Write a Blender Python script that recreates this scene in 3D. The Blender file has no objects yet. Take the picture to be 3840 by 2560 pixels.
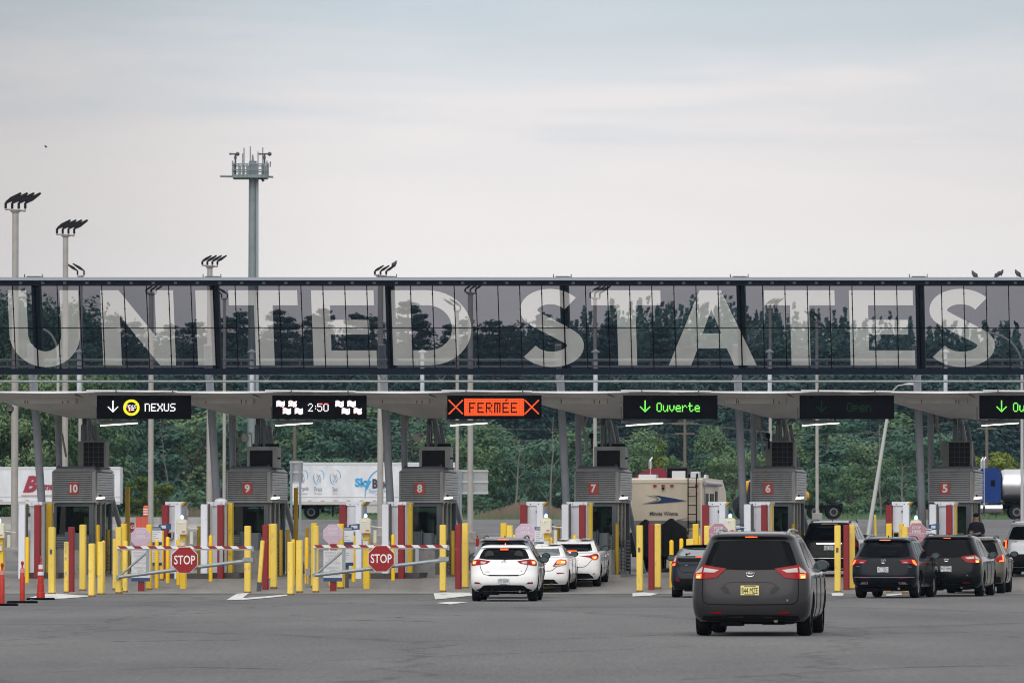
import bpy, math, random
from mathutils import Vector, Matrix
from mathutils.geometry import delaunay_2d_cdt
R = math.radians
rnd = random.Random(7)
SC = bpy.context.scene
COL = SC.collection

# ------------------------------------------------------------------ camera
cd = bpy.data.cameras.new("camera"); cam = bpy.data.objects.new("camera", cd); COL.objects.link(cam)
CAMZ = 1.6; FPX = 21333.3; HOR = 2023.0           # eye height, focal length and horizon row for the 3840 x 2560 photograph
PITCH = math.atan((HOR - 1280.0) / FPX)
cam.location = (0, 0, CAMZ); cam.rotation_euler = (math.pi/2 + PITCH, 0, 0)
cd.sensor_width = 36; cd.lens = 200; cd.clip_start = 1; cd.clip_end = 6000
cd.dof.use_dof = True; cd.dof.focus_distance = 138; cd.dof.aperture_fstop = 6.3
SC.camera = cam
SC.view_settings.view_transform = 'Standard'; SC.view_settings.look = 'None'
SC.view_settings.exposure = 0.4; SC.view_settings.gamma = 1.0
SC.render.resolution_x = 1024; SC.render.resolution_y = 682
SC.render.engine = 'CYCLES'; SC.cycles.transparent_max_bounces = 24; SC.cycles.filter_width = 1.05

# ------------------------------------------------------------------ sky and sun (overcast afternoon)
SUN_EL, SUN_ROT = 40, 198
wd = bpy.data.worlds.new("World"); SC.world = wd; wd.use_nodes = True
nt = wd.node_tree; nt.nodes.clear()
def N(t, typ, **kw):
    n = t.nodes.new(typ)
    for k, v in kw.items(): setattr(n, k, v)
    return n
def ramp(t, stops, fac=None, mode='EASE'):
    n = t.nodes.new('ShaderNodeValToRGB'); n.color_ramp.interpolation = mode
    el = n.color_ramp.elements
    while len(el) > 1: el.remove(el[-1])
    el[0].position = stops[0][0]; el[0].color = (*stops[0][1], 1)
    for p, c in stops[1:]:
        e = el.new(p); e.color = (*c, 1)
    if fac is not None: t.links.new(fac, n.inputs[0])
    return n
def world():
    t = nt; L = t.links.new
    out = N(t, 'ShaderNodeOutputWorld'); bg = N(t, 'ShaderNodeBackground'); bg.inputs[1].default_value = 0.1
    sky = N(t, 'ShaderNodeTexSky', sky_type='NISHITA'); sky.sun_disc = False
    sky.sun_elevation = R(SUN_EL); sky.sun_rotation = R(SUN_ROT); sky.air_density = 1.4; sky.dust_density = 3.0
    tc = N(t, 'ShaderNodeTexCoord'); sp = N(t, 'ShaderNodeSeparateXYZ'); L(tc.outputs['Generated'], sp.inputs[0])
    mp = N(t, 'ShaderNodeMapping'); mp.inputs['Scale'].default_value = (7, 7, 62); mp.inputs['Rotation'].default_value = (R(0), R(4), 0)
    L(tc.outputs['Generated'], mp.inputs[0])
    nz = N(t, 'ShaderNodeTexNoise'); nz.inputs['Scale'].default_value = 1.5; nz.inputs['Detail'].default_value = 7; nz.inputs['Roughness'].default_value = .52
    nz.inputs['Distortion'].default_value = .5
    L(mp.outputs[0], nz.inputs['Vector'])
    # cloud deck: colour by elevation, shifted up and down by the streaky noise
    sh = N(t, 'ShaderNodeMath', operation='MULTIPLY_ADD'); sh.inputs[1].default_value = .050; L(nz.outputs[0], sh.inputs[0])
    sb = N(t, 'ShaderNodeMath', operation='SUBTRACT'); sb.inputs[1].default_value = .025; L(sp.outputs[2], sb.inputs[0]); L(sb.outputs[0], sh.inputs[2])
    k = 10
    def c(r, g, b): return (r*k/12, g*k/12, b*k/12)
    rp = ramp(t, [(0, c(.725,.690,.683)), (.045, c(.73,.694,.688)), (.062, c(.715,.672,.668)), (.074, c(.665,.636,.640)), (.082, c(.575,.588,.615)),
                  (.091, c(.50,.54,.58)), (.105, c(.44,.495,.55)), (.3, c(.74,.755,.78)), (1, c(1.12,1.12,1.13))], sh.outputs[0], 'LINEAR')
    sc = N(t, 'ShaderNodeVectorMath', operation='SCALE'); sc.inputs['Scale'].default_value = 12; L(rp.outputs[0], sc.inputs[0])
    # the deck darkens towards both sides, partly lens vignetting put into the sky
    az = N(t, 'ShaderNodeMapRange'); az.inputs[1].default_value = -.10; az.inputs[2].default_value = -.01
    az.inputs[3].default_value = .72; az.inputs[4].default_value = 1.0; az.interpolation_type = 'SMOOTHSTEP'; L(sp.outputs[0], az.inputs[0])
    az2 = N(t, 'ShaderNodeMapRange'); az2.inputs[1].default_value = .02; az2.inputs[2].default_value = .10
    az2.inputs[3].default_value = 1; az2.inputs[4].default_value = .90; L(sp.outputs[0], az2.inputs[0])
    mm = N(t, 'ShaderNodeMath', operation='MULTIPLY'); L(az.outputs[0], mm.inputs[0]); L(az2.outputs[0], mm.inputs[1])
    sc2 = N(t, 'ShaderNodeVectorMath', operation='SCALE'); L(sc.outputs[0], sc2.inputs[0]); L(mm.outputs[0], sc2.inputs['Scale'])
    mx = N(t, 'ShaderNodeMix', data_type='RGBA'); mx.inputs[0].default_value = .94
    L(sky.outputs[0], mx.inputs[6]); L(sc2.outputs[0], mx.inputs[7]); L(mx.outputs[2], bg.inputs[0]); L(bg.outputs[0], out.inputs[0])
world()
sl = bpy.data.lights.new("sun", 'SUN'); so = bpy.data.objects.new("sun", sl); COL.objects.link(so)
sl.energy = 1.3; sl.angle = R(70); sl.color = (1, .96, .90)
az = R(SUN_ROT); el = R(SUN_EL)
sd = Vector((math.sin(az)*math.cos(el), math.cos(az)*math.cos(el), math.sin(el)))
so.rotation_euler = sd.to_track_quat('Z', 'Y').to_euler()

# ------------------------------------------------------------------ the plaza frame: u along the row of booths, v along the lanes
TH = R(11.6); D0 = 185.0
# the row runs square to the view, the lanes cross it askew: a skewed plan
U = Vector((1, 0, 0)); V = Vector((math.sin(TH), math.cos(TH), 0)); O = Vector((0, D0, 0))
def W(u, v, z=0): return O + U*u + V*v + Vector((0, 0, z))
def sm(a, b, x):
    t = min(1, max(0, (x-a)/(b-a))); return t*t*(3-2*t)
def G(v):                                           # height of the road surface: level apron, then a long gentle rise
    return .42*sm(-14, 1, v) + .01225*max(0, min(210, v)) + .004*max(0, v-210)*(v < 1e9)
def Gw(x, y): return G((y-D0)/math.cos(TH))
cp, sp_ = math.cos(PITCH), math.sin(PITCH)
def ray(px, py):
    a = (px-1920)/FPX; b = (1280-py)/FPX
    return Vector((a, cp - b*sp_, sp_ + b*cp))
def at(px, py, v):                                  # where the line of sight through a point of the photo meets the upright plane v
    d = ray(px, py); Y = D0+v*math.cos(TH); k = Y/d.y
    return d.x*k - v*math.sin(TH), v, CAMZ+d.z*k
def atY(px, py, Y):
    d = ray(px, py); k = Y/d.y; return Vector((d.x*k, Y, CAMZ + d.z*k))
def onG(px, py, dz=0):                              # v of the ground point seen there
    lo, hi = -150., 260.
    for _ in range(50):
        m = (lo+hi)/2
        if at(px, py, m)[2] > G(m)+dz: lo = m
        else: hi = m
    return lo

# ------------------------------------------------------------------ materials
MATS = {}
def mat(name, col, rough=.6, metal=0, noise=0, nscale=3, emit=0, ecol=None, spec=.5, coat=0, bump=0, stretch=(1,1,1)):
    if name in MATS: return MATS[name]
    if spec == .5 and max(col) < .03 and rough > .3: spec = .12
    m = bpy.data.materials.new(name); m.use_nodes = True; t = m.node_tree; b = t.nodes['Principled BSDF']; L = t.links.new
    b.inputs['Base Color'].default_value = (*col, 1); b.inputs['Roughness'].default_value = rough; b.inputs['Metallic'].default_value = metal
    b.inputs['Specular IOR Level'].default_value = spec; b.inputs['Coat Weight'].default_value = coat; b.inputs['Coat Roughness'].default_value = .05; b.inputs['Coat IOR'].default_value = 1.17
    if emit:
        b.inputs['Emission Color'].default_value = (*(ecol or col), 1); b.inputs['Emission Strength'].default_value = emit
    if noise or bump:
        tc = N(t, 'ShaderNodeTexCoord'); mp = N(t, 'ShaderNodeMapping'); mp.inputs['Scale'].default_value = stretch; L(tc.outputs['Object'], mp.inputs[0])
        nz = N(t, 'ShaderNodeTexNoise'); nz.inputs['Scale'].default_value = nscale; nz.inputs['Detail'].default_value = 6; nz.inputs['Roughness'].default_value = .65
        L(mp.outputs[0], nz.inputs['Vector'])
        if noise:
            lo = tuple(max(0, x*(1-noise*1.3)) for x in col); hi = tuple(min(1, x*(1+noise*.8)) for x in col)
            rp = ramp(t, [(.3, lo), (.5, col), (.72, hi)], nz.outputs[0], 'LINEAR'); L(rp.outputs[0], b.inputs['Base Color'])
        if bump:
            bp = N(t, 'ShaderNodeBump'); bp.inputs['Strength'].default_value = bump; bp.inputs['Distance'].default_value = .02
            L(nz.outputs[0], bp.inputs['Height']); L(bp.outputs[0], b.inputs['Normal'])
    MATS[name] = m; return m
def grimy(name, col, dirt, rough=.5, lo=.56, hi=.7, nscale=6, coat=0, stretch=(1,1,.45)):     # paint with scuffs and rust in ragged patches
    if name in MATS: return MATS[name]
    m = mat(name, col, rough, 0, coat=coat); t = m.node_tree; b = t.nodes['Principled BSDF']; L = t.links.new
    tc = N(t, 'ShaderNodeTexCoord'); oi = N(t, 'ShaderNodeObjectInfo'); ad = N(t, 'ShaderNodeVectorMath', operation='ADD')
    mu = N(t, 'ShaderNodeMath', operation='MULTIPLY'); mu.inputs[1].default_value = 40; L(oi.outputs['Random'], mu.inputs[0])
    mp = N(t, 'ShaderNodeMapping'); mp.inputs['Scale'].default_value = stretch; L(tc.outputs['Object'], ad.inputs[0]); L(mu.outputs[0], ad.inputs[1]); L(ad.outputs[0], mp.inputs[0])
    n1 = N(t, 'ShaderNodeTexNoise'); n1.inputs['Scale'].default_value = nscale; n1.inputs['Detail'].default_value = 8; n1.inputs['Roughness'].default_value = .7; L(mp.outputs[0], n1.inputs['Vector'])
    n2 = N(t, 'ShaderNodeTexNoise'); n2.inputs['Scale'].default_value = 1.3; n2.inputs['Detail'].default_value = 3; L(mp.outputs[0], n2.inputs['Vector'])
    c2 = ramp(t, [(.3, tuple(x*.86 for x in col)), (.7, tuple(min(1, x*1.08) for x in col))], n2.outputs[0], 'LINEAR')
    f = ramp(t, [(lo, (0,0,0)), (hi, (1,1,1))], n1.outputs[0], 'LINEAR')
    mx = N(t, 'ShaderNodeMix', data_type='RGBA'); L(f.outputs[0], mx.inputs[0]); L(c2.outputs[0], mx.inputs[6]); mx.inputs[7].default_value = (*dirt, 1)
    L(mx.outputs[2], b.inputs['Base Color']); return m
M = dict(
 yellow=grimy('weathered yellow paint', (.78,.52,.03), (.36,.26,.10), .55, .575, .70),
 pale=grimy('faded yellow paint', (.84,.60,.10), (.44,.35,.18), .6, .56, .70),
 bright=grimy('bright yellow sleeve', (.92,.55,.005), (.55,.34,.03), .38, .66, .78),
 ochre=grimy('dark ochre paint', (.50,.31,.005), (.2,.13,.03), .5, .6, .7),  # darker yellow of the round tube posts
 red=grimy('dark red paint', (.235,.007,.013), (.5,.42,.40), .5, .655, .69),
 rust=mat('rust', (.20,.115,.05), .9, 0, .4, 9),
 grey=mat('galvanised steel', (.30,.33,.35), .45, .55, .15, 5),
 dgrey=mat('dark grey metal', (.075,.08,.09), .5, .2, .15, 5),
 cgrey=mat('grey painted steel', (.25,.265,.30), .45, 0, .10, 3),
 black=mat('black plastic', (.008,.008,.010), .5, spec=.08),
 blackm=mat('matt black', (.004,.004,.006), .8, spec=.05),
 white=grimy('white sheet metal', (.72,.75,.82), (.33,.33,.34), .4, .66, .78, 3),
 offw=grimy('cream plastic', (.66,.64,.52), (.4,.36,.27), .5, .64, .76),
 bwhite=mat('bright white', (.82,.82,.82), .5),
 conc=grimy('cast concrete', (.26,.255,.25), (.14,.135,.13), .85, .5, .72, 3, stretch=(1,1,1)),
 beam=mat('blue black coated steel', (.010,.016,.028), .45, 0, .1, 3, spec=.12),
 glow=mat('white tube lamp', (1,.95,.8), .4, emit=1.7, ecol=(1,.93,.78)),
 bluel=mat('blue lamp', (.1,.25,1), .3, emit=9, ecol=(.08,.25,1)),
 orange=mat('orange red plastic', (.44,.018,.006), .45, 0, .12, 6),
 refl=mat('reflective white band', (.7,.7,.7), .3),
 stopred=mat('stop sign red', (.29,.003,.006), .35), signw=mat('sign white', (.78,.78,.78), .4),
 blue=mat('dark blue print', (.02,.06,.16), .4),
)
def glassmat(name, col, rough=.05, alpha=.75):      # tinted pane: partly see-through with a real reflection
    m = bpy.data.materials.new(name); m.use_nodes = True; t = m.node_tree; t.nodes.clear(); L = t.links.new
    o = N(t, 'ShaderNodeOutputMaterial'); a = N(t, 'ShaderNodeBsdfTransparent'); a.inputs[0].default_value = (*col, 1)
    g = N(t, 'ShaderNodeBsdfGlossy'); g.inputs['Roughness'].default_value = rough; f = N(t, 'ShaderNodeFresnel'); f.inputs[0].default_value = 1.5
    mx = N(t, 'ShaderNodeMixShader'); L(f.outputs[0], mx.inputs[0]); L(a.outputs[0], mx.inputs[1]); L(g.outputs[0], mx.inputs[2]); L(mx.outputs[0], o.inputs[0])
    MATS[name] = m; return m
M['booth_glass'] = glassmat('green tinted booth glass', (.42,.5,.47))
M['car_glass'] = mat('dark tinted car glass', (.003,.004,.006), .06, spec=.06)
M['car_glass2'] = mat('car glass with painted sky', (.10,.12,.125), .06, spec=.7)  # paler base colour paints in the sky reflected by sloping rear glass

# ------------------------------------------------------------------ mesh helpers
SKEWED = set()                                       # things whose plan follows the skewed grid of the plaza
class MB:
    def __init__(s): s.v = []; s.f = []; s.m = []; s.mats = [None]; s.cur = 0
    def use(s, m):
        if m not in s.mats: s.mats.append(m)
        s.cur = s.mats.index(m); return s
    def add(s, vs, fs):
        b = len(s.v); s.v += [tuple(v) for v in vs]
        for f in fs: s.f.append([b+i for i in f]); s.m.append(s.cur)
        return s
    def box(s, x0, x1, y0, y1, z0, z1, c=0):
        if c:
            P = []
            for z in (z0, z1): P += [(x0+c,y0,z),(x1-c,y0,z),(x1,y0+c,z),(x1,y1-c,z),(x1-c,y1,z),(x0+c,y1,z),(x0,y1-c,z),(x0,y0+c,z)]
            P += [((x-(x0+x1)/2)*(1-2*c/(x1-x0))+(x0+x1)/2, (y-(y0+y1)/2)*(1-2*c/(y1-y0))+(y0+y1)/2, z1+c*.6) for x, y, z in P[8:16]]
            F = [list(range(7,-1,-1)), list(range(16,24))]
            for k in (0, 8): F += [[k+i, k+(i+1)%8, k+8+(i+1)%8, k+8+i] for i in range(8)]
            return s.add(P, F)
        P = [(x,y,z) for z in (z0,z1) for x, y in ((x0,y0),(x1,y0),(x1,y1),(x0,y1))]
        return s.add(P, [(3,2,1,0),(4,5,6,7),(0,1,5,4),(1,2,6,5),(2,3,7,6),(3,0,4,7)])
    def tube(s, p, q, r, r2=None, n=12, caps=True):
        p = Vector(p); q = Vector(q); r2 = r if r2 is None else r2
        d = (q-p).normalized(); a = d.orthogonal().normalized(); b = d.cross(a)
        P = []
        for c, rr in ((p, r), (q, r2)): P += [c + (a*math.cos(t) + b*math.sin(t))*rr for t in [2*math.pi*i/n for i in range(n)]]
        F = [[i, (i+1)%n, n+(i+1)%n, n+i] for i in range(n)]
        if caps: F += [list(range(n-1,-1,-1)), list(range(n, 2*n))]
        return s.add(P, F)
    def path(s, pts, r, n=8):
        for a, b in zip(pts, pts[1:]): s.tube(a, b, r, n=n)
        return s
    def lathe(s, prof, n=16, cx=0, cy=0):            # (r, z) pairs
        P = []
        for r, z in prof: P += [(cx+r*math.cos(2*math.pi*i/n), cy+r*math.sin(2*math.pi*i/n), z) for i in range(n)]
        F = []
        for k in range(len(prof)-1): F += [[k*n+i, k*n+(i+1)%n, (k+1)*n+(i+1)%n, (k+1)*n+i] for i in range(n)]
        F += [list(range(n-1,-1,-1)), [(len(prof)-1)*n+i for i in range(n)]]
        return s.add(P, F)
    def ball(s, c, r, n=12, sx=1, sy=1, sz=1):
        prof = [(max(1e-4, math.sin(math.pi*i/8)), -math.cos(math.pi*i/8)) for i in range(9)]
        P = []; 
        for a, z in prof: P += [(c[0]+r*sx*a*math.cos(2*math.pi*i/n), c[1]+r*sy*a*math.sin(2*math.pi*i/n), c[2]+r*sz*z) for i in range(n)]
        return s.add(P, [[k*n+i, k*n+(i+1)%n, (k+1)*n+(i+1)%n, (k+1)*n+i] for k in range(8) for i in range(n)])
    def prism(s, poly, f0, f1):                      # poly extruded between two mapping functions (2D -> 3D)
        n = len(poly); P = [f0(*p) for p in poly] + [f1(*p) for p in poly]
        return s.add(P, [list(range(n)), list(range(2*n-1, n-1, -1))] + [[(i+1)%n, i, n+i, n+(i+1)%n] for i in range(n)])
    def xz(s, poly, y0, y1): return s.prism(poly, lambda a, b: (a, y0, b), lambda a, b: (a, y1, b))
    def yz(s, poly, x0, x1): return s.prism(poly, lambda a, b: (x1, a, b), lambda a, b: (x0, a, b))
    def mesh(s, name, m=None):
        me = bpy.data.meshes.new(name); me.from_pydata(s.v, [], s.f)
        for x in s.mats: me.materials.append(x or m or M['grey'])
        if len(s.mats) > 1: me.polygons.foreach_set('material_index', s.m)
        me.update(); return me
    def build(s, name, m=None, parent=None, smooth=0):
        if parent is not None and parent.name in SKEWED: s.v = [(x+y*math.sin(TH), y*math.cos(TH), z) for x, y, z in s.v]
        me = s.mesh(name, m)
        if smooth: me.shade_smooth(); me.set_sharp_from_angle(angle=R(smooth))
        o = bpy.data.objects.new(name, me); COL.objects.link(o)
        if parent: o.parent = parent
        return o
def tag(o, label, cat=None, group=None, kind=None):
    if label: o['label'] = label
    if cat: o['category'] = cat
    if group: o['group'] = group
    if kind: o['kind'] = kind
    return o
def thing(name, label, cat, loc=(0,0,0), rz=0, group=None):
    o = bpy.data.objects.new(name, None); COL.objects.link(o); o.location = loc; o.rotation_euler = (0, 0, rz)
    o.empty_display_size = .3
    return tag(o, label, cat, group)
def copy_tree(o, parent=None, label=None):
    c = o.copy(); COL.objects.link(c); c.parent = parent
    if label: c['label'] = label
    for ch in [x for x in list(COL.objects) if x.parent == o]: copy_tree(ch, c)
    return c
def mesh_of(o):                                      # evaluated copy (modifiers, text) as a mesh; the source is removed
    COL.objects.link(o) if o.name not in COL.objects else None
    dg = bpy.context.evaluated_depsgraph_get(); dg.update()
    me = bpy.data.meshes.new_from_object(o.evaluated_get(dg)); dt = o.data
    bpy.data.objects.remove(o)
    return me
def text(s, h, m, name='lettering', parent=None, at=(0,0,0), w=None, bold=0, shear=0, rot=(math.pi/2,0,0), ex=.002, align='CENTER', spacing=1, line=1):
    cu = bpy.data.curves.new('t', 'FONT'); cu.body = s; cu.align_x = align; cu.align_y = 'CENTER'; cu.extrude = 0; cu.offset = bold; cu.shear = shear
    cu.resolution_u = 3; cu.space_character = spacing; cu.space_line = line
    o = bpy.data.objects.new('t', cu); me = mesh_of(o)
    if not me.vertices: return None
    xs = [v.co.x for v in me.vertices]; ys = [v.co.y for v in me.vertices]
    k = h/(max(ys)-min(ys)); kx = (w/(max(xs)-min(xs))) if w else k
    x0 = (max(xs)+min(xs))/2 if align == 'CENTER' else min(xs); y0 = (max(ys)+min(ys))/2
    for v in me.vertices: v.co = ((v.co.x-x0)*kx, (v.co.y-y0)*k, 0)
    # give the letters a little thickness
    n = len(me.vertices); P = [tuple(v.co) for v in me.vertices]; F = [list(p.vertices) for p in me.polygons]
    cnt = {}
    for f in F:
        for a, b in zip(f, f[1:]+f[:1]): cnt[(a, b)] = cnt.get((a, b), 0)+1
    E = [(a, b) for (a, b) in cnt if (b, a) not in cnt]
    F2 = F + [[a, n+a, n+b, b] for a, b in E]
    m2 = bpy.data.meshes.new(name); m2.from_pydata([(x, y, ex) for x, y, z in P] + [(x, y, -ex) for x, y, z in P], [], F2); m2.materials.append(m); m2.update()
    bpy.data.meshes.remove(me)
    ob = bpy.data.objects.new(name, m2); COL.objects.link(ob); ob.rotation_euler = rot; ob.location = at
    if parent: ob.parent = parent
    return ob
def inpoly(x, y, P):
    c = False; n = len(P)
    for i in range(n):
        x1, y1 = P[i]; x2, y2 = P[(i+1) % n]
        if (y1 > y) != (y2 > y) and x < (x2-x1)*(y-y1)/(y2-y1)+x1: c = not c
    return c
def resample(P, st):
    Q = []
    for (a, b), (c, d) in zip(P, P[1:]+P[:1]):
        n = max(1, int(math.hypot(c-a, d-b)/st)); Q += [(a+(c-a)*i/n, b+(d-b)*i/n) for i in range(n)]
    return Q
def patch(mb, poly, fn, st=.08, off=.006, depth=.012):   # a skin piece cut to a 2D outline and laid on a curved surface fn(a, b, offset)
    B = resample(poly, st); n = len(B)
    xs = [p[0] for p in B]; ys = [p[1] for p in B]; pts = list(B)
    x = min(xs)+st*.5
    while x < max(xs):
        y = min(ys)+st*.5
        while y < max(ys):
            if inpoly(x, y, poly) and min((x-a)**2+(y-b)**2 for a, b in B) > (st*.45)**2: pts.append((x, y))
            y += st
        x += st
    vs, es, fs, *_ = delaunay_2d_cdt([Vector(p) for p in pts], [(i, (i+1) % n) for i in range(n)], [], 0, 1e-6)
    F = []
    for f in fs:
        cx = sum(vs[i][0] for i in f)/len(f); cy = sum(vs[i][1] for i in f)/len(f)
        if inpoly(cx, cy, poly): F.append(list(f))
    P = [fn(v[0], v[1], off) for v in vs]; P2 = [fn(v[0], v[1], off-depth) for v in vs]; k = len(P)
    cnt = set()
    for f in F:
        for a, b in zip(f, f[1:]+f[:1]): cnt.add((a, b))
    S = [[a, k+a, k+b, b] for a, b in cnt if (b, a) not in cnt]
    mb.add(P+P2, F+S); return mb
ORD = ['first','second','third','fourth','fifth','sixth','seventh','eighth','ninth','tenth','eleventh','twelfth','thirteenth','fourteenth','fifteenth','sixteenth','seventeenth','eighteenth','nineteenth','twentieth']
# ------------------------------------------------------------------ ground
def ground():
    asph = bpy.data.materials.new('worn asphalt'); asph.use_nodes = True; t = asph.node_tree; b = t.nodes['Principled BSDF']; L = t.links.new
    tc = N(t, 'ShaderNodeTexCoord')
    def noise(sc, det, st=(1,1,1), rough=.6):
        mp = N(t, 'ShaderNodeMapping'); mp.inputs['Scale'].default_value = st; L(tc.outputs['Object'], mp.inputs[0])
        n = N(t, 'ShaderNodeTexNoise'); n.inputs['Scale'].default_value = sc; n.inputs['Detail'].default_value = det; n.inputs['Roughness'].default_value = rough
        L(mp.outputs[0], n.inputs['Vector']); return n
    big = noise(.09, 4, (1,.35,1)); fine = noise(20, 4, (1,.035,1), .85); mid = noise(.8, 6, (1,.06,1), .7)
    def xc(n): return ramp(t, [(.32, (.30,.30,.30)), (.68, (.70,.70,.70))], n.outputs[0], 'LINEAR').outputs[0]
    base = ramp(t, [(.34, (.092,.090,.092)), (.50, (.118,.115,.117)), (.64, (.140,.137,.137))], big.outputs[0], 'LINEAR')
    m1 = N(t, 'ShaderNodeMix', data_type='RGBA', blend_type='OVERLAY'); m1.inputs[0].default_value = .55; L(base.outputs[0], m1.inputs[6]); L(xc(fine), m1.inputs[7])
    m2 = N(t, 'ShaderNodeMix', data_type='RGBA', blend_type='OVERLAY'); m2.inputs[0].default_value = .20; L(m1.outputs[2], m2.inputs[6]); L(xc(mid), m2.inputs[7])
    # crack lines: edges of large warped cells
    wp = noise(.35, 3); mp = N(t, 'ShaderNodeMapping'); mp.inputs['Scale'].default_value = (.11, .028, 1); mp.inputs['Rotation'].default_value = (0, 0, .3)
    ad = N(t, 'ShaderNodeVectorMath', operation='MULTIPLY_ADD'); L(wp.outputs['Color'], ad.inputs[0]); ad.inputs[1].default_value = (3, 5, 0); L(tc.outputs['Object'], ad.inputs[2])
    L(ad.outputs[0], mp.inputs[0]); vo = N(t, 'ShaderNodeTexVoronoi', feature='DISTANCE_TO_EDGE'); L(mp.outputs[0], vo.inputs['Vector']); vo.inputs['Scale'].default_value = 1
    cr = ramp(t, [(0, (.66,.66,.66)), (.007, (.80,.80,.80)), (.012, (1,1,1))], vo.outputs['Distance'], 'LINEAR')
    m3 = N(t, 'ShaderNodeMix', data_type='RGBA', blend_type='MULTIPLY'); m3.inputs[0].default_value = 1; L(m2.outputs[2], m3.inputs[6]); L(cr.outputs[0], m3.inputs[7])
    L(m3.outputs[2], b.inputs['Base Color']); b.inputs['Roughness'].default_value = .85; b.inputs['Specular IOR Level'].default_value = .25
    bp = N(t, 'ShaderNodeBump'); bp.inputs['Strength'].default_value = .25; bp.inputs['Distance'].default_value = .01; L(fine.outputs[0], bp.inputs['Height']); L(bp.outputs[0], b.inputs['Normal'])
    grass = mat('roadside grass soil', (.045,.062,.024), .95, 0, .4, .3)
    conc = grimy('pale concrete apron', (.215,.206,.195), (.14,.134,.128), .85, .45, .75, 1.2, stretch=(1,.10,1))
    def sheet(name, m, u0, u1, vs, dz, kind='structure', label=None, nu=12):
        mb = MB(); us = [u0+(u1-u0)*i/nu for i in range(nu+1)]
        for v in vs: mb.v += [tuple(W(u, v, G(v)+dz)) for u in us]
        k = nu+1
        for j in range(len(vs)-1):
            for i in range(nu): mb.f.append([j*k+i, j*k+i+1, (j+1)*k+i+1, (j+1)*k+i])
        mb.m = [0]*len(mb.f); o = mb.build(name, m); tag(o, label, None, None, kind); return o
    vs = [-230, -150, -100, -60, -40, -30, -20] + [x*1.0 for x in range(-16, 10)] + [15, 25, 40, 70, 110, 150, 180, 200, 210, 240, 300, 500, 900, 1500]
    sheet('ground', grass, -700, 900, vs, -.03, label='grassy ground behind the plaza')
    sheet('road', asph, -420, 420, [v for v in vs if v <= 150]+[180, 200, 210, 224], 0, label='grey asphalt in front of and behind the booths')
    sheet('pavement', conc, -60, 60, [-16.6, -16]+[x*1.0 for x in range(-15, 10)], .006, label='pale concrete apron in front of the booths')
    # painted lines and chevron noses
    mk = grimy('worn white road paint', (.62,.62,.60), (.30,.30,.29), .7, .5, .62, 2.2, stretch=(1,.3,1))
    mb = MB()
    def strip(p, q, w=.12, dz=.012):
        (u0, v0), (u1, v1) = p, q; n = 6
        d = Vector((u1-u0, v1-v0)).normalized(); nx, ny = -d.y*w/2, d.x*w/2
        for i in range(n):
            a, b = i/n, (i+1)/n
            P = []
            for k, sg in ((a, -1), (b, -1), (b, 1), (a, 1)):
                u = u0+(u1-u0)*k+nx*sg; v = v0+(v1-v0)*k+ny*sg; P.append(W(u, v, G(v)+dz))
            mb.add(P, [(0,1,2,3)])
    def poly(pts, dz=.012):
        P = []
        for px, py in pts:
            v = onG(px, py); u = at(px, py, v)[0]; P.append(W(u, v, G(v)+dz))
        mb.add(P, [list(range(len(P)))])
    for a, b in ((-40, -13.9), (-13.2, -8.5), (-8.0, -3.0), (-2.6, 2.2)): strip((a, -13.6), (b, -13.6), .16)
    C = .5739
    poly([(102,2243),(172,2226),(205,2225),(330,2233),(345,2236),(250,2243),(115,2249)])
    poly([(848,2250),(888,2226),(935,2222),(902,2249)]); poly([(900,2243),(1015,2234),(1075,2229),(1078,2233),(1020,2240),(905,2250)])
    poly([(1626,2224),(1672,2221),(1762,2222),(1775,2232),(1672,2244),(1632,2247)]); poly([(1632,2261),(1690,2256),(1760,2257),(1690,2266)])
    poly([(2372,2224),(2414,2221),(2470,2226),(2440,2233),(2372,2236)]); poly([(3118,2224),(3150,2221),(3165,2226),(3160,2233),(3120,2233)])
    poly([(3320,2229),(3380,2225),(3382,2230),(3325,2234)])
    for a, b, v in ((-34, -2, 62), (-1, 30, 66), (-40, 45, 118)): strip((a, v), (b, v+2), .35)
    o = mb.build('painted_markings', mk); tag(o, 'worn white painted lines and island noses on the pavement', None, None, 'structure')
    # sealed cracks wandering over the asphalt
    mb = MB(); rr = random.Random(4)
    for pts, w in ((((1180,2478),(1500,2462),(1900,2450),(2300,2436),(2640,2418)), .10), (((2560,2545),(3000,2528),(3400,2500),(3840,2492)), .12), (((0,2420),(420,2404),(900,2398),(1400,2372)), .10), (((700,2335),(1250,2322),(1700,2330)), .10),
                   (((3080,2385),(3420,2370),(3840,2366)), .12), (((150,2520),(700,2500),(1100,2508)), .09)):
        P = []
        for px, py in pts: v = onG(px, py); P.append(Vector((at(px, py, v)[0], v)))
        Q = []
        for a, b in zip(P, P[1:]): Q += [a.lerp(b, i/9)+Vector((0, rr.uniform(-.16,.16))) for i in range(9)]
        for a, b in zip(Q, Q[1:]):
            k = w*rr.uniform(.3, 1.2); mb.add([W(a.x, a.y-k, G(a.y)+.004), W(b.x, b.y-k, G(b.y)+.004), W(b.x, b.y+k, G(b.y)+.004), W(a.x, a.y+k, G(a.y)+.004)], [(0,1,2,3)])
    tag(mb.build('pavement_crack', mat('sealed crack', (.075,.074,.074), .8, 0, .3, 2)), 'thin dark sealed cracks across the near asphalt', None, None, 'structure')
    mb = MB()
    for i in range(90):
        v = rr.uniform(-95, -22); u = rr.uniform(-16, 16)*(D0+v)/160; r = rr.uniform(.05, .22); n = 8
        mb.add([W(u+r*math.cos(6.28*k/n)*rr.uniform(.7,1.2), v+3.5*r*math.sin(6.28*k/n)*rr.uniform(.7,1.2), G(v)+.0035) for k in range(n)], [list(range(n))])
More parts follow.
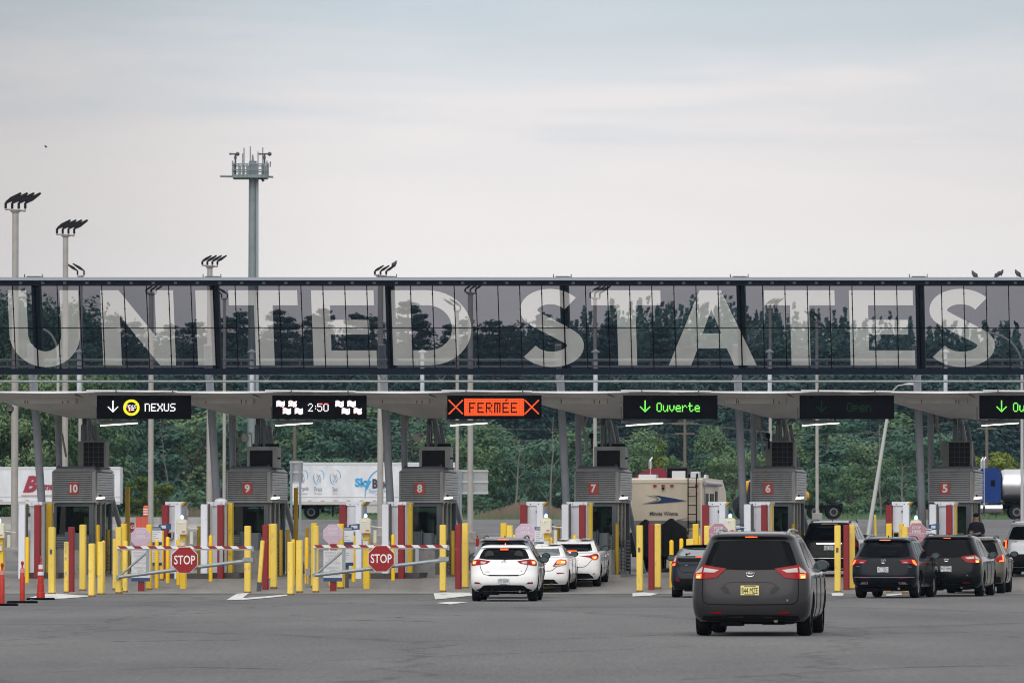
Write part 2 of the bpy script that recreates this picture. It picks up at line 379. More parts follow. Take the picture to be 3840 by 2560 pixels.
    tag(mb.build('oil_spots', mat('oil spot', (.105,.104,.105), .6, 0, .2, 2)), 'scattered dark oil drips on the asphalt', None, None, 'structure')
    # dark seam where the apron meets the asphalt, the lip's shadow painted in
    mb = MB()
    P = []
    for i in range(61):
        u = -60+i*2; v = -16.62 + .05*math.sin(i*1.7)
        P += [W(u, v-.14-.05*math.sin(i*2.3), G(v)+.010), W(u, v+.10, G(v)+.011)]
    mb.add(P, [[2*i, 2*i+2, 2*i+3, 2*i+1] for i in range(60)])
    tag(mb.build('pavement_seam', mat('shadowed seam', (.035,.034,.034), .8, 0, .3, 2)), 'dark seam along the apron edge, its thin shadow line painted in', None, None, 'structure')
ground()

# ------------------------------------------------------------------ overhead sign with the big letters
def overhead_sign():
    root = thing('overhead_sign', 'long dark glass gantry spelling UNITED STATES in big pale letters', 'overhead sign', W(0, 0)); SKEWED.add(root.name)
    vb, vt = -4.6, -5.08
    zb = at(1920, 1404, vb)[2]; zt = at(1920, 1052, vt)[2]
    def pt(u, w, off=0):                             # w 0..1 up the leaning face
        z = zb+(zt-zb)*w; v = vb+(vt-vb)*w; return (u, v-off, z)
    def uw(px, py):                                  # photo point -> face coordinates
        w = .5
        for _ in range(6):
            v = vb+(vt-vb)*w; u, _, z = at(px, py, v); w = (z-zb)/(zt-zb)
        return u, w
    H = zt-zb
    # letters in face metres
    def L2(x0, x1, pts, y0=1369, y1=1088):           # unit box -> photo box (top edge x0..x1)
        u0, wt = uw(x0, y1); u1, _ = uw(x1, y1); _, wb = uw(x0, y0)
        return [(u0+(u1-u0)*x, (wb+(wt-wb)*y)*H) for x, y in pts]
    def arc(cx, cy, rx, ry, a0, a1, n=22): return [(cx+rx*math.cos(R(a0+(a1-a0)*i/n)), cy+ry*math.sin(R(a0+(a1-a0)*i/n))) for i in range(n+1)]
    letters = []
    Up = [(0,1),(0,.42)] + arc(.5,.42,.5,.445,180,360)[1:-1] + [(1,.42),(1,1),(.735,1),(.735,.42)] + arc(.5,.42,.235,.235,360,180)[1:-1] + [(.265,.42),(.265,1)]
    Np = [(0,0),(0,1),(.25,1),(.745,.38),(.745,1),(1,1),(1,0),(.78,0),(.255,.66),(.255,0)]
    Ip = [(0,0),(0,1),(1,1),(1,0)]
    Tp = [(0,1),(1,1),(1,.80),(.636,.80),(.636,0),(.364,0),(.364,.80),(0,.80)]
    Ep = [(0,0),(0,1),(.985,1),(.985,.80),(.29,.80),(.29,.605),(.90,.605),(.90,.41),(.29,.41),(.29,.198),(1,.198),(1,0)]
    Dp = [(0,0),(0,1),(.46,1)] + arc(.46,.5,.54,.5,90,-90)[1:-1] + [(.46,0)]
    Dh = [(.245,.2),(.245,.8),(.455,.8)] + arc(.455,.5,.30,.3,90,-90)[1:-1] + [(.455,.2)]
    Ap = [(0,0),(.375,1),(.615,1),(1,0),(.745,0),(.665,.225),(.335,.225),(.255,0)]
    Ah = [(.395,.425),(.605,.425),(.50,.745)]
    c = arc(.50,.735,.345,.185,28,225,20) + arc(.50,.265,.375,.190,45,-156,20)
    n = len(c); A, B = [], []
    for i in range(n):
        p = c[max(0, i-1)]; q = c[min(n-1, i+1)]; dx, dy = q[0]-p[0], (q[1]-p[1])*1.0; l = math.hypot(dx, dy); nx, ny = -dy/l, dx/l
        A.append((c[i][0]+nx*.142, c[i][1]+ny*.103)); B.append((c[i][0]-nx*.142, c[i][1]-ny*.103))
    # smooth the outline once, then tidy the joint
    def smooth(Q):
        for _ in range(3): Q = [Q[0]] + [((Q[i-1][0]+2*Q[i][0]+Q[i+1][0])/4, (Q[i-1][1]+2*Q[i][1]+Q[i+1][1])/4) for i in range(1, len(Q)-1)] + [Q[-1]]
        return Q
    Sp = smooth(A)+smooth(B)[::-1]
    for ch, x0, x1, P, Hh in (('U',28,293,Up,None),('N',376,649,Np,None),('I',732,802,Ip,None),('T',856,1114,Tp,None),('E',1166,1404,Ep,None),('D',1466,1763,Dp,Dh),
                          ('S',1941,2184,Sp,None),('T',2216,2476,Tp,None),('A',2500,2830,Ap,Ah),('T',2865,3129,Tp,None),('E',3183,3426,Ep,None),('S',3476,3727,Sp,None)):
        letters.append((ch, L2(x0, x1, P), L2(x0, x1, Hh) if Hh else None))
    bays = [uw(x, 1060)[0] for x in (-1205, -540, 130, 799, 1457, 2112, 2775, 3446, 4117, 4785)]
    pts = []; ed = []
    def ring(P):
        b = len(pts); pts.extend(P); ed.extend([(b+i, b+(i+1) % len(P)) for i in range(len(P))])
    for ch, P, Hh in letters:
        ring(P)
        if Hh: ring(Hh)
    w0, w1 = .065*H, .945*H
    for a in bays: b = len(pts); pts.extend([(a, w0), (a, w1)]); ed.append((b, b+1))
    b = len(pts); pts.extend([(bays[0], w0), (bays[-1], w0), (bays[-1], w1), (bays[0], w1)]); ed += [(b, b+1), (b+2, b+3)]
    vs, es, fs, *_ = delaunay_2d_cdt([Vector(p) for p in pts], ed, [], 0, 1e-6)
    gl = [[] for _ in range(len(bays)-1)]; lt = [[] for _ in letters]
    for f in fs:
        cx = sum(vs[i][0] for i in f)/3; cy = sum(vs[i][1] for i in f)/3
        for k, (ch, P, Hh) in enumerate(letters):
            if inpoly(cx, cy, P) and not (Hh and inpoly(cx, cy, Hh)): lt[k].append(list(f)); break
        else:
            for k in range(len(bays)-1):
                if bays[k] <= cx < bays[k+1] and w0 <= cy <= w1: gl[k].append(list(f)); break
    def film(name, cover, tint, dcol):               # printed mesh film: part open, part ink that catches the daylight
        m = bpy.data.materials.new(name); m.use_nodes = True; t = m.node_tree; t.nodes.clear(); L = t.links.new
        o = N(t, 'ShaderNodeOutputMaterial'); a = N(t, 'ShaderNodeBsdfTransparent'); a.inputs[0].default_value = (*tint, 1)
        d = N(t, 'ShaderNodeBsdfDiffuse'); d.inputs[0].default_value = (*dcol, 1); mx = N(t, 'ShaderNodeMixShader')
        tc = N(t, 'ShaderNodeTexCoord'); mp = N(t, 'ShaderNodeMapping'); mp.inputs['Scale'].default_value = (.35, 1, .8); mp.inputs['Rotation'].default_value = (0, R(28), 0)
        L(tc.outputs['Object'], mp.inputs[0]); nz = N(t, 'ShaderNodeTexNoise'); nz.inputs['Scale'].default_value = 1.2; nz.inputs['Detail'].default_value = 3; L(mp.outputs[0], nz.inputs['Vector'])
        wv = N(t, 'ShaderNodeMapRange'); wv.inputs[1].default_value = .3; wv.inputs[2].default_value = .7; wv.inputs[3].default_value = cover-.03; wv.inputs[4].default_value = cover+.03; L(nz.outputs[0], wv.inputs[0])
        L(wv.outputs[0], mx.inputs[0]); L(a.outputs[0], mx.inputs[1]); L(d.outputs[0], mx.inputs[2])
        g = N(t, 'ShaderNodeBsdfGlossy'); g.inputs['Roughness'].default_value = .12; m2 = N(t, 'ShaderNodeMixShader'); m2.inputs[0].default_value = .025
        L(mx.outputs[0], m2.inputs[1]); L(g.outputs[0], m2.inputs[2]); L(m2.outputs[0], o.inputs[0]); MATS[name] = m; return m
    fg = film('smoked mesh film', .20, (.315,.315,.345), (.016,.036,.060))
    fl = film('frosted letter film', .46, (.78,.78,.78), (.62,.615,.60))
    P3 = [pt(v[0], v[1]/H) for v in vs]
    def sub(name, F, m):
        used = sorted({i for f in F for i in f}); mp = {i: k for k, i in enumerate(used)}
        mb = MB(); mb.add([P3[i] for i in used], [[mp[i] for i in f] for f in F]); return mb.build(name, m, root)
    for F in gl: sub('glass_panel', F, fg)
    for (ch, P, Hh), F in zip(letters, lt):
        o = sub('letter', F, fl)
    ul, ur = bays[0], bays[-1]
    # seams: eight narrow panes to a bay, one level joint
    mb = MB()
    for a, b in zip(bays, bays[1:]):
        for i in range(0, 9):
            u = a+(b-a)*(i/8); w = .014 if i % 8 else .02
            mb.add([pt(u-w, .0, .012), pt(u+w, 0, .012), pt(u+w, .95, .012), pt(u-w, .95, .012), pt(u-w, 0, .002), pt(u+w, 0, .002), pt(u+w, .95, .002), pt(u-w, .95, .002)],
                   [(0,1,2,3),(1,5,6,2),(4,0,3,7)])
            for wz in (.86, .7, .36, .2):            # little clamp studs
                x, y, z = pt(u, wz, .02); mb.box(x-.02, x+.02, y-.012, y+.01, z-.018, z+.018)
    z = uw(1920, 1229)[1]
    mb.add([pt(ul, z-.004, .012), pt(ur, z-.004, .012), pt(ur, z+.004, .012), pt(ul, z+.004, .012), pt(ul, z-.004, .002), pt(ur, z-.004, .002), pt(ur, z+.004, .002), pt(ul, z+.004, .002)], [(0,1,2,3),(4,5,1,0),(3,2,6,7)])
    mb.build('pane_joint', M['blackm'], root)
    def bar(name, w0, w1, o0, o1, m):                # beam along the whole sign
        mb = MB(); mb.add([pt(ul, w0, o0), pt(ur, w0, o0), pt(ur, w1, o0), pt(ul, w1, o0), pt(ul, w0, o1), pt(ur, w0, o1), pt(ur, w1, o1), pt(ul, w1, o1)],
               [(0,1,2,3),(5,4,7,6),(4,5,1,0),(3,2,6,7),(4,0,3,7),(1,5,6,2)])
        return mb.build(name, m, root)
    bar('top_beam', .946, .999, .05, -.22, M['beam']); bar('bottom_beam', 0, .064, .06, -.30, M['beam'])
    bar('roof_cap', 1.0, 1.034, .16, -.62, M['bwhite'] if 0 else mat('pale roof cap', (.42,.46,.52), .35, .2))
    mb = MB()
    for k, a in enumerate(bays):                     # frames behind the glass, crossing the whole depth
        for u0, u1, oa, ob in ((a-.13, a+.13, -.05, -.28),):
            mb.add([pt(u0, 0, oa), pt(u1, 0, oa), pt(u1, 1, oa), pt(u0, 1, oa), pt(u0, 0, ob), pt(u1, 0, ob), pt(u1, 1, ob), pt(u0, 1, ob)], [(0,1,2,3),(5,4,7,6),(4,0,3,7),(1,5,6,2)])
    mb.build('frame', mat('slate frame steel', (.022,.030,.042), .45, spec=.15), root)
    mb = MB()                                        # rails of the walkway seen through the glass and the tube below the sign
    for w, o, r in ((.165, -1.2, .035), (.10, -1.2, .03), (.185, -2.6, .03)):
        a = pt(ul, w, o); b = pt(ur, w, o); mb.tube(a, b, r, n=8)
    for i in range(int((ur-ul)/1.87)):
        a = pt(ul+i*1.87+.6, .10, -1.2); b = pt(ul+i*1.87+.6, .165, -1.2); mb.tube(a, b, .03, n=6)
    mb.build('walkway_rail', mat('pale rail', (.40,.41,.42), .5), root)
    mb = MB(); z = at(1920, 1429, vb)[2]
    mb.tube((ul, vb+.1, z), (ur, vb+.1, z), .042, n=10)
    for k in range(len(bays)-1):
        for fr in (.28, .95):
            u = bays[k]+(bays[k+1]-bays[k])*fr
            mb.path([(u-.16, vb+.1, z+.22), (u, vb+.1, z+.03), (u+.16, vb+.1, z+.22)], .014, 5); mb.tube((u-.08, vb+.1, z), (u+.08, vb+.1, z), .055, n=10)
    mb.build('hanging_tube', M['grey'], root)
    mb = MB()                                        # clamps and bolt heads on the cap over each frame
    for a in bays:
        x, y, z = pt(a, 1.034, .1); mb.box(x-.20, x+.20, y-.05, y+.4, z, z+.035)
        for s in (-.28, .28): mb.box(x+s-.012, x+s+.012, y-.03, y, z-.02, z+.10)
        mb.box(x-.30, x+.30, y-.02, y-.005, z-.01, z+.01)
        mb.build('roof_clamp', M['dgrey'], root); mb = MB()
    for i in range(int((ur-ul)/.70)):
        x, y, z = pt(ul+.35+i*.70, .975, .062); mb.box(x-.05, x+.05, y-.012, y+.02, z-.035, z+.035)
    mb.build('bolt_row', M['dgrey'], root)
    return bays, pt
BAYS, SIGNPT = overhead_sign()

# ------------------------------------------------------------------ canopy: plates, soffits, columns
BOOTHX = [197, 852, 1499, 2156, 2816, 3483]           # left front corner of each booth fascia in the photo
BOOTHU = [at(x, 1820, 0)[0] for x in BOOTHX]
BOOTHN = [10, 9, 8, 7, 6, 5]
PIT = (BOOTHU[-1]-BOOTHU[0])/5
def canopy():
    root = thing('canopy', 'long white edged grey canopy over the inspection lanes', 'canopy', W(0, 0)); SKEWED.add(root.name)
    soff = mat('canopy soffit', (.54,.53,.515), .7, 0, .12, .8); edge = mat('white canopy edge', (.90,.90,.92), .4, 0, .03, 2)
    vf = -4.3; ze = at(1920, 1466, vf)[2]
    us = [BOOTHU[0]-2*PIT, BOOTHU[0]-PIT] + BOOTHU + [BOOTHU[-1]+PIT, BOOTHU[-1]+2*PIT]
    for k, ub in enumerate(us):
        c = ub+.55                                   # centre of the inverted pyramid
        a, b = ub-1.75, ub+3.75
        mb = MB(); x0, x1 = ub+.62, ub+1.42
        top = [(a, vf+.25, ze-.06), (b, vf+.25, ze-.06), (b, 1.5, ze-.06), (a, 1.5, ze-.06)]
        mid = [(a+.22, vf+.7, ze-.13), (b-.25, vf+.7, ze-.13), (b-.25, 1.4, ze-.13), (a+.22, 1.4, ze-.13)]
        low = [(x0, -.6, ze-.76), (x1, -.6, ze-.76), (x1, 1.1, ze-.76), (x0, 1.1, ze-.76)]
        mb.add(top+mid+low, [(0,1,5,4),(1,2,6,5),(2,3,7,6),(3,0,4,7),(4,5,9,8),(5,6,10,9),(6,7,11,10),(7,4,8,11),(8,9,10,11),(3,2,1,0)])
        mb.build('soffit', soff, root)
        mb = MB()                                    # the light box girder across the front of each pyramid
        mb.box(c-.85, c+1.1, -3.3, -3.05, ze-.37, ze-.12)
        mb.use(M['rust'])
        for q in [x+rnd.uniform(-.05,.05) for x in (-.52, -.38, .72, .86)][rnd.randint(0,1):]: mb.box(c+q-.018, c+q+.018, -3.304, -3.29, ze-.368, ze-.30+rnd.uniform(0,.08))
        o = mb.build('girder', mat('girder paint', (.44,.42,.40), .6, 0, .1, 2), root)
        mb = MB(); mb.path([(c+1.25, -3.9, ze-.09), (c+1.5, -2.7, ze-.24), (c+1.6, -1.2, ze-.42)], .03, 6)
        mb.path([(c-1.6, -3.6, ze-.15), (c-1.35, -3.0, ze-.22), (c-1.2, -2.4, ze-.23)], .025, 6); mb.build('cable', M['dgrey'], root)
    L0, L1 = us[0]-PIT*.5, us[-1]+PIT
    mb = MB(); mb.box(L0, L1, vf-.02, 1.6, ze-.05, ze-.005); mb.build('roof', edge, root)
    for k, ub in enumerate(us):                      # raised cover plates of the edge, stepped from bay to bay
        mb = MB(); c = ub+.55
        mb.xz([(c-1.9, ze-.045), (c+.5, ze-.075), (c+2.0, ze-.05), (c+2.0, ze-.02), (c-1.9, ze-.0)], vf-.06, vf+.02)
        mb.xz([(c+1.75, ze+.0), (c+3.7, ze-.035), (c+4.6, ze-.01), (c+4.6, ze+.015), (c+1.75, ze+.035)], vf-.10, vf+.02)
        mb.build('edge_plate', edge, root)
    st = M['cgrey']
    for k, ub in enumerate(us):
        n = None
        c0 = ub-.14                                  # leaning front column; runs up to the sign
        mb = MB(); mb.tube((c0, -.15, G(0)+.05), (c0, -.15-.254*7.4, G(0)+7.45), .125, n=16)
        mb.build('column', st, root, 40)
        mb = MB(); mb.tube((ub-.10, 1.5, G(1)+.1), (ub-.02, .6, ze-.12), .10, n=14); mb.build('column', st, root, 40)
        mb = MB()                                    # dark posts standing on the booth roof and the raking strut behind it
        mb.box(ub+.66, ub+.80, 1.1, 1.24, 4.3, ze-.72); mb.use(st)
        mb.build('post', mat('dark grey steel', (.085,.09,.10), .5), root)  # darker grey than the columns
        mb = MB(); mb.tube((ub+1.42, 4.6, G(4)), (ub+.90, 1.0, ze-.74), .085, n=12); mb.build('strut', st, root, 40)
        mb = MB(); mb.tube((ub+.34, -.5, ze-.5), (ub+.34, -.5, ze-1.1), .06, n=10); mb.path([(ub+.34, -.5, ze-1.1), (ub+.39, -.3, ze-1.3), (ub+.41, .1, 4.3)], .034, 8)
        mb.build('drain_pipe', mat('stained pipe', (.22,.205,.19), .6, 0, .25, 4), root)
        mb = MB(); vx = ub+.30; zt = at(1920, 1322, 2)[2]
        mb.tube((vx, 2, ze-.03), (vx, 2, zt), .065, n=12); mb.lathe([(.14, zt), (.15, zt+.03), (.02, zt+.12)], 12, vx, 2); mb.build('vent_pipe', mat('pale vent pipe', (.50,.53,.58), .45), root)
    return ze
ZE = canopy()
# ------------------------------------------------------------------ lane signs made of lamp dots
FONT = {
 'N': ["1111.","1...1","1...1","1...1","1...1","1...1","1...1"], 'E': ["11111","1....","1....","1111.","1....","1....","11111"],
 'X': ["1...1","1...1",".1.1.","..1..",".1.1.","1...1","1...1"], 'U': ["1...1","1...1","1...1","1...1","1...1","1...1",".111."],
 'S': [".1111","1....","1....",".111.","....1","....1","1111."], 'O': [".111.","1...1","1...1","1...1","1...1","1...1",".111."],
 'u': [".....",".....","1...1","1...1","1...1","1..11",".11.1"], 'v': [".....",".....","1...1","1...1","1...1",".1.1.","..1.."],
 'e': [".....",".....",".111.","1...1","11111","1....",".1111"], 'r': [".....",".....","1.11.","11..1","1....","1....","1...."],
 't': [".1...",".1...","1111.",".1...",".1...",".1..1","..11."], 'p': [".....",".....","1111.","1...1","1111.","1....","1...."],
 'n': [".....",".....","1.11.","11..1","1...1","1...1","1...1"], '2': [".111.","1...1","....1","...1.","..1..",".1...","11111"],
 '5': ["11111","1....","1111.","....1","....1","1...1",".111."], '0': [".111.","1...1","1...1","1...1","1...1","1...1",".111."], ':': ["..","..",".1","..",".1","..",".."],
 'F': ["11111","1....","1....","1111.","1....","1....","1...."], 'R': ["1111.","1...1","1...1","1111.","1.1..","1..1.","1...1"], 'M': ["11111","1.1.1","1.1.1","1.1.1","1.1.1","1.1.1","1.1.1"]}
def led(name, col, st): return mat('lamp '+name, (0,0,0), .5, emit=st, ecol=col)
LW = led('white', (1, .97, 1), 1.15); LG = led('green', (.22, 1, .12), 1.0); LR = led('red orange', (1, .10, .02), 1.0); LY = led('yellow', (1, .85, .03), 1.0)
LD = led('dim green', (.04, .26, .10), .085); LP = led('pure red', (1, .02, .03), 1.0); LK = led('red backing glow', (.5,.03,.01), .35)  # last one: backing sheet behind the lit dots, given its own faint glow
def lane_sign(px0, label, content):
    u0, _, z1 = at(px0, 1485, -4.75); z0 = at(px0, 1570, -4.75)[2]; w = 2.97; z1 = z0+.735
    t = thing('lane_sign', label, 'electronic sign', W(u0+w/2, -4.7, z0), 0, 'electronic lane signs under the canopy edge')
    mb = MB(); mb.box(-w/2, w/2, 0, .28, 0, z1-z0); mb.box(-w/2-.012, w/2+.012, -.04, .0, z1-z0-.05, z1-z0+.012); mb.box(-w/2-.012, -w/2+.02, -.03, 0, 0, z1-z0-.05)
    mb.box(w/2-.02, w/2+.012, -.03, 0, 0, z1-z0-.05); mb.build('housing', M['blackm'], t)
    mb = MB(); 
    for s in (-.9, .9): mb.tube((s, .14, z1-z0), (s, .14, z1-z0+.22), .02, n=6)
    mb.build('hanger', M['dgrey'], t)
    p = .0335
    parts = {}
    def dot(x, z, m, s=.0145, y=-.006):
        b = parts.setdefault(m.name, MB()); b.mats = [m]; b.box(x-s, x+s, y, y+.006, z-s, z+s)
    def word(tx, x, z, m, px=p, pz=p, bold=True, dy=-.006):
        for ch in tx:
            g = FONT[ch]
            for r, row in enumerate(g):
                for q, c in enumerate(row):
                    if c == '1':
                        b = parts.setdefault(m.name, MB()); b.mats = [m]
                        b.box(x+q*px-px*.5, x+q*px+px*(.5 if bold else .3), dy, dy+.005, z-r*pz-pz*.48, z-r*pz+pz*.44)
            x += px*(len(g[0])+1)
        return x
    def arrow(x, z, m):
        for i in range(9): dot(x, z+.06*0-i*.03, m, .017); 
        for i in range(10): dot(x, z-i*.03, m, .018)
        for i in range(1, 6):
            for s in (-1, 1): dot(x+s*i*.029, z-.335+i*.029, m, .018)
        dot(x, z-.33, m, .02)
    content(dict(word=word, dot=dot, arrow=arrow, parts=parts))
    for i, (k, b) in enumerate(parts.items()): b.build('lamp_text', None, t)
    # slim lamp hanging under the left end of the sign
    l = thing('strip_light', label, 'lamp', W(u0+.30, -4.4, z0-.16), 0, 'strip lights under the lane signs')
    LIGHTS.append(l)
    mb = MB(); mb.box(-.42, .95, .0, .34, .03, .12); mb.build('housing', M['dgrey'], l)
    mb = MB(); mb.add([(-.28,-.03,-.062),(.90,-.03,.018),(.90,.10,.018),(-.28,.10,-.062),(-.28,-.03,-.03),(.90,-.03,.05),(.90,.10,.05),(-.28,.10,-.03)], [(3,2,1,0),(4,5,6,7),(0,1,5,4),(1,2,6,5),(2,3,7,6),(3,0,4,7)])
    mb.build('tube', M['glow'], l)
    mb = MB(); mb.tube((-.42, .2, .12), (-.42, .2, .55), .02, n=6); mb.build('bracket', M['dgrey'], l)
    return t
LIGHTS = []
def c_nexus(k):
    k['arrow'](-.985, .565, LW)
    for r, m in ((.235, LY), (.20, LY)):
        n = 46
        for i in range(n): k['dot'](-.40+r*math.cos(2*math.pi*i/n), .36+r*math.sin(2*math.pi*i/n), m, .021)
    k['word']('NEXUS', -.545, .435, LW, .0105, .014, True); 
    for i in range(3):
        for j in range(3): k['dot'](-.49+i*.032, .33-j*.032, LW if i == 1 else LP, .014)
        for j in range(2): k['dot'](-.39+i*.032, .33-j*.05, LW, .013)
    k['word']('NEXUS', .04, .475, LW, .0335, .036)
def c_flags(k):
    rr = random.Random(3)
    for bx in (-1.35, .52):
        for fx, fz in ((0, .55), (.38, .55), (.20, .32), (.58, .32)):
            for i in range(9):
                zz = fz+.022*math.sin(i*.8)
                for j in range(6): k['dot'](bx+fx+i*.029, zz-j*.03, LW if rr.random() < .93 else LP, .013 if j % 2 else .0155)
    k['word']('2:50', -.35, .475, LW, .033, .037, False); 
    for q in range(4): k['dot'](-.02+q*.033, .485, LP, .016, -.012)
    for q in range(3): k['dot'](.20+q*.033, .485, LP, .016, -.012)
def c_fermee(k):
    for x0 in (-1.43, .98):
        for i in range(14):
            for s in (0, 1): k['dot'](x0+i*.032, .17+(i if s else 13-i)*.032, LR, .021)
    b = k['parts'].setdefault(LR.name, MB()); b.mats = [LR]
    for i in range(38):
        for j in range(11): b.box(-.955+i*.05+.003, -.955+i*.05+.047, -.006, 0, .10+j*.05+.003, .10+j*.05+.047)
    b = k['parts'].setdefault(LK.name, MB()); b.mats = [LK]; b.box(-.955, .945, -.002, 0, .10, .65)
    x = -.79
    dk = mat('dark gap', (.02,.004,.002), .7)
    for ch in 'FERMEE':
        g = FONT[ch]
        for r, row in enumerate(g):
            for q, c in enumerate(row):
                if c == '1':
                    bb = k['parts'].setdefault('dark', MB()); bb.mats = [dk]
                    bb.box(x+q*.041-.014, x+q*.041+.028, -.012, -.006, .485-r*.047-.014, .485-r*.047+.034)
        x += .265
    bb.box(.33, .40, -.012, -.006, .565, .60); bb.box(.37, .43, -.012, -.006, .60, .63)
def c_open(word, m, x):
    def f(k):
        k['arrow'](-.80, .57, m); k['word'](word, x, .50, m, .0335, .042)
    return f
lane_sign(363, 'black lane sign reading NEXUS in white beside a yellow ring, over lane 10', c_nexus)
lane_sign(1021, 'black lane sign with checkered white flags and 2:50 in the middle', c_flags)
lane_sign(1677, 'lane sign glowing red with FERMÉE between two crosses', c_fermee)
lane_sign(2337, 'black lane sign with bright green Ouverte and down arrow', c_open('Ouverte', LG, -.42))
lane_sign(2999, 'black lane sign showing a very dim green Open', c_open('Open', LD, .02))
lane_sign(3674, 'black lane sign cut by the right edge with a bright green arrow', c_open('Ouverte', LG, -.42))
for l, tx in zip(LIGHTS, ('under the NEXUS sign', 'under the checkered flags sign', 'under the red FERMÉE sign', 'under the green Ouverte sign', 'under the dim Open sign', 'under the lane sign at the right edge')):
    l['label'] = 'thin white strip light hanging ' + tx

# ------------------------------------------------------------------ inspection booths
corr = grimy('ribbed grey cladding', (.29,.295,.305), (.17,.165,.16), .5, .50, .76, 2.2, stretch=(1,1,.35)); corr2 = mat('pale ribbed louvre', (.36,.35,.335), .4, .3, .12, 4)
def booth(i):
    n = BOOTHN[i]; u0 = BOOTHU[i]; g = G(0); w = 1.44; D = 2.1
    t = thing('inspection_booth', f'grey ribbed inspection booth with the red number {n} plate', 'booth', W(u0, 0, g), -TH, 'inspection booths along the row')
    h0 = at(BOOTHX[i], 1879, 0)[2]-g; h1 = at(BOOTHX[i], 1768, 0)[2]-g
    mb = MB(); P = []                                # ribbed fascia: trapezoid ribs on the front, louvre blades on the side
    nr = 13; hh = (h1-h0-.06)/nr
    mb.box(0, w, .05, D, h0, h1)
    for r in range(nr):
        z = h0+.03+r*hh; mb.add([(0,.05,z),(w,.05,z),(w,.0,z+hh*.3),(0,.0,z+hh*.3),(w,.0,z+hh*.75),(0,.0,z+hh*.75),(w,.05,z+hh),(0,.05,z+hh)], [(0,1,2,3),(3,2,4,5),(5,4,6,7),(1,6,4,2),(7,0,3,5)])
    mb.box(-.02, w+.02, -.015, D, h0-.045, h0+.03); mb.box(-.02, .03, -.012, .04, h0+.03, h1); mb.box(w-.1, w+.015, -.012, .04, h0+.03, h1)
    mb.build('fascia', corr, t)
    mb = MB()
    for r in range(11):
        z = h0+.05+r*(h1-h0-.08)/11; mb.box(w+.004, w+.075, .10, D-.03, z, z+.012); mb.add([(w+.004,.10,z+.012),(w+.075,.10,z+.012),(w+.06,.10,z+.07),(w+.004,.10,z+.085),(w+.004,D-.03,z+.012),(w+.075,D-.03,z+.012),(w+.06,D-.03,z+.07),(w+.004,D-.03,z+.085)], [(0,1,2,3),(7,6,5,4),(1,5,6,2),(2,6,7,3)])
    mb.build('louvre', corr2, t)
    mb = MB(); mb.add([(-.02,-.02,h1),(w+.08,-.02,h1),(w+.08,D,h1),(-.02,D,h1),(.10,.12,h1+.11),(w-.06,.12,h1+.11),(w-.06,D-.1,h1+.11),(.10,D-.1,h1+.11)], [(3,2,1,0),(4,5,6,7),(0,1,5,4),(1,2,6,5),(2,3,7,6),(3,0,4,7)])
    mb.use(M['dgrey']); mb.box(.12, w-.02, .1, D-.2, h1+.11, h1+.16); mb.tube((.08,.2,h1+.14),(w-.1,.2,h1+.16),.03,n=6)
    mb.ball((.15,.2,h1+.17), .05, 8); mb.ball((w-.12,.25,h1+.19), .05, 8); mb.build('roof', corr, t)
    # number plate
    nx = (at((262,912,1558,2209,2863,3526)[i], 1820, 0)[0]-u0)
    mb = MB(); mb.box(nx, nx+.32, -.032, -.016, h0+.23, h0+.61, 0); o = mb.build('number_plate', mat('number plate red', (.42,.045,.035), .5), t)
    text(str(n), .265, M['signw'], 'number', o, (nx+.16, -.036, h0+.42), w=.26 if n == 10 else .17, bold=.035)
    # body: corner posts, low walls, panes, concrete guard
    fr = mat('booth frame', (.09,.105,.125), .4, .2)
    mb = MB()
    for x in (.0, w-.24): mb.box(x, x+(.10 if x == 0 else .14), .12, .24, .16, h0-.05)
    for x in (0, w-.12): mb.box(x, x+.12, D-.14, D-.02, .16, h0-.05)
    mb.box(.10, w-.24, .13, .22, h0-.16, h0-.05); mb.box(.10, w-.24, .13, .22, 1.28, 1.36); mb.box(0, w, .3, D-.1, .0, .17)
    mb.box(.0, .06, .24, D-.14, .17, 1.25); mb.box(.0, .05, .24, D-.14, h0-.14, h0-.05); mb.box(.12, w-.12, D-.12, D-.04, .17, 1.3)
    mb.build('frame', fr, t)
    mb = MB()
    for r in range(6): mb.add([(.1,.15,.95+r*.055),(w-.24,.15,.95+r*.055),(w-.24,.10,.97+r*.055),(.1,.10,.97+r*.055),(w-.24,.12,1.005+r*.055),(.1,.12,1.005+r*.055)], [(0,1,2,3),(3,2,4,5)])
    mb.box(.1, w-.24, .152, .2, .17, 1.28); mb.build('lower_louvre', corr, t)
    mb = MB(); mb.box(.10, w-.24, .16, .175, 1.36, h0-.16); mb.box(.12, w-.12, D-.09, D-.075, 1.3, h0-.05); mb.box(.02, .035, .24, D-.14, 1.25, h0-.14)
    mb.build('window', M['booth_glass'], t)
    mb = MB(); mb.box(w-.12, w-.05, .30, .36, .16, h0-.05); mb.box(w-.10, w-.03, .78, .86, .16, h0-.05); mb.box(w-.08, w-.02, 1.3, 1.38, .16, h0-.05)
    mb.box(w-.09, w-.06, .36, .78, .16, .95); mb.box(w-.075, w-.045, .86, 1.3, .16, .95)
    mb.build('door', mat('pale door frame', (.30,.29,.26), .4, .3), t)
    mb = MB(); mb.box(w-.085, w-.065, .36, .78, .95, h0-.12); mb.box(w-.07, w-.05, .86, 1.3, .95, h0-.12); mb.build('door_glass', M['booth_glass'], t)
    # dark interior: counter, monitors, back cabinet
    mb = MB(); mb.box(.12, w-.25, .25, .6, 1.05, 1.12); mb.box(.3, .7, .4, .45, 1.15, 1.5); mb.box(w-.7, w-.42, .5, .55, 1.15, 1.45); mb.box(.12, .5, D-.5, D-.15, .2, 2.1); mb.box(.1, w-.2, .3, D-.2, h0-.18, h0-.1)
    mb.build('desk', M['blackm'], t)
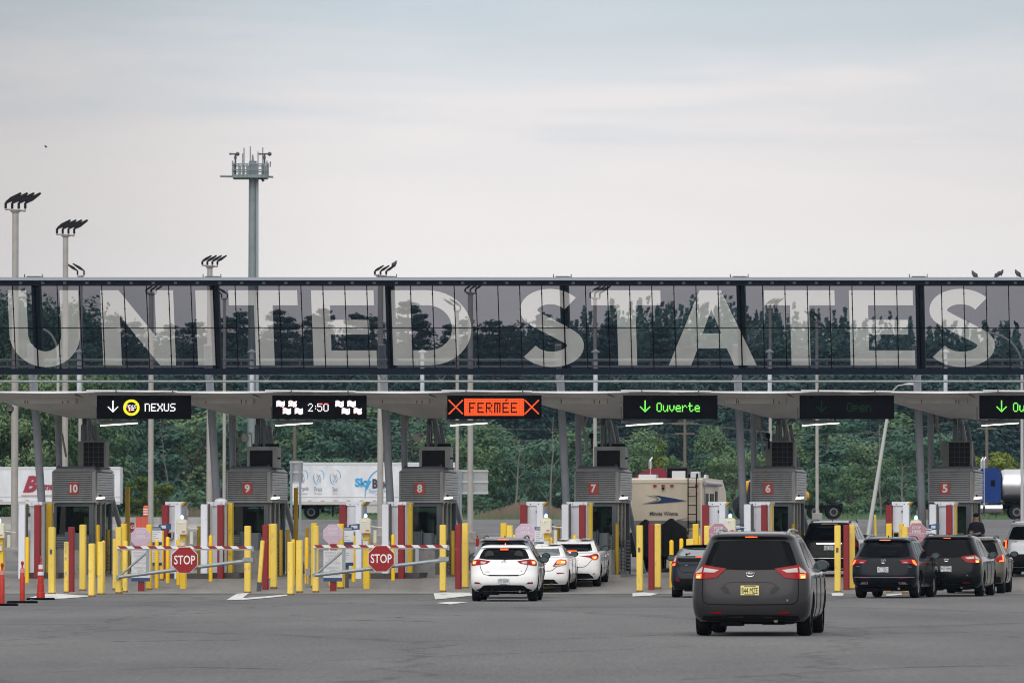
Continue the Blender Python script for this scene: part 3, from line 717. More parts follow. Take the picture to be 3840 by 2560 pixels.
    if i in (0, 1, 2, 4):
        mb = MB(); mb.box(w-.72, w-.34, D-.145, D-.142, 1.45, 2.05); mb.build('notice', mat('pale paper notice', (.35,.42,.40), .6), t)
    mb = MB(); mb.box(.02, w-.02, -1.15, -.55, -.05, .86); mb.box(.02, .5, -1.16, -.5, .0, .80); mb.box(-.02, w+.3, -1.3, 1.9, -.05, .06)
    mb.build('concrete_guard', M['conc'], t)
    mb = MB(); bx = .55; mb.box(bx, bx+.28, -.5, -.12, .86, 1.44, .03); mb.box(bx+.31, bx+.62, -.45, -.1, .86, 1.40, .03); mb.tube((bx+.29,-.5,.86),(bx+.29,-.5,1.5),.025,n=6)
    mb.build('steel_bin', mat('blue grey metal bins', (.17,.20,.225), .35, .5), t)
    mb = MB(); mb.tube((w+.10, 1.5, .05), (w+.10, 1.5, 1.3), .03, n=6)
    for r in range(9): mb.box(w-.02, w+.2, .55, .95, .25+r*.11, .29+r*.11)
    mb.build('side_rack', M['dgrey'], t)
    # wall lamp on the side of the fascia
    mb = MB(); mb.box(w+.02, w+.10, .25, .4, h0+.10, h0+.22); mb.path([(w+.05,.3,h0+.25),(w+.0,.2,h0+.33)], .02, 5); mb.build('lamp_arm', M['black'], t)
    mb = MB(); mb.add([(w+.02,.02,h0+.06),(w+.27,.02,h0+.09),(w+.27,.02,h0+.15),(w+.06,.02,h0+.14),(w+.02,.2,h0+.06),(w+.27,.2,h0+.09),(w+.27,.2,h0+.15),(w+.06,.2,h0+.14)], [(0,1,2,3),(7,6,5,4),(0,4,5,1),(3,2,6,7),(1,5,6,2),(4,0,3,7)])
    mb.build('lamp', M['glow'], t)
    # screen box on the roof
    tall = i in (0, 4, 5); zr = h1+.14
    mb = MB()
    if tall:
        x0 = (1.03-.16) if i == 0 else .56 if i == 4 else .62
        x0 = {0: .92, 4: .62, 5: .60}[i]
        mb.box(x0-.22, x0, .55, .9, zr, zr+.86); mb.box(x0, x0+.76, .40, .80, zr, zr+.86); mb.box(x0+.70, x0+.76, .37, .41, zr, zr+.86); mb.box(x0, x0+.76, .37, .41, zr+.82, zr+.86)
        scr = (x0+.02, x0+.70, zr+.02, zr+.82)
    else:
        x0 = .58; mb.box(x0, x0+.98, .5, 1.0, zr, zr+.66); mb.box(x0-.02, x0+1.0, .40, .5, zr+.56, zr+.68); mb.box(x0-.02, x0+.07, .40, .5, zr, zr+.56); mb.box(x0+.84, x0+1.0, .40, .5, zr, zr+.56)
        mb.use(M['black']); mb.tube((x0+.98,.45,zr+.30),(x0+1.09,.45,zr+.30),.03,n=8); mb.box(x0-.02,x0+.9,1.0,1.02,zr+.66,zr+.78)
        scr = (x0+.08, x0+.83, zr+.03, zr+.55)
    o = mb.build('screen_box', mat('screen box grey', (.15,.15,.15), .5) if tall else corr, t)
    mb = MB(); mb.box(scr[0], scr[1], .355 if tall else .395, .40, scr[2], scr[3])
    if tall:
        mb.use(mat('screen grid', (.05,.05,.055), .6))
        for q in range(1, 4): x = scr[0]+(scr[1]-scr[0])*q/4; mb.box(x-.005, x+.005, .35, .356, scr[2], scr[3])
        for q in range(1, 5): z = scr[2]+(scr[3]-scr[2])*q/5; mb.box(scr[0], scr[1], .351, .356, z-.005, z+.005)
    mb.build('screen', mat('dark screen', (.010,.010,.013), .55), o)
    if i in (1, 2):                                 # dome camera on a bracket
        mb = MB(); mb.lathe([(.02,zr+.83),(.10,zr+.85),(.13,zr+.95),(.10,zr+1.07),(.03,zr+1.10)], 12, x0-.10, .45); mb.path([(x0-.10,.45,zr+1.08),(x0+.1,.5,zr+1.12),(x0+.1,.6,zr+.6)], .025, 6)
        mb.build('dome_camera', mat('camera housing', (.40,.40,.38), .4), t)
    if i in (3, 4):
        mb = MB(); mb.box(x0-.18, x0-.06, .4, .5, zr+.95, zr+1.12); mb.tube((x0-.1,.45,zr+.6),(x0-.1,.45,zr+1.0),.03,n=6); mb.build('camera', M['black'], t)
    mb = MB()                                       # dark tapering mast with cables from booth roof up into the soffit
    mb.add([(.62,1.0,zr),(1.36,1.0,zr),(1.36,1.1,zr),(.62,1.1,zr),(.70,1.0,ZE-g-.95),(1.10,1.0,ZE-g-.95),(1.10,1.1,ZE-g-.95),(.70,1.1,ZE-g-.95)], [(1,2,6,5),(0,4,7,3)])
    mb.tube((.72,1.0,zr),(.74,1.0,ZE-g-.97),.075,n=10); mb.tube((1.0,1.0,zr),(.97,1.0,ZE-g-.97),.055,n=10); mb.tube((1.38,1.1,zr),(1.13,1.05,ZE-g-.97),.06,n=10); mb.tube((.86,.95,zr),(.86,.95,ZE-g-.97),.018,n=6)
    mb.build('mast', mat('mast steel', (.13,.14,.15), .45, .2), t)
    return t
for i in range(6): booth(i)

# ------------------------------------------------------------------ white radiation portal cabinets and their guard posts
CNT = {}
POSTS = []
def zone(px):
    for lim, n in ((425, 10), (1045, 9), (1705, 8), (2350, 7), (3010, 6)):
        if px < lim: return n
    return 5
def post(kind, px, ytop, ybase=None, wpx=22, v=None, lean=0, extra=None, desc=None):
    if v is None: v = onG(px, ybase, .02)
    u, _, _ = at(px, ybase or 2150, v); g = G(v)+.006; u = at(px, ytop, v)[0]; z1 = at(px, ytop, v)[2]; h = z1-g
    s = 21333/ (W(u, v).y); w = wpx/s
    names = dict(yellow=('post', 'square yellow post', 'yellow'), pale=('post', 'square pale yellow post', 'pale'), bright=('bollard', 'round topped bright yellow bollard', 'bright'),
                 ochre=('post', 'dark ochre yellow post', 'ochre'), red=('post', 'dark red post', 'red'))
    nm, ds, mt = names[kind]
    t = thing('bollard' if kind == 'bright' else 'guard_post', '', nm, W(u, v, g), -TH + rnd.uniform(-.03, .03), 'guard posts and bollards around the booths')
    mb = MB()
    if kind == 'bright': r = w/2; mb.lathe([(r, 0), (r, h-r), (r*.92, h-r*.55), (r*.7, h-r*.2), (r*.35, h-.01), (.01, h)], 16); b = mb.build('sleeve', M[mt], t, 50)
    elif kind == 'ochre': r = w/2; mb.lathe([(r, 0), (r, h-.01), (r*.95, h)], 16); b = mb.build('tube', M[mt], t, 50)
    else: r = w/2; mb.box(-r, r, -r, r, 0, h, .018); b = mb.build('shaft', M[mt], t)
    if kind in ('pale', 'yellow', 'ochre') and extra != 'far':
        q = MB(); k = w/2+.002; q.box(-k, k, -k, k, 0, .035+.03*rnd.random()); q.build('rusty_foot', M['rust'], t)
    if extra == 'slot': q = MB(); q.box(-.035, .035, -w/2-.012, -w/2, h*.60, h*.60+.14); q.build('key_box', M['dgrey'], t)
    if extra == 'grey foot': q = MB(); q.box(-w/2-.004, w/2+.004, -w/2-.004, w/2+.004, 0, .28); q.build('foot_plate', M['dgrey'], t)
    if extra == 'numbers':
        q = MB()
        for z in (.97, .83, .68, .39): q.box(-.03, .02, -w/2-.006, -w/2, h*z-.05, h*z+.04)
        q.build('peeled_marks', mat('peeled grey mark', (.35,.36,.36), .7), t)
    if lean: t.rotation_euler[1] = lean
    POSTS.append((px, v, kind, desc or ds, t)); return t
P_ = post
# in front of booth 10
P_('pale',195,1977,2224,23,extra='slot'); P_('pale',249,2032,2220,16,extra='numbers',desc='narrow pale yellow post with peeled grey marks'); P_('red',268,1976,2216,21); P_('pale',311,1967,2211,22)
P_('pale',345,2038,2234,22,desc='short rust stained pale yellow post'); P_('pale',379,2031,2227,22,desc='short square pale yellow post'); P_('bright',388,2025,2201,14); P_('bright',102,2012,2182,15)
P_('bright',367,1965,v=-.2,wpx=15); P_('ochre',405,1985,v=1.5,wpx=13)
# in front of booth 9
P_('ochre',479,1825,v=2.5,wpx=18,desc='very tall ochre yellow tube post'); P_('pale',432,2021,2209,16,desc='short square pale yellow post'); P_('pale',446,1977,2224,21,desc='tall pale yellow gate hinge post'); P_('yellow',465,1963,2206,20); P_('pale',470,2029,2218,15,desc='short square pale yellow post')
P_('yellow',560,1967,2208,20); P_('bright',588,2022,2202,15); P_('yellow',607,1990,2174,14); P_('bright',629,2011,2183,15); P_('bright',669,2017,2190,15); P_('bright',539,2030,2194,9)
P_('ochre',746,1972,v=-1.2,wpx=14); P_('bright',790,2005,2177,15); P_('pale',929,1972,2220,22,desc='tall pale yellow gate latch post'); P_('pale',971,2026,2214,14,lean=.075,extra='grey foot',desc='narrow pale yellow post leaning to the left')
P_('red',996,1968,2209,21); P_('pale',1027,1964,2205,22); P_('yellow',1014,1965,2170,14)
# in front of booth 8
P_('ochre',1053,1985,v=-.5,wpx=14); P_('ochre',1080,1985,v=1,wpx=13); P_('ochre',1110,1828,v=2.5,wpx=17,desc='very tall ochre yellow tube post')
P_('bright',1100,2020,2195,15); P_('pale',1090,2032,2228,21,desc='short square pale yellow post with black scrawl'); P_('pale',1123,2026,2221,22,desc='short square pale yellow post'); P_('ochre',1152,1977,v=6,wpx=14); P_('bright',1150,2013,2186,15)
P_('yellow',1179,1962,2200,22); P_('pale',1184,1973,2218,21,desc='tall pale yellow gate hinge post'); P_('yellow',1277,1964,2205,22); P_('bright',1299,2020,2198,15); P_('bright',1326,2006,2178,15); P_('bright',1368,2012,2187,15); P_('bright',1237,2020,2192,8)
P_('bright',1474,2002,2173,15); P_('pale',1661,1968,2216,22,desc='tall pale yellow gate latch post'); P_('bright',1407,2022,2140,8)
# in front of booth 7
P_('ochre',1698,1988,v=-.3,wpx=15); P_('red',1719,1966,2206,21); P_('pale',1745,1962,2202,22); P_('bright',1809,2019,2190,15); P_('bright',1853,2013,2186,14); P_('pale',1837,2014,2205,26,desc='short square pale yellow post')
P_('yellow',1889,1962,2206,21); P_('pale',1912,1970,2212,21); P_('bright',1928,2004,2180,14); P_('bright',2065,2013,2186,15); P_('bright',2155,2004,2175,15); P_('ochre',2094,1970,v=-1.2,wpx=15)
P_('ochre',2313,1962,v=-.2,wpx=14)
# in front of booth 6
P_('pale',2399,1970,2216,22,extra='slot'); P_('red',2443,1965,2209,21); P_('pale',2467,1964,2205,22); P_('bright',2518,2023,2200,16); P_('bright',2555,2017,2190,15); P_('pale',2589,2021,2206,28,desc='short square pale yellow post')
P_('yellow',2609,1964,2206,21); P_('bright',2622,2006,2182,14); P_('pale',2652,1971,2210,21); P_('ochre',2975,1962,v=-.2,wpx=14); P_('ochre',3000,1990,v=1,wpx=10)
# in front of booth 5
P_('pale',3141,1970,2218,22,extra='slot'); P_('red',3174,1968,2209,21); P_('pale',3195,1966,2207,21); P_('yellow',3287,1931,v=22,wpx=8,lean=-.03,desc='thin yellow marker post on the far roadway',extra='far')
P_('yellow',3334,1963,2218,21); P_('yellow',3381,1963,2209,17); P_('pale',3394,1974,2222,21); P_('ochre',3637,1971,v=-.3,wpx=14)
for z in (10, 9, 8, 7, 6, 5):
    byd = {}
    for p in sorted([p for p in POSTS if zone(p[0]) == z], key=lambda p: p[0]): byd.setdefault(p[3], []).append(p)
    for d, L_ in byd.items():
        for i, p in enumerate(L_):
            p[4]['label'] = f'{d} near booth {z}' if len(L_) == 1 else f'{d}, {ORD[i]} from left of {len(L_)} near booth {z}'

def portal(px, side, n):                            # side L: pylon left of the lane sign cluster (red post on its left); R: beside the booth
    v = -2.6; g = G(v)
    if side == 'R':
        x0, xn, xw, xr, xy = px                     # narrow front column, wide cabinet, red post, ochre edge (photo columns)
        U_ = lambda p: at(p, 1890, v)[0]
        b = U_(xn); t = thing('portal_cabinet', f'tall white portal cabinet with red guard on the left of booth {n}', 'portal cabinet', W(b, v, g), -TH, 'white portal cabinets')
        zt = at(xn, 1881, v)[2]-g; zn = at(xn, 1891, v)[2]-g
        f = lambda p: U_(p)-b
        mb = MB(); mb.box(f(xw[0]), f(xw[1]), .3, 1.25, .18, zt-.05); mb.xz([(f(xw[0])-.14, zt), (f(xw[1])+.03, zt), (f(xw[1])+.03, zt-.05), (f(xw[1]), zt-.13), (f(xw[0]), zt-.13), (f(xw[0])-.14, zt-.02)], .22, 1.3)
        mb.use(M['black']); mb.box(f(xw[0])+.06, f(xw[0])+.085, .212, .22, zt-.07, zt-.045); mb.box(f(xw[1])-.10, f(xw[1])-.075, .212, .22, zt-.07, zt-.045)
        mb.build('cabinet', M['white'], t)
        mb = MB(); mb.box(f(xn-13), f(xn+13), -.12, .12, -.02, zn, .02); mb.box(f(xn-13)-.004, f(xn+13)+.006, -.124, .124, zn-.10, zn-.085); mb.build('front_column', M['white'], t)
        mb = MB(); mb.box(f(xr-11), f(xr+11), -.10, .12, -.02, at(xr, 1893, v)[2]-g, .01); mb.build('red_guard', M['red'], t)
        mb = MB(); mb.box(f(xy[0]), f(xy[1]), .6, .8, .05, zt-.03); mb.build('yellow_edge', M['yellow'] if n != 10 else M['ochre'], t)
        mb = MB(); mb.box(f(xw[0])-.1, f(xy[1])+.35, .16, 1.4, -.02, .19); mb.build('plinth', mat('dark plinth', (.07,.065,.06), .9, 0, .3, 3), t)
        mb = MB(); mb.box(f(xn+13)+.01, f(xn+13)+.05, .0, .08, 1.2, zn+.03)
        if n == 9: mb.use(M['bwhite']); mb.ball((f(xn)+.4, .5, zt+.03), .16, 10, 1.3, 1, .6)
        mb.build('cable', mat('dirty cable', (.10,.085,.06), .7), t)
    else:
        xr, x0, x1, xn = px
        U_ = lambda p: at(p, 1890, v)[0]
        b = U_(x0); t = thing('portal_cabinet', f'white portal cabinet with yellow flap, on the lane island left of booth {n}', 'portal cabinet', W(b, v, g), -TH, 'white portal cabinets')
        f = lambda p: U_(p)-b
        zt = at(x0, 1880, v)[2]-g; zn = at(x0, 1893, v)[2]-g
        mb = MB(); mb.box(f(x0), f(x1)-.1, .1, .95, .15, zt-.04); mb.xz([(f(x0)-.03, zt), (f(x1)+.02, zt), (f(x1)-.10, zt-.13), (f(x0), zt-.13), (f(x0)-.03, zt-.1)], .05, 1.0)
        mb.use(M['black']); mb.box(f(x0)+.1, f(x0)+.125, .04, .05, zt-.09, zt-.065); mb.box(f(x0)+.36, f(x0)+.385, .04, .05, zt-.09, zt-.065)
        mb.box(f(x0)+.28, f(x0)+.33, .06, .1, zt-.36, zt-.28); mb.build('cabinet', M['white'], t)
        mb = MB(); mb.box(f(xn-12), f(xn+12), -.16, .09, -.02, zn, .015); mb.build('front_column', M['white'], t)
        mb = MB(); mb.xz([(f(x1)-.11, zt-.11), (f(x1)+.03, zt-.005), (f(x1)+.11, zt-.01), (f(x1)-.03, zt-.14)], .0, .3); mb.build('yellow_flap', M['ochre'], t)
        mb = MB(); mb.box(f(xr-11.5), f(xr+11.5), -.12, .12, -.02, zn, .01); mb.build('red_guard', M['red'], t)
        mb = MB(); mb.box(f(x0)-.1, f(x1)+.9, .0, 1.1, -.02, .17); mb.build('plinth', MATS.get('dark plinth') or M['dgrey'], t)
        mb = MB(); mb.add([(f(x0)+.03,-.02,1.27),(f(x0)+.23,-.02,1.27),(f(x0)+.28,-.02,1.5),(f(x0)+.03,-.02,1.5),(f(x0)+.03,.12,1.27),(f(x0)+.23,.12,1.27),(f(x0)+.28,.12,1.5),(f(x0)+.03,.12,1.5)], [(0,1,2,3),(7,6,5,4),(0,4,5,1),(3,2,6,7),(1,5,6,2),(4,0,3,7)])
        mb.use(M['black']); mb.box(f(x0)+.05, f(x0)+.19, -.03, -.021, 1.31, 1.46); mb.build('camera_hood', mat('tan hood', (.36,.34,.31), .5), t)
    return t
portal((None, 85, (105, 150), 144, (157, 177)), 'R', 10); portal((None, 768, (787, 836), 830, (840, 856)), 'R', 9); portal((None, 1447, (1462, 1516), 1507, (1516, 1530)), 'R', 8)
portal((None, 2121, (2134, 2196), 2185, (2196, 2207)), 'R', 7); portal((None, 2804, (2821, 2880), 2867, (2878, 2886)), 'R', 6); portal((None, 3499, (3516, 3572), 3560, (3570, 3578)), 'R', 5)
portal((609+12, 621, 688, 672), 'L', 9); portal((1286, 1299, 1364, 1349), 'L', 8); portal((1964, 1976, 2043, 2028), 'L', 7); portal((2646, 2658, 2726, 2711), 'L', 6); portal((3334, 3347, 3411, 3399), 'L', 5)

# ------------------------------------------------------------------ card readers with blue lamps
def reader(px, py, n, ped=None):
    v = -9.5; u, _, z = at(px, py, v); g = G(v); t = thing('lane_reader', f'cream reader box with blue beacon on a yellow post, left of booth {n}', 'lane reader', W(u, v, g), -TH, 'cream lane reader boxes with blue beacons')
    z -= g
    mb = MB(); mb.box(-.09, .09, -.09, .09, 0, z-.02, .012); mb.build('yellow_post', M['yellow'], t)
    mb = MB(); mb.box(-.17, .17, -.28, -.09, z, z+.40, .02); mb.xz([(-.16, z+.40), (.16, z+.40), (.12, z+.445), (-.12, z+.445)], -.27, -.1)
    mb.use(M['bwhite']); mb.box(-.08, .04, -.286, -.28, z+.28, z+.38); mb.use(mat('small red label', (.6,.15,.15), .5)); mb.box(.03, .13, -.286, -.28, z+.05, z+.10)
    mb.use(M['yellow']); mb.box(-.07, .09, -.25, -.08, z+.445, z+.475)
    b = mb.build('reader_box', M['offw'], t); text('LED', .05, M['dgrey'], 'lettering', b, (-.02, -.289, z+.33))
    mb = MB(); mb.lathe([(.03, z+.475), (.05, z+.49), (.05, z+.55), (.02, z+.59)], 10, 0, -.18); mb.build('beacon', M['bluel'], t, 40)
    mb = MB(); mb.path([(.17,-.15,z+.2),(.30,-.12,z+.18),(.46,0,z+.16)], .018, 6); mb.box(.22, .32, -.1, .0, z-.30, z+.08, .01); mb.build('conduit', M['offw'], t)
    mb = MB(); mb.path([(-.10,-.13,z-.02),(-.13,-.14,z-.15),(-.02,-.14,z-.22),(.10,-.14,z-.16)], .012, 5); mb.box(-.08, .08, -.18, -.09, z-.40, z-.25, .01); mb.build('camera', mat('pale camera', (.6,.6,.58), .4), t)
reader(4, 2015, 10); reader(688, 2002, 9); reader(1376, 1997, 8); reader(2052, 1997, 7); reader(2742, 1997, 6); reader(3438, 2004, 5)

# ------------------------------------------------------------------ stop here signs, information boards, swing gates
def octagon(r): return [(r/math.cos(math.pi/8)*math.cos(math.pi/8+i*math.pi/4), r/math.cos(math.pi/8)*math.sin(math.pi/8+i*math.pi/4)) for i in range(8)]
fadep = mat('sun faded pink sign', (.52,.38,.48), .5, 0, .08, 3); fadew = mat('faded white sign', (.60,.60,.62), .5)
def stop_here(px, py, n, fade=True, ring=None):
    v = onG(px, 2214, .02); u, _, z = at(px, py, v); g = G(v); z -= g
    t = thing('stop_here_sign', (f'faded pink octagonal STOP HERE sign on a dark red post near booth {n}' if fade else f'dusty rose octagonal STOP HERE sign near booth {n}'), 'sign', W(u, v, g), -TH*.3, 'STOP HERE signs on the lane islands')
    mb = MB(); mb.box(-.09, .09, 0, .18, 0, z+.05, .01); mb.build('post', M['red'], t)
    m = fadep if fade else mat('dusty rose sign', (.42,.20,.26), .5, 0, .1, 3)
    mb = MB(); mb.xz([(x, y+z) for x, y in octagon(.29)], -.03, -.012); o = mb.build('octagon', m, t)
    mb = MB(); mb.xz([(x, y+z) for x, y in octagon(.30)], -.014, -.002); mb.build('rim', fadew, o)
    text('STOP', .085, fadew, 'lettering', o, (0, -.034, z+.155), bold=.02); text('HERE', .085, fadew, 'lettering', o, (0, -.034, z+.04), bold=.02)
    text('ARRETEZ\nICI', .19, mat('very faded lettering', (.54,.45,.51), .5), 'lettering', o, (0, -.034, z-.14), bold=.01)
    mb = MB(); mb.box(-.27, .27, -.036, -.031, z-.03, z-.018); mb.build('dividing_line', fadew, o)
    if ring:
        mb = MB(); zz0 = at(px, 2165, v)[2]-g; zz1 = at(px, 2062, v)[2]-g; x0 = -.29
        mb.box(x0, x0+.57, -.03, -.012, zz0, zz1); o = mb.build('instruction_board', fadew, t)
        mb = MB(); mb.box(x0, x0+.57, -.034, -.030, zz0-.11, zz0); mb.use(fadew); mb.lathe([(.035, 0), (.035, .004)], 12); mb.build('blue_band', M['blue'], o)
        tm = mat('faded grey lettering', (.36,.36,.40), .6); h = zz1-zz0
        text('ADVANCE TO\nINSPECTION\nBOOTH\nWHEN CLEAR', h*.46, tm, 'lettering', o, (x0+.28, -.033, zz0+h*.73), w=.46); text('AVANCEZ AU\nPOSTE\nD\'INSPECTION', h*.34, tm, 'lettering', o, (x0+.28, -.033, zz0+h*.24), w=.42)
stop_here(529, 2014, 9, True, 1); stop_here(1249, 2002, 8, True, 1); stop_here(1970, 1999, 7); stop_here(2694, 1998, 6, False); stop_here(3437, 1996, 5, False)
def board(px0, px1, n, y0=1976, y1=2043, dual=True):
    v = onG((px0+px1)/2, 2202, .02); ua = at(px0, 2000, v)[0]; ub = at(px1, 2000, v)[0]; g = G(v); t = thing('information_board', f'white information board with navy bands beside the STOP HERE sign near booth {n}', 'information board', W((ua+ub)/2, v+.2, g), -TH, 'white information boards on the lane islands')
    w = (ub-ua)/2; Z = lambda y: at(px0, y, v)[2]-g
    mb = MB(); mb.box(-.05, .05, 0, .08, 0, Z(y0)); mb.build('post', M['dgrey'], t)
    k = (y1-y0)/67
    def panel(a, b, head):
        mb = MB(); mb.box(-w, w, -.03, -.01, Z(b), Z(a)); p = mb.build('board', mat('clean white board', (.66,.68,.74), .45), t)
        mb = MB()
        if head: mb.box(-w-.003, w+.003, -.034, -.029, Z(a+11), Z(a)+.01)
        mb.box(-w-.003, w+.003, -.034, -.029, Z(b), Z(b-12)); mb.build('navy_band', M['blue'], p)
        if head: text('FREE AND SECURE', .05, M['signw'], 'lettering', p, (0, -.037, Z(a+5.5)), w=w*1.5)
        q = MB(); rr = random.Random(px0+a)
        for i in range(5): z = Z(a+17+i*8); x = -w+.04; q.box(x, x+w*(.5+1.0*rr.random()), -.033, -.030, z-.008, z+.006)
        q.build('printed_lines', mat('printed grey lines', (.25,.27,.33), .6), p)
    panel(y0, y1, True)
    if dual: panel(2056, 2120, False)
    mb = MB(); mb.xz([(w*.35, Z(1966)), (w+.22, Z(1962)), (w+.22, Z(1984)), (w*.35, Z(1986))], -.02, .25); mb.use(mat('blank light display', (.55,.58,.62), .3)); mb.box(w*.35+.07, w+.13, -.03, -.021, Z(1980), Z(1969)); mb.build('kiosk_screen', M['blue'], t)
board(563, 602, 9); board(1268, 1321, 8); board(2000, 2039, 7); board(2722, 2756, 6, 1976, 2030, False); board(3463, 3490, 5, 1978, 2030, False)

def gate(pxa, pxb, ya, yb, yc, yd, sx, sy, n):
    v = onG(pxa, 2224, .02)-.15; ua, _, z1 = at(pxa, ya, v); ub, _, z2 = at(pxb, yb, v); _, _, z3 = at(pxa, yc, v); _, _, z4 = at(pxb, yd, v); g = G(v)
    L_ = ub-ua; z1 -= g; z2 -= g; z3 -= g; z4 -= g
    t = thing('swing_gate', f'red and white striped swing gate carrying a STOP sign in front of booth {n}', 'gate', W(ua, v, g), 0, 'striped swing gates closing lanes')
    mb = MB(); mb.box(0, L_, -.03, .03, z1-.06, z1-.02); mb.tube((0,0,z3),(L_,0,z4),.055,n=14); mb.box(.03,.09,-.02,.02,z3,z1-.04); k = L_*.225
    zb = z3+(z4-z3)*.225
    mb.box(k-.05,k+.05,-.035,.035,zb,z1-.04); mb.tube((.12,0,z3+.08),(k-.02,0,z1-.12),.035,n=10); k2 = L_*.77; mb.box(k2-.05,k2+.05,-.035,.035,z3+(z4-z3)*.77,z1-.04)
    mb.box(L_-.28, L_+.02, -.06, .06, z4-.04, z4+.08); mb.box(L_-.02, L_+.04, -.05, .05, z1-.09, z1+.05); mb.box(-.04,.05,-.06,.06,z3-.05,z3+.06)
    mb.build('frame', M['grey'], t)
    mb = MB(); mb.box(0, L_, -.028, .028, z1-.015, z1+.06); b = mb.build('top_rail', M['signw'], t)
    mb = MB(); x = .0
    while x+.32 < L_:
        mb.prism([(x+.09, z1-.016), (x+.32, z1-.016), (x+.23, z1+.061), (x, z1+.061)], lambda a, b_: (a, -.031, b_), lambda a, b_: (a, .031, b_)); x += .44
    mb.build('red_stripe', mat('stripe red', (.28,.006,.01), .4), b)
    us, _, zs = at(sx, sy, v-.06); x = us-ua; z = zs-g
    mb = MB(); mb.xz([(a+x, c+z) for a, c in octagon(.372)], -.105, -.09); o = mb.build('stop_sign', M['stopred'], t)
    mb = MB(); mb.xz([(a+x, c+z) for a, c in octagon(.388)], -.092, -.075); mb.build('white_rim', M['signw'], o)
    text('STOP', .265, M['signw'], 'lettering', o, (x, -.109, z), w=.62, bold=.014)
gate(440, 946, 2054, 2051, 2163, 2099, 691, 2098, 9)
gate(1176, 1680, 2050, 2048, 2156, 2097, 1428, 2093, 8)

# ------------------------------------------------------------------ small fixed things
def elec(px, py, n, lab):
    v = onG(px, 2200, .02); u, _, z = at(px, py, v); g = G(v); z -= g
    t = thing('electrical_box', lab, 'electrical box', W(u, v, g), -TH)
    mb = MB(); mb.box(-.08,.08,-.05,.05,z-.10,z+.11,.01); mb.build('box', mat('box grey', (.27,.29,.28), .5), t)
    mb = MB(); mb.tube((-.05,0,-.02),(-.05,0,z-.1),.018,n=6); mb.tube((.05,0,-.02),(.05,0,z-.1),.018,n=6); mb.build('conduit', M['grey'], t)
elec(1156, 2144, 8, 'small grey electrical box on two pipes beside a round bollard near booth 8')
elec(264, 2168, 10, 'small grey electrical box on a pipe against the dark red post near booth 10')
def delin(px, yt, yb, cone, lab):
    v = onG(px, yb); u, _, z = at(px, yt, v); h = z-G(v); t = thing('delineator', lab, 'delineator', W(u, v, G(v)), 0, 'orange red plastic delineators')
    mb = MB()
    if cone: mb.lathe([(.115,.03),(.11,.2),(.10,.21),(.095,.42),(.082,.43),(.078,.62),(.062,.63),(.055,h-.3),(.026,h-.2),(.022,h-.13),(.03,h-.1),(.012,h)], 14)
    else: mb.lathe([(.065,.03),(.065,h*.62),(.057,h*.64),(.055,h-.22),(.024,h-.17),(.024,h-.1),(.042,h-.07),(.035,h-.02),(.01,h)], 14)
    o = mb.build('tube', M['orange'], t, 40)
    mb = MB()
    for a, b, r in (((h*.70, h*.80, .064), (h*.56, h*.64, .083)) if cone else ((h*.72, h*.82, .059),)): mb.lathe([(r, a), (r*.97, b)], 14)
    mb.build('reflective_band', M['refl'] if cone else mat('dull band', (.6,.25,.22), .5), t, 40)
    mb = MB(); w = .43 if cone else .45; mb.box(-w*.85, w*.85, -.2, .2, 0, .04, .03); mb.build('base', M['blackm'], t)
delin(8, 2109, 2270, False, 'red flexible delineator post on a black base at the left edge of the photo'); delin(84, 2102, 2260, False, 'red flexible delineator post on a black base between the edge one and the cone'); delin(153, 2083, 2248, True, 'orange traffic cone post with two white bands beside the pale yellow posts')
def far_delin(px, yt, yb, v, lab):
    u, _, z = at(px, yt, v); g = G(v); t = thing('channel_marker', lab, 'traffic marker', W(u, v, g), 0); h = z-g
    mb = MB(); mb.lathe([(.06,0),(.055,h-.1),(.02,h-.05),(.03,h)], 10); mb.build('tube', M['orange'], t); mb = MB(); mb.lathe([(.062,h*.55),(.06,h*.7)], 10); mb.build('band', M['refl'], t)
far_delin(1790, 2008, 2060, 8, 'thin red channel marker beyond the dark SUV, left of lane 7')
def dome(px, py, lab):
    v = -1.5; u, _, z = at(px, py, v); t = thing('security_camera', lab, 'security camera', W(u, v, z), -TH)
    mb = MB(); mb.lathe([(.10,.0),(.115,.03),(.11,.13),(.06,.16)], 14); mb.tube((.02,0,.15),(.03,0,.62),.022,n=8); mb.build('housing', mat('camera beige', (.42,.42,.40), .4), t, 40)
    mb = MB(); mb.ball((0,0,0), .075, 12); mb.build('lens_dome', M['black'], t, 60)
dome(39, 1541, 'beige dome security camera hanging from the canopy beside the left light pole')
# ------------------------------------------------------------------ cars
def paint(name, col, rough=.22, metal=0, flake=0):
    return mat(name, col, rough, metal, flake or .04, 2.5, coat=1, spec=.10)
PT = dict(grey=paint('dark grey metallic paint', (.043,.041,.044), .34, .4), white=paint('white paint', (.86,.86,.86), .3), black=paint('black paint', (.004,.0045,.006), .25),
          navy=paint('blue black paint', (.006,.009,.014), .25, .1), slate=paint('slate metallic paint', (.022,.027,.035), .3, .3), bronze=paint('bronze grey paint', (.13,.115,.095), .3, .6), silver=paint('silver white paint', (.50,.52,.55), .3, .3),
          dsilver=paint('dark silver paint', (.22,.24,.27), .3, .6))
TL_DARK = mat('dark red lamp lens', (.26,.004,.008), .2, coat=.25, spec=.2); TL_LIT = mat('lit brake lamp', (1,.12,.03), .3, emit=2.6, ecol=(1,.085,.015)); TL_HOT = mat('hot lamp core', (1,.5,.1), .3, emit=3.2, ecol=(1,.40,.08))
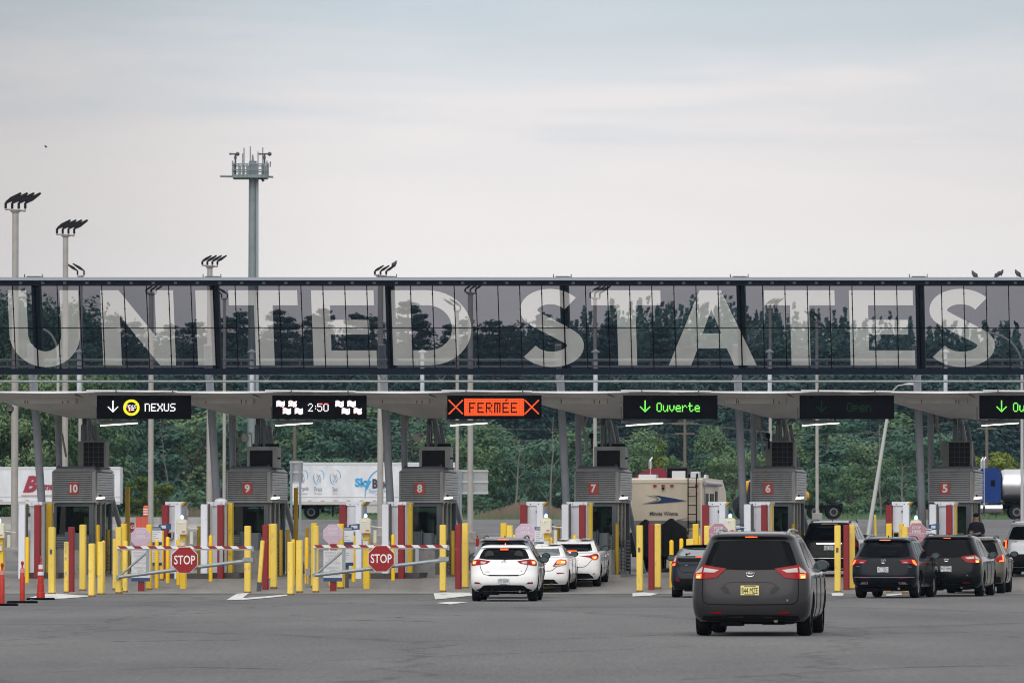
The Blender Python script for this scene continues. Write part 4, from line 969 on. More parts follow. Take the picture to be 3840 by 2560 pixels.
TL_CLEAR = mat('clear lamp lens', (.46,.42,.40), .15, coat=1); CHROME = mat('chrome trim', (.75,.76,.78), .12, 1); PLATEW = mat('plate white', (.62,.64,.66), .5); PLATEY = mat('plate yellow', (.80,.72,.28), .5)
INK = mat('plate ink', (.01,.01,.015), .5); TYRE = mat('tyre rubber', (.009,.009,.010), .8, 0, .2, 8); RIM = mat('alloy rim', (.42,.43,.45), .3, .8); RIMD = mat('wheel black', (.02,.02,.022), .6)  # near-black for rim backs, wheel wells and truck hubs
VAL = mat('unpainted bumper plastic', (.009,.009,.010), .65)
class Body:
    def __init__(s, levels, Lc=.55, Lf=.9, n=3.4):
        # levels: (z, rear y, front y, half width) ; resampled to a dense table so that skin pieces follow it exactly
        s.Lc, s.Lf, s.n = Lc, Lf, n; T = []
        for k in range(len(levels)-1):
            p0 = levels[max(0,k-1)]; p1 = levels[k]; p2 = levels[k+1]; p3 = levels[min(len(levels)-1,k+2)]
            for j in range(4):
                t = j/4; row = [p1[0]+(p2[0]-p1[0])*t]
                for c in (1,2,3):
                    d = max(p2[0]-p1[0], 1e-4); m1 = (p2[c]-p0[c])/max(p2[0]-p0[0],1e-4)*d; m2 = (p3[c]-p1[c])/max(p3[0]-p1[0],1e-4)*d
                    dd = p2[c]-p1[c]                        # keep the spline from overshooting
                    if dd == 0 or m1*dd < 0: m1 = 0
                    if dd == 0 or m2*dd < 0: m2 = 0
                    if abs(m1) > 3*abs(dd): m1 = 3*dd
                    if abs(m2) > 3*abs(dd): m2 = 3*dd
                    row.append((2*t**3-3*t*t+1)*p1[c]+(t**3-2*t*t+t)*m1+(-2*t**3+3*t*t)*p2[c]+(t**3-t*t)*m2)
                T.append(row)
        T.append(list(levels[-1])); s.T = T
    def lev(s, z):
        T = s.T
        if z <= T[0][0]: return T[0][1:]
        for a, b in zip(T, T[1:]):
            if z <= b[0]:
                t = (z-a[0])/max(b[0]-a[0], 1e-6); return [a[i]+(b[i]-a[i])*t for i in (1,2,3)]
        return T[-1][1:]
    def xof(s, a, f=0): return a
    def rear(s, x, z, off=0):                        # x measured round the corner: beyond the half width it runs forward along the side
        yr, yf, hw = s.lev(z); sg = 1 if x >= 0 else -1; q = abs(x)
        if q <= hw*.999:
            e = 2/s.n; c = (q/hw)**s.n; xx = q; yy = yr+s.Lc*(1-(1-c)**(1/s.n)); nx = (q/hw)**(s.n-1)/hw; ny = (max(1-c, 1e-6))**((s.n-1)/s.n)/s.Lc
            l = math.hypot(nx, ny); nx /= l; ny = -ny/l
        else: xx = hw; yy = yr+s.Lc+(q-hw*.999); nx, ny = 1, 0
        return (sg*(xx+nx*off), yy+ny*off, z)
    def rearp(s, a, z, off=0):                       # same, with a = arc-like coordinate so that corners are sampled evenly
        yr, yf, hw = s.lev(z); sg = 1 if a >= 0 else -1; q = abs(a)
        A = hw*.93+.0
        if q <= hw*.80: return s.rear(a, z, off)
        t = q-hw*.80; K = hw*.20+s.Lc*.62            # the corner zone, walked by angle
        if t < K:
            f0 = math.asin(min(1, .80**(s.n/2))); f = f0+(math.pi/2-f0)*(t/K); x = hw*math.sin(f)**(2/s.n); y = yr+s.Lc*(1-math.cos(f)**(2/s.n) if f < math.pi/2-1e-4 else 1)
            c = (x/hw)**s.n; nx = (x/hw)**(s.n-1)/hw; ny = (max(1-c,1e-9))**((s.n-1)/s.n)/s.Lc; l = math.hypot(nx, ny)
            return (sg*(x+nx/l*off), y-ny/l*off, z)
        return (sg*(hw+off), yr+s.Lc+(t-K), z)
    def side(s, y, z, off=0, sg=1):
        yr, yf, hw = s.lev(z); x = hw
        if y < yr+s.Lc: r = min(1, max(0, (yr+s.Lc-y)/s.Lc)); x = hw*max(0,(1-r**s.n))**(1/s.n)
        if y > yf-s.Lf: r = min(1, max(0, (y-yf+s.Lf)/s.Lf)); x = hw*max(0,(1-r**2.4))**(1/2.4)
        return (sg*(x+off), y, z)
    def front(s, x, z, off=0):
        yr, yf, hw = s.lev(z); q = min(.999, abs(x)/hw); return (x, yf-s.Lf*(1-(1-q**2.4)**(1/2.4))+off, z)
    def mesh(s, m, wheels, wr):
        mb = MB(); ring = []
        for z, yr, yf, hw in s.T:
            P = []
            for i in range(0, 15):                  # rear centre to rear corner
                f = math.pi/2*i/14; P.append((hw*math.sin(f)**(2/s.n), yr+s.Lc*(1-max(0,math.cos(f))**(2/s.n))))
            a, b = yr+s.Lc, yf-s.Lf
            for i in range(1, 8): P.append((hw, a+(b-a)*i/8))
            for i in range(0, 13): f = math.pi/2*(1-i/12); P.append((hw*math.sin(f)**(2/2.4), yf-s.Lf*(1-max(0,math.cos(f))**(2/2.4))))
            full = P + [(-x, y) for x, y in P[-2:0:-1]]; ring.append([(x, y, z) for x, y in full])
        n = len(ring[0])
        for r in ring: mb.v += r
        mb.f = [[k*n+i, k*n+(i+1)%n, (k+1)*n+(i+1)%n, (k+1)*n+i] for k in range(len(ring)-1) for i in range(n)]
        mb.f.append(list(range(n-1, -1, -1))); mb.f.append([(len(ring)-1)*n+i for i in range(n)]); mb.m = [0]*len(mb.f)
        me = mb.mesh('body', m); o = bpy.data.objects.new('tmp', me)
        cut = MB(); cut.use(RIMD)
        for wy in wheels:
            for sg in (-1, 1): cut.tube((sg*1.4, wy, wr+.01), (sg*.60, wy, wr+.01), wr+.055, n=28)
        co = bpy.data.objects.new('cut', cut.mesh('cut')); COL.objects.link(co); COL.objects.link(o); me.materials.append(RIMD)
        md = o.modifiers.new('b', 'BOOLEAN'); md.object = co; md.operation = 'DIFFERENCE'; md.solver = 'EXACT'
        out = mesh_of(o); bpy.data.objects.remove(co); out.name = 'body'; out.shade_smooth(); out.set_sharp_from_angle(angle=R(38)); return out
def wheel(x, y, r, w, sg, parent, steer=0):
    prof = [(r*.66,-w/2),(r*.93,-w/2),(r*.985,-w*.38),(r,-w*.2),(r,w*.2),(r*.985,w*.38),(r*.93,w/2),(r*.66,w/2)]
    mb = MB(); n = 28; P = []
    for rr, xx in prof: P += [(xx, rr*math.cos(2*math.pi*i/n), rr*math.sin(2*math.pi*i/n)) for i in range(n)]
    mb.add(P, [[k*n+i, k*n+(i+1)%n, (k+1)*n+(i+1)%n, (k+1)*n+i] for k in range(7) for i in range(n)])
    wh = thing('wheel', None, None, (x, y, r), 0); del_ = [wh.pop(k) for k in ('label','category') if k in wh]; wh.parent = parent; wh.rotation_euler = (0, 0, steer)
    mb.build('tyre', TYRE, wh, 40)
    mb = MB(); xo = sg*w*.34; mb.tube((-sg*w*.4, 0, 0), (sg*w*.22, 0, 0), r*.665, n=24)
    mb.use(RIM); mb.tube((sg*w*.1, 0, 0), (xo+sg*.02, 0, 0), r*.15, n=12)
    for i in range(10):
        a = 2*math.pi*i/10+.1; b = a+(.10 if i % 2 else -.10); d = r*.66
        ca, sa, cb, sb = math.cos(a), math.sin(a), math.cos(b), math.sin(b); k = .05
        mb.add([(xo,r*.1*ca-k*sa*.6,r*.1*sa+k*ca*.6),(xo,r*.1*ca+k*sa*.6,r*.1*sa-k*ca*.6),(xo+sg*.01,d*cb+k*sb*.5,d*sb-k*cb*.5),(xo+sg*.01,d*cb-k*sb*.5,d*sb+k*cb*.5)], [(0,1,2,3),(3,2,1,0)])
    q = []; n = 24
    for rr, xx in ((r*.60, xo), (r*.665, xo+sg*.015), (r*.68, xo-sg*.02)): q += [(xx, rr*math.cos(2*math.pi*i/n), rr*math.sin(2*math.pi*i/n)) for i in range(n)]
    mb.add(q, [[k*n+i, k*n+(i+1)%n, (k+1)*n+(i+1)%n, (k+1)*n+i] for k in range(2) for i in range(n)])
    mb.mats[0] = RIMD; mb.build('rim', RIMD, wh)
def car(name, label, px, Y, yaw, sp, group='cars queuing for the booths'):
    base = atY(px, 2200, Y); g = Gw(base.x, Y)
    t = thing(name, label, sp.get('cat', 'car'), (base.x, Y, 0), -R(yaw), group)
    dz = Gw(base.x, Y+4); t.location.z = (g) ; t.rotation_euler = (math.atan2(dz-g, 4)*1.0, 0, -R(yaw)); t.rotation_mode = 'XYZ'
    B = Body(sp['lev'], sp.get('Lc', .55), sp.get('Lf', .9), sp.get('n', 3.4)); wy = sp['wheels']; wr = sp.get('wr', .34); ht = sp['ht']; pm = PT[sp['paint']]
    me = B.mesh(pm, wy, wr); ob = bpy.data.objects.new('body', me); COL.objects.link(ob); ob.parent = t
    gl = M['car_glass2'] if sp.get('light') else M['car_glass']
    def skin(nm, poly, fn, m, off=.006, st=.06, par=None, mirror=False, depth=.012):
        for sg in ((1, -1) if mirror else (1,)):
            mb = MB(); patch(mb, [(a, b) for a, b in poly], (lambda a, b, o: (lambda p: (p[0]*sg, p[1], p[2]))(fn(a, b, o))), st, off, depth); mb.build(nm, m, par or t, 35)
    sym = lambda P: P+[(-x, z) for x, z in P[::-1]]
    RP = B.rearp
    skin('rear_window', sym(sp['rw']), RP, gl)
    for k, (poly, m) in enumerate(sp.get('panels', [])): skin('trim_panel', sym(poly) if poly[0][0] != 'R' else poly[1:], RP, m, .004 if k else .003)
    for P in sp['sw']: skin('side_window', P, lambda a, b, o: B.side(a, b, o), gl, mirror=True, st=.1)
    skin('windshield', sym(sp['ws']), B.front, gl, st=.12)
    for parts in sp['tail']:                         # each lamp: outline, then lit and clear pieces on top
        for sg in (1, -1):
            mb = MB(); patch(mb, parts[0], lambda a, b, o: (lambda p: (p[0]*sg, p[1], p[2]))(RP(a, b, o)), .05, .014, .03); lamp = mb.build('tail_lamp', TL_DARK, t, 40)
            for q, (P, m) in enumerate(parts[1:]):
                mb = MB(); patch(mb, P, lambda a, b, o: (lambda p: (p[0]*sg, p[1], p[2]))(RP(a, b, o)), .04, .018+.002*q, .012); mb.build('lens', m, lamp)
    if 'brake' in sp: skin('brake_lamp', sym(sp['brake']), RP, TL_LIT if not sp.get('brakeoff') else mat('unlit lamp', (.30,.22,.22), .3), .02)
    if 'refl' in sp: skin('reflector', sp['refl'], RP, TL_DARK, .012, mirror=True)
    if 'val' in sp: skin('bumper_valance', sym(sp['val']), RP, VAL, .008)
    for P, m in sp.get('extra', []): skin('trim', P, RP, m, .010, mirror=True)
    for P, m in sp.get('mid', []): skin('trim', sym(P), RP, m, .010)
    # seams of the tailgate: thin dark lines
    for P in sp.get('seam', []):
        mb = MB()
        for (a, b), (c, d) in zip(P, P[1:]):
            for sg in (1, -1):
                n = max(1, int(math.hypot(c-a, d-b)/.06)); 
                for i in range(n):
                    f, h = i/n, (i+1)/n; p = RP(a+(c-a)*f, b+(d-b)*f, .004); q = RP(a+(c-a)*h, b+(d-b)*h, .004); mb.tube((p[0]*sg, p[1], p[2]), (q[0]*sg, q[1], q[2]), .007, n=5, caps=False)
        mb.build('seam', M['black'], t)
    for ya in sp.get('doors', []):                   # door gaps on both sides
        mb = MB()
        for sg in (1, -1):
            zz = [.32+i*.07 for i in range(int((sp['belt']-.32)/.07)+1)]
            for a, b in zip(zz, zz[1:]): mb.tube(B.side(ya, a, .002, sg), B.side(ya, b, .002, sg), .007, n=5, caps=False)
        mb.build('door_gap', M['black'], t)
    mb = MB()
    for sg in (1, -1):
        for ya in [y+.35 for y in sp.get('doors', [])[:2]]: p = B.side(ya, sp['belt']-.10, .03, sg); mb.box(p[0]-.02, p[0]+.02, ya-.1, ya+.1, p[2]-.015, p[2]+.015)
    mb.build('door_handle', CHROME if sp.get('chromeh') else pm, t)
    if 'plate' in sp:
        tx, z0, z1, pm2 = sp['plate'][:4]; cx = 0; w = .305; y = min(B.rear(x_, z_)[1] for x_ in (-.12, .12) for z_ in (z0, z1))-.015
        mb = MB(); mb.box(cx-w/2, cx+w/2, y-.012, y, z0, z1); o = mb.build('licence_plate', pm2, t); text(tx, (z1-z0)*.60, INK, 'lettering', o, (cx, y-.014, (z0+z1)/2-.004), w=w*.88)
        q = MB(); q.box(cx-.10, cx+.10, y-.014, y-.012, z1-.018, z1-.008); q.box(cx-.09, cx+.09, y-.014, y-.012, z0+.006, z0+.015); q.build('plate_print', INK, o)
    if 'badge' in sp:
        kind, z, rr = sp['badge']; y = B.rear(0, z)[1]-.012; mb = MB(); seg = 24
        def ell(a, b, cx=0, cz=0, th=.011):
            pts = [(cx+a*math.cos(2*math.pi*i/seg), y-.008, z+cz+b*math.sin(2*math.pi*i/seg)) for i in range(seg+1)]
            for p, q in zip(pts, pts[1:]): mb.tube(p, q, th/2, n=5, caps=False)
        if kind == 'ovals': ell(rr, rr*.68, th=.014); ell(rr*.36, rr*.60, th=.010); ell(rr*.66, rr*.27, 0, rr*.32, .009)
        elif kind == 'ring': 
            ell(rr, rr)
            for a, b in (((-.6,.62),(-.25,-.65)),((-.25,-.65),(0,0)),((0,0),(.25,-.65)),((.25,-.65),(.6,.62)),((-.28,.85),(0,.15)),((0,.15),(.28,.85))): mb.tube((a[0]*rr, y-.008, z+a[1]*rr), (b[0]*rr, y-.008, z+b[1]*rr), .006, n=5)
        elif kind == 'bar': mb.box(-rr, rr, y-.02, y+.01, z-.02, z+.022)
        mb.build('badge', CHROME, t)
    for tx, x, z, h in sp.get('marks', []): text(tx, h, CHROME, 'lettering', t, (x, B.rear(x, z)[1]-.012, z), bold=.01, rot=(math.pi/2, 0, 0))
    for i, y in enumerate(wy):
        for sg in (1, -1): wheel(sg*(B.lev(.35)[2]-.115-sp.get('tin', 0)), y, wr, .235, sg, t)
    # underbody: axle, exhaust, floor
    mb = MB(); mb.box(-.66, .66, .25, sp['lev'][1][2]-.5, .20, .30); mb.tube((-.7, wy[0], .30), (.7, wy[0], .30), .04, n=8); mb.box(-.5, -.15, .15, .75, .17, .26); mb.box(.18, .55, .3, .9, .19, .24); mb.build('underbody', M['blackm'], t)
    mb = MB(); mb.tube((.42, .12, .26), (.42, .7, .26), .035, n=10); mb.build('exhaust', mat('exhaust steel', (.15,.14,.13), .4, .8), t)
    # mirrors
    my, mz = sp['mirror'][:2]; mir = PT[sp['paint']] if not sp.get('bmir') else M['black']
    for sg in (1, -1):
        hw = B.side(my, mz, 0, 1)[0]; r = MB(); cx = sg*(hw+.15)
        for s_ in range(1): r.ball((cx, my, mz+.03), 1, 14, .125, .07, .092)
        r.use(M['black']); r.box(min(sg*hw*.97, cx), max(sg*hw*.97, cx), my-.02, my+.03, mz-.05, mz-.01); mo = r.build('door_mirror', mir, t, 50)
        q = MB(); q.prism([(cx+.098*math.cos(2*math.pi*i/16), mz+.03+.070*math.sin(2*math.pi*i/16)) for i in range(16)], lambda a, b: (a, my-.080, b), lambda a, b: (a, my-.05, b)); q.build('mirror_glass', mat('mirror glass', (.06,.09,.10), .08), mo)
    if 'rails' in sp:
        x, y0, y1, z = sp['rails']
        for sg in (1, -1):
            r = MB(); pts = [(sg*x, y0, z-.03), (sg*x, y0+.10, z+.045), (sg*x, y0+.3, z+.065), (sg*x, (y0+y1)/2, z+.075), (sg*x, y1-.3, z+.05), (sg*x, y1, z-.03)]; r.path(pts, .019, 7)
            r.box(sg*x-.035, sg*x+.035, y0-.05, y0+.24, z-.05, z+.03, .015); r.build('roof_rail', MATS['alloy rim'] if sp.get('railc') else M['dgrey'], t, 50)
    if 'ribs' in sp:
        z = ht; r = MB()
        for x in (-.42, -.22, .0, .22, .42): r.box(x-.012, x+.012, 1.0, 2.5, z-.005, z+.006)
        r.build('roof_rib', pm, t)
    if 'ant' in sp:
        y, z, x = sp['ant'] if len(sp['ant']) == 3 else (*sp['ant'], 0); r = MB(); r.add([(x-.03,y,z-.02),(x+.03,y,z-.02),(x,y+.14,z-.02),(x,y+.02,z+.055)], [(0,1,3),(1,2,3),(2,0,3),(2,1,0)]); r.build('antenna_fin', M['black'] if sp.get('finb', 1) else pm, t)
    if sp.get('wiper'):
        a, b, z = sp['wiper']; r = MB(); p = B.rear(a, z, .03); q = B.rear(b, z+.03, .03); r.tube(p, q, .012, n=6); r.ball(p, .03, 8); r.build('rear_wiper', M['black'], t)
    if sp.get('mast'): y, x, z = sp['mast']; r = MB(); r.tube((x, y, z-.02), (x, y+.12, z+.22), .008, n=6); r.build('antenna', M['black'], t)
    if sp.get('heads'):
        for x in (-.38, .38):
            p = B.rear(x, sp['heads'], 0); r = MB(); r.ball((x, p[1]-.004, sp['heads']), .12, 12, 1, .03, 1.15); r.build('head_rest', mat('head rest shape', (.028,.028,.03), .7), t)
    return t
# --- body tables (z, rear y, front y, half width)
VAN = dict(cat='minivan', paint='grey', ht=1.74, lev=[(.24,.16,4.9,.88),(.34,.05,5.05,.955),(.52,.0,5.09,.99),(.72,.01,5.09,.995),(.90,.05,5.0,.99),(1.02,.085,4.75,.975),(1.12,.12,4.15,.935),(1.30,.20,3.6,.86),(1.48,.29,3.25,.785),(1.60,.345,3.05,.735),(1.66,.32,2.95,.70),(1.70,.36,2.85,.64),(1.735,.62,2.65,.50),(1.745,.9,2.4,.30)],
  wheels=(.98,4.01), wr=.345, n=4.2, Lc=.62, belt=1.08, rw=[(0,1.10),(.55,1.115),(.80,1.14),(.72,1.38),(.645,1.55),(.55,1.585),(0,1.60)],
  sw=[[(.75,1.14),(1.75,1.12),(1.72,1.54),(1.0,1.56)],[(1.83,1.12),(2.75,1.10),(2.65,1.54),(1.80,1.55)],[(2.83,1.10),(3.65,1.08),(3.18,1.48),(2.75,1.53)]],
  ws=[(0,1.12),(.78,1.14),(.62,1.56),(0,1.60)],
  tail=[[[(.40,1.125),(.60,1.155),(.80,1.19),(1.15,1.05),(1.13,1.0),(1.02,.955),(.72,.955),(.56,.975)], ([(.52,1.10),(.78,1.14),(.785,1.065),(.60,1.06)],TL_CLEAR), ([(.83,1.155),(1.04,1.06),(1.0,1.045),(.83,1.06)],TL_CLEAR), ([(.83,1.035),(.98,1.03),(.98,.965),(.83,.960)],TL_LIT), ([(.86,1.005),(.95,1.002),(.95,.97),(.86,.967)],TL_HOT)]],
  brake=[(0,1.640),(.10,1.640),(.10,1.653),(0,1.655)], refl=[(.46,.375),(.66,.38),(.64,.405),(.48,.40)], val=[(0,.245),(.70,.25),(.88,.28),(.80,.335),(0,.365)],
  seam=[[(.815,1.13),(.80,.95),(.80,.66),(.775,.575),(.70,.535),(0,.525)]], doors=(1.8,2.85,3.9), plate=('B44 MZE',.685,.845,PLATEY), badge=('ovals',1.035,.066), mid=[([(0,.885),(.30,.882),(.38,.85),(.42,.855),(.32,.915),(0,.918)],None)],
  mirror=(3.75,1.13), rails=(.60,.55,3.0,1.70), ribs=1, ant=(.95,1.745), finb=0, marks=[('LE',.62,.60,.028)], wiper=None, railc=1)
VAN['mid'] = [([(0,1.615),(.50,1.602),(.60,1.605),(.62,1.62),(.55,1.648),(0,1.665)], M['black']), ([(0,.900),(.33,.897),(.42,.862),(.44,.868),(.34,.918),(0,.922)], PT['grey'])]
VAN['extra'] = [([(.33,.72),(.40,.715),(.50,.80),(.43,.85),(.37,.80)], paint('shaded recess paint', (.027,.026,.028), .4, .5))]  # darker copy of the body grey, recess shade painted on the skin
HATCH = dict(cat='hatchback', paint='white', ht=1.46, light=0, lev=[(.26,.22,4.0,.80),(.36,.08,4.15,.85),(.50,.0,4.25,.875),(.64,.01,4.26,.88),(.80,.07,4.2,.88),(.95,.11,3.9,.875),(1.02,.15,3.4,.86),(1.12,.24,3.0,.80),(1.25,.36,2.75,.72),(1.36,.46,2.5,.655),(1.40,.38,2.4,.63),(1.445,.42,2.2,.56),(1.475,.8,1.9,.40),(1.48,1.0,1.7,.2)],
  wheels=(.78,3.38), wr=.315, n=3.6, Lc=.6, belt=.98, rw=[(0,1.085),(.45,1.09),(.66,1.12),(.62,1.25),(.54,1.35),(.40,1.37),(0,1.375)],
  sw=[[(.95,1.05),(1.75,1.03),(1.7,1.36),(1.2,1.36)],[(1.82,1.03),(2.75,1.0),(2.25,1.33),(1.77,1.36)]], ws=[(0,1.02),(.66,1.04),(.54,1.36),(0,1.40)],
  tail=[[[(.345,1.05),(.55,1.085),(.68,1.10),(.93,1.08),(1.03,1.02),(1.01,.93),(.80,.935),(.62,.955),(.42,.99)], ([(.45,1.035),(.60,1.045),(.60,.99),(.50,.985)],TL_CLEAR), ([(.73,1.05),(.88,1.055),(.91,1.0),(.86,.965),(.74,.975)],TL_LIT), ([(.76,1.03),(.85,1.03),(.85,.99),(.77,.985)],TL_HOT)]],
  brake=[(0,1.338),(.105,1.336),(.105,1.358),(0,1.36)], refl=[(.58,.455),(.80,.465),(.78,.505),(.64,.50)], val=[(0,.27),(.82,.28),(.62,.33),(.52,.415),(.45,.425),(0,.428)],
  seam=[[(.63,.99),(.60,.86),(.53,.72),(.44,.69),(0,.685)]], doors=(1.72,2.7), plate=('X71 KWW',.445,.60,PLATEW), badge=('ovals',1.02,.06), mirror=(2.75,1.05), bmir=1, ant=(1.0,1.475), finb=0, wiper=(.02,.26,1.10), heads=1.19,
  mid=[([(0,.665),(.36,.665),(.43,.695),(0,.69)],VAL)], marks=[('COROLLA',-.43,.775,.022),('iM',.46,.79,.025)])
SUV = dict(cat='SUV', paint='dsilver', ht=1.68, lev=[(.30,.18,4.3,.84),(.42,.05,4.45,.89),(.60,.0,4.55,.915),(.80,.03,4.55,.92),(.98,.07,4.4,.915),(1.06,.10,3.9,.90),(1.18,.20,3.4,.84),(1.35,.33,3.05,.76),(1.52,.45,2.75,.685),(1.58,.38,2.65,.66),(1.64,.45,2.5,.58),(1.675,.8,2.2,.42),(1.685,1.1,2.0,.2)],
  wheels=(.86,3.55), wr=.36, n=3.8, Lc=.55, belt=1.03, rw=[(0,1.12),(.50,1.125),(.72,1.15),(.66,1.36),(.60,1.50),(.45,1.53),(0,1.535)],
  sw=[[(.85,1.12),(1.75,1.08),(1.7,1.52),(1.15,1.53)],[(1.83,1.08),(2.95,1.06),(2.5,1.47),(1.78,1.52)]], ws=[(0,1.08),(.70,1.10),(.56,1.50),(0,1.54)],
  tail=[[[(.50,1.06),(.74,1.10),(1.02,1.06),(1.08,1.0),(.98,.95),(.70,.95)], ([(.72,1.05),(.92,1.05),(.90,.98),(.72,.98)],TL_LIT)]], brake=[(0,1.60),(.15,1.598),(.15,1.615),(0,1.618)], val=[(0,.31),(.86,.33),(.80,.50),(0,.52)],
  doors=(1.78,2.9), mirror=(3.0,1.12), bmir=1, rails=(.56,.75,2.6,1.64), ant=(.95,1.68), mid=[([(0,1.565),(.55,1.555),(.60,1.57),(.50,1.63),(0,1.64)],M['black'])])
SEDAN = dict(cat='sedan', paint='white', ht=1.43, light=1, lev=[(.24,.16,4.3,.82),(.36,.04,4.5,.88),(.52,.0,4.6,.90),(.70,.02,4.6,.90),(.88,.06,4.5,.895),(.98,.10,4.2,.88),(1.04,.22,3.55,.84),(1.07,.46,3.35,.79),(1.14,.62,3.2,.75),(1.24,.84,2.95,.69),(1.34,1.12,2.7,.63),(1.39,1.40,2.5,.57),(1.425,1.75,2.2,.44),(1.43,1.85,2.05,.2)],
  wheels=(.92,3.62), wr=.32, n=3.6, Lc=.6, belt=.98, rw=[(0,1.095),(.50,1.10),(.655,1.12),(.60,1.27),(.50,1.365),(0,1.375)],
  sw=[[(1.05,1.08),(1.95,1.06),(1.9,1.36),(1.5,1.34)],[(2.02,1.06),(3.05,1.03),(2.55,1.31),(1.97,1.36)]], ws=[(0,1.08),(.66,1.10),(.55,1.34),(0,1.38)],
  tail=[[[(.46,.80),(.60,1.0),(.70,1.01),(.95,.985),(1.0,.93),(.97,.85),(.80,.83),(.55,.785)], ([(.61,.985),(.90,.96),(.92,.89),(.72,.87),(.56,.88)],TL_LIT), ([(.70,.955),(.86,.945),(.86,.90),(.70,.90)],TL_HOT), ([(.50,.82),(.60,.85),(.90,.875),(.80,.84),(.56,.795)],TL_CLEAR)]],
  refl=[(.58,.575),(.84,.585),(.84,.605),(.58,.61)], val=[(0,.25),(.62,.27),(.50,.40),(0,.41)], seam=[[(.60,.80),(.45,.68),(.38,.66),(0,.66)]], doors=(2.0,3.0), mirror=(3.0,1.06), plate=('LANE 42',.70,.84,PLATEW), mid=[([(0,1.0),(.62,.98),(.64,1.0),(0,1.02)],PT['white'])], bmir=1)
del SEDAN['plate']
SEDAN2 = dict(SEDAN); SEDAN2.update(light=0, tail=[[[(.28,.985),(.62,1.0),(.70,1.03),(.93,1.035),(1.02,.99),(.98,.90),(.80,.855),(.70,.86),(.60,.93)], ([(.66,.96),(.84,.98),(.90,.93),(.80,.88),(.70,.88)],TL_LIT), ([(.72,.94),(.82,.94),(.82,.90),(.74,.90)],TL_HOT)]], refl=[(.70,.40),(.80,.42),(.80,.44),(.70,.43)],
  seam=[[(.66,.86),(.55,.72),(.42,.64),(0,.63)]], brake=[(0,1.105),(.16,1.105),(.16,1.125),(0,1.125)], val=[(0,.25),(.75,.28),(.58,.44),(0,.455)])
LIFT = dict(cat='liftback', paint='slate', ht=1.46, light=1, lev=[(.22,.16,4.3,.82),(.34,.04,4.45,.86),(.50,.0,4.52,.88),(.68,.02,4.52,.88),(.84,.05,4.4,.875),(.98,.06,4.0,.86),(1.06,.10,3.5,.82),(1.12,.14,3.3,.80),(1.15,.42,3.2,.77),(1.22,.70,3.05,.73),(1.32,1.05,2.8,.66),(1.40,1.45,2.5,.58),(1.45,1.85,2.3,.46),(1.46,2.0,2.2,.25)],
  wheels=(.90,3.60), wr=.32, n=4, Lc=.5, belt=1.0, rw=[(0,1.155),(.62,1.16),(.66,1.19),(.58,1.33),(.5,1.38),(0,1.39)],
  sw=[[(1.1,1.10),(1.95,1.07),(1.9,1.38),(1.6,1.37)],[(2.02,1.07),(3.0,1.04),(2.5,1.34),(1.97,1.38)]], ws=[(0,1.08),(.66,1.10),(.55,1.37),(0,1.41)],
  tail=[[[(.72,1.12),(.80,1.13),(.93,1.10),(1.0,.96),(.98,.88),(.80,.86),(.74,.92)], ([(.77,.955),(.90,.94),(.93,.88),(.78,.885)],TL_LIT), ([(.76,1.10),(.84,1.10),(.86,1.0),(.78,.99)],TL_CLEAR)]], brake=[(0,1.125),(.19,1.122),(.19,1.14),(0,1.143)],
  val=[(0,.23),(.80,.25),(.82,.46),(.60,.52),(0,.52)], refl=[(.62,.44),(.72,.46),(.72,.54),(.66,.52)], doors=(2.0,2.95), mirror=(2.95,1.06), panels=[([(0,.985),(.66,.985),(.69,1.11),(0,1.115)],M['car_glass'])], seam=[[(.70,.96),(.62,.75),(.55,.70),(0,.695)]], mid=[([(0,.72),(.30,.72),(.34,.88),(0,.885)],PT['slate'])], wiper=(-.45,-.35,1.20), ant=(1.95,1.46), marks=[('PRIME',-.45,.90,.02)], bmir=1)
CROSS = dict(SUV); CROSS.update(paint='navy', tail=[[[(.46,1.045),(.78,1.08),(.98,1.05),(1.12,.90),(1.0,.885),(.80,.945),(.52,.955)], ([(.79,1.05),(.90,1.04),(1.04,.91),(.98,.90),(.84,.96)],TL_LIT), ([(.55,.985),(.66,.99),(.66,.97),(.55,.965)],TL_CLEAR)]],
  plate=('P11 YDC',.71,.86,PLATEW), badge=('ring',1.015,.062), wiper=(-.02,.42,1.155), refl=[(.42,.545),(.68,.55),(.68,.565),(.42,.56)], mid=[([(0,.558),(.93,.565),(.93,.585),(0,.578)],CHROME), ([(0,1.575),(.55,1.565),(.60,1.58),(.50,1.63),(0,1.64)],M['black'])], brake=[(0,1.585),(.15,1.583),(.15,1.60),(0,1.603)],
  extra=[([(.44,.375),(.66,.375),(.60,.44),(.42,.44)],CHROME),([(.455,.385),(.635,.385),(.585,.43),(.435,.43)],M['black'])], val=[(0,.31),(.80,.32),(.74,.36),(0,.37)], railc=1, mast=(1.0,.10,1.66), marks=[('TIGUAN',-.70,.87,.02),('4MOTION',.72,.86,.02)], bmir=0)
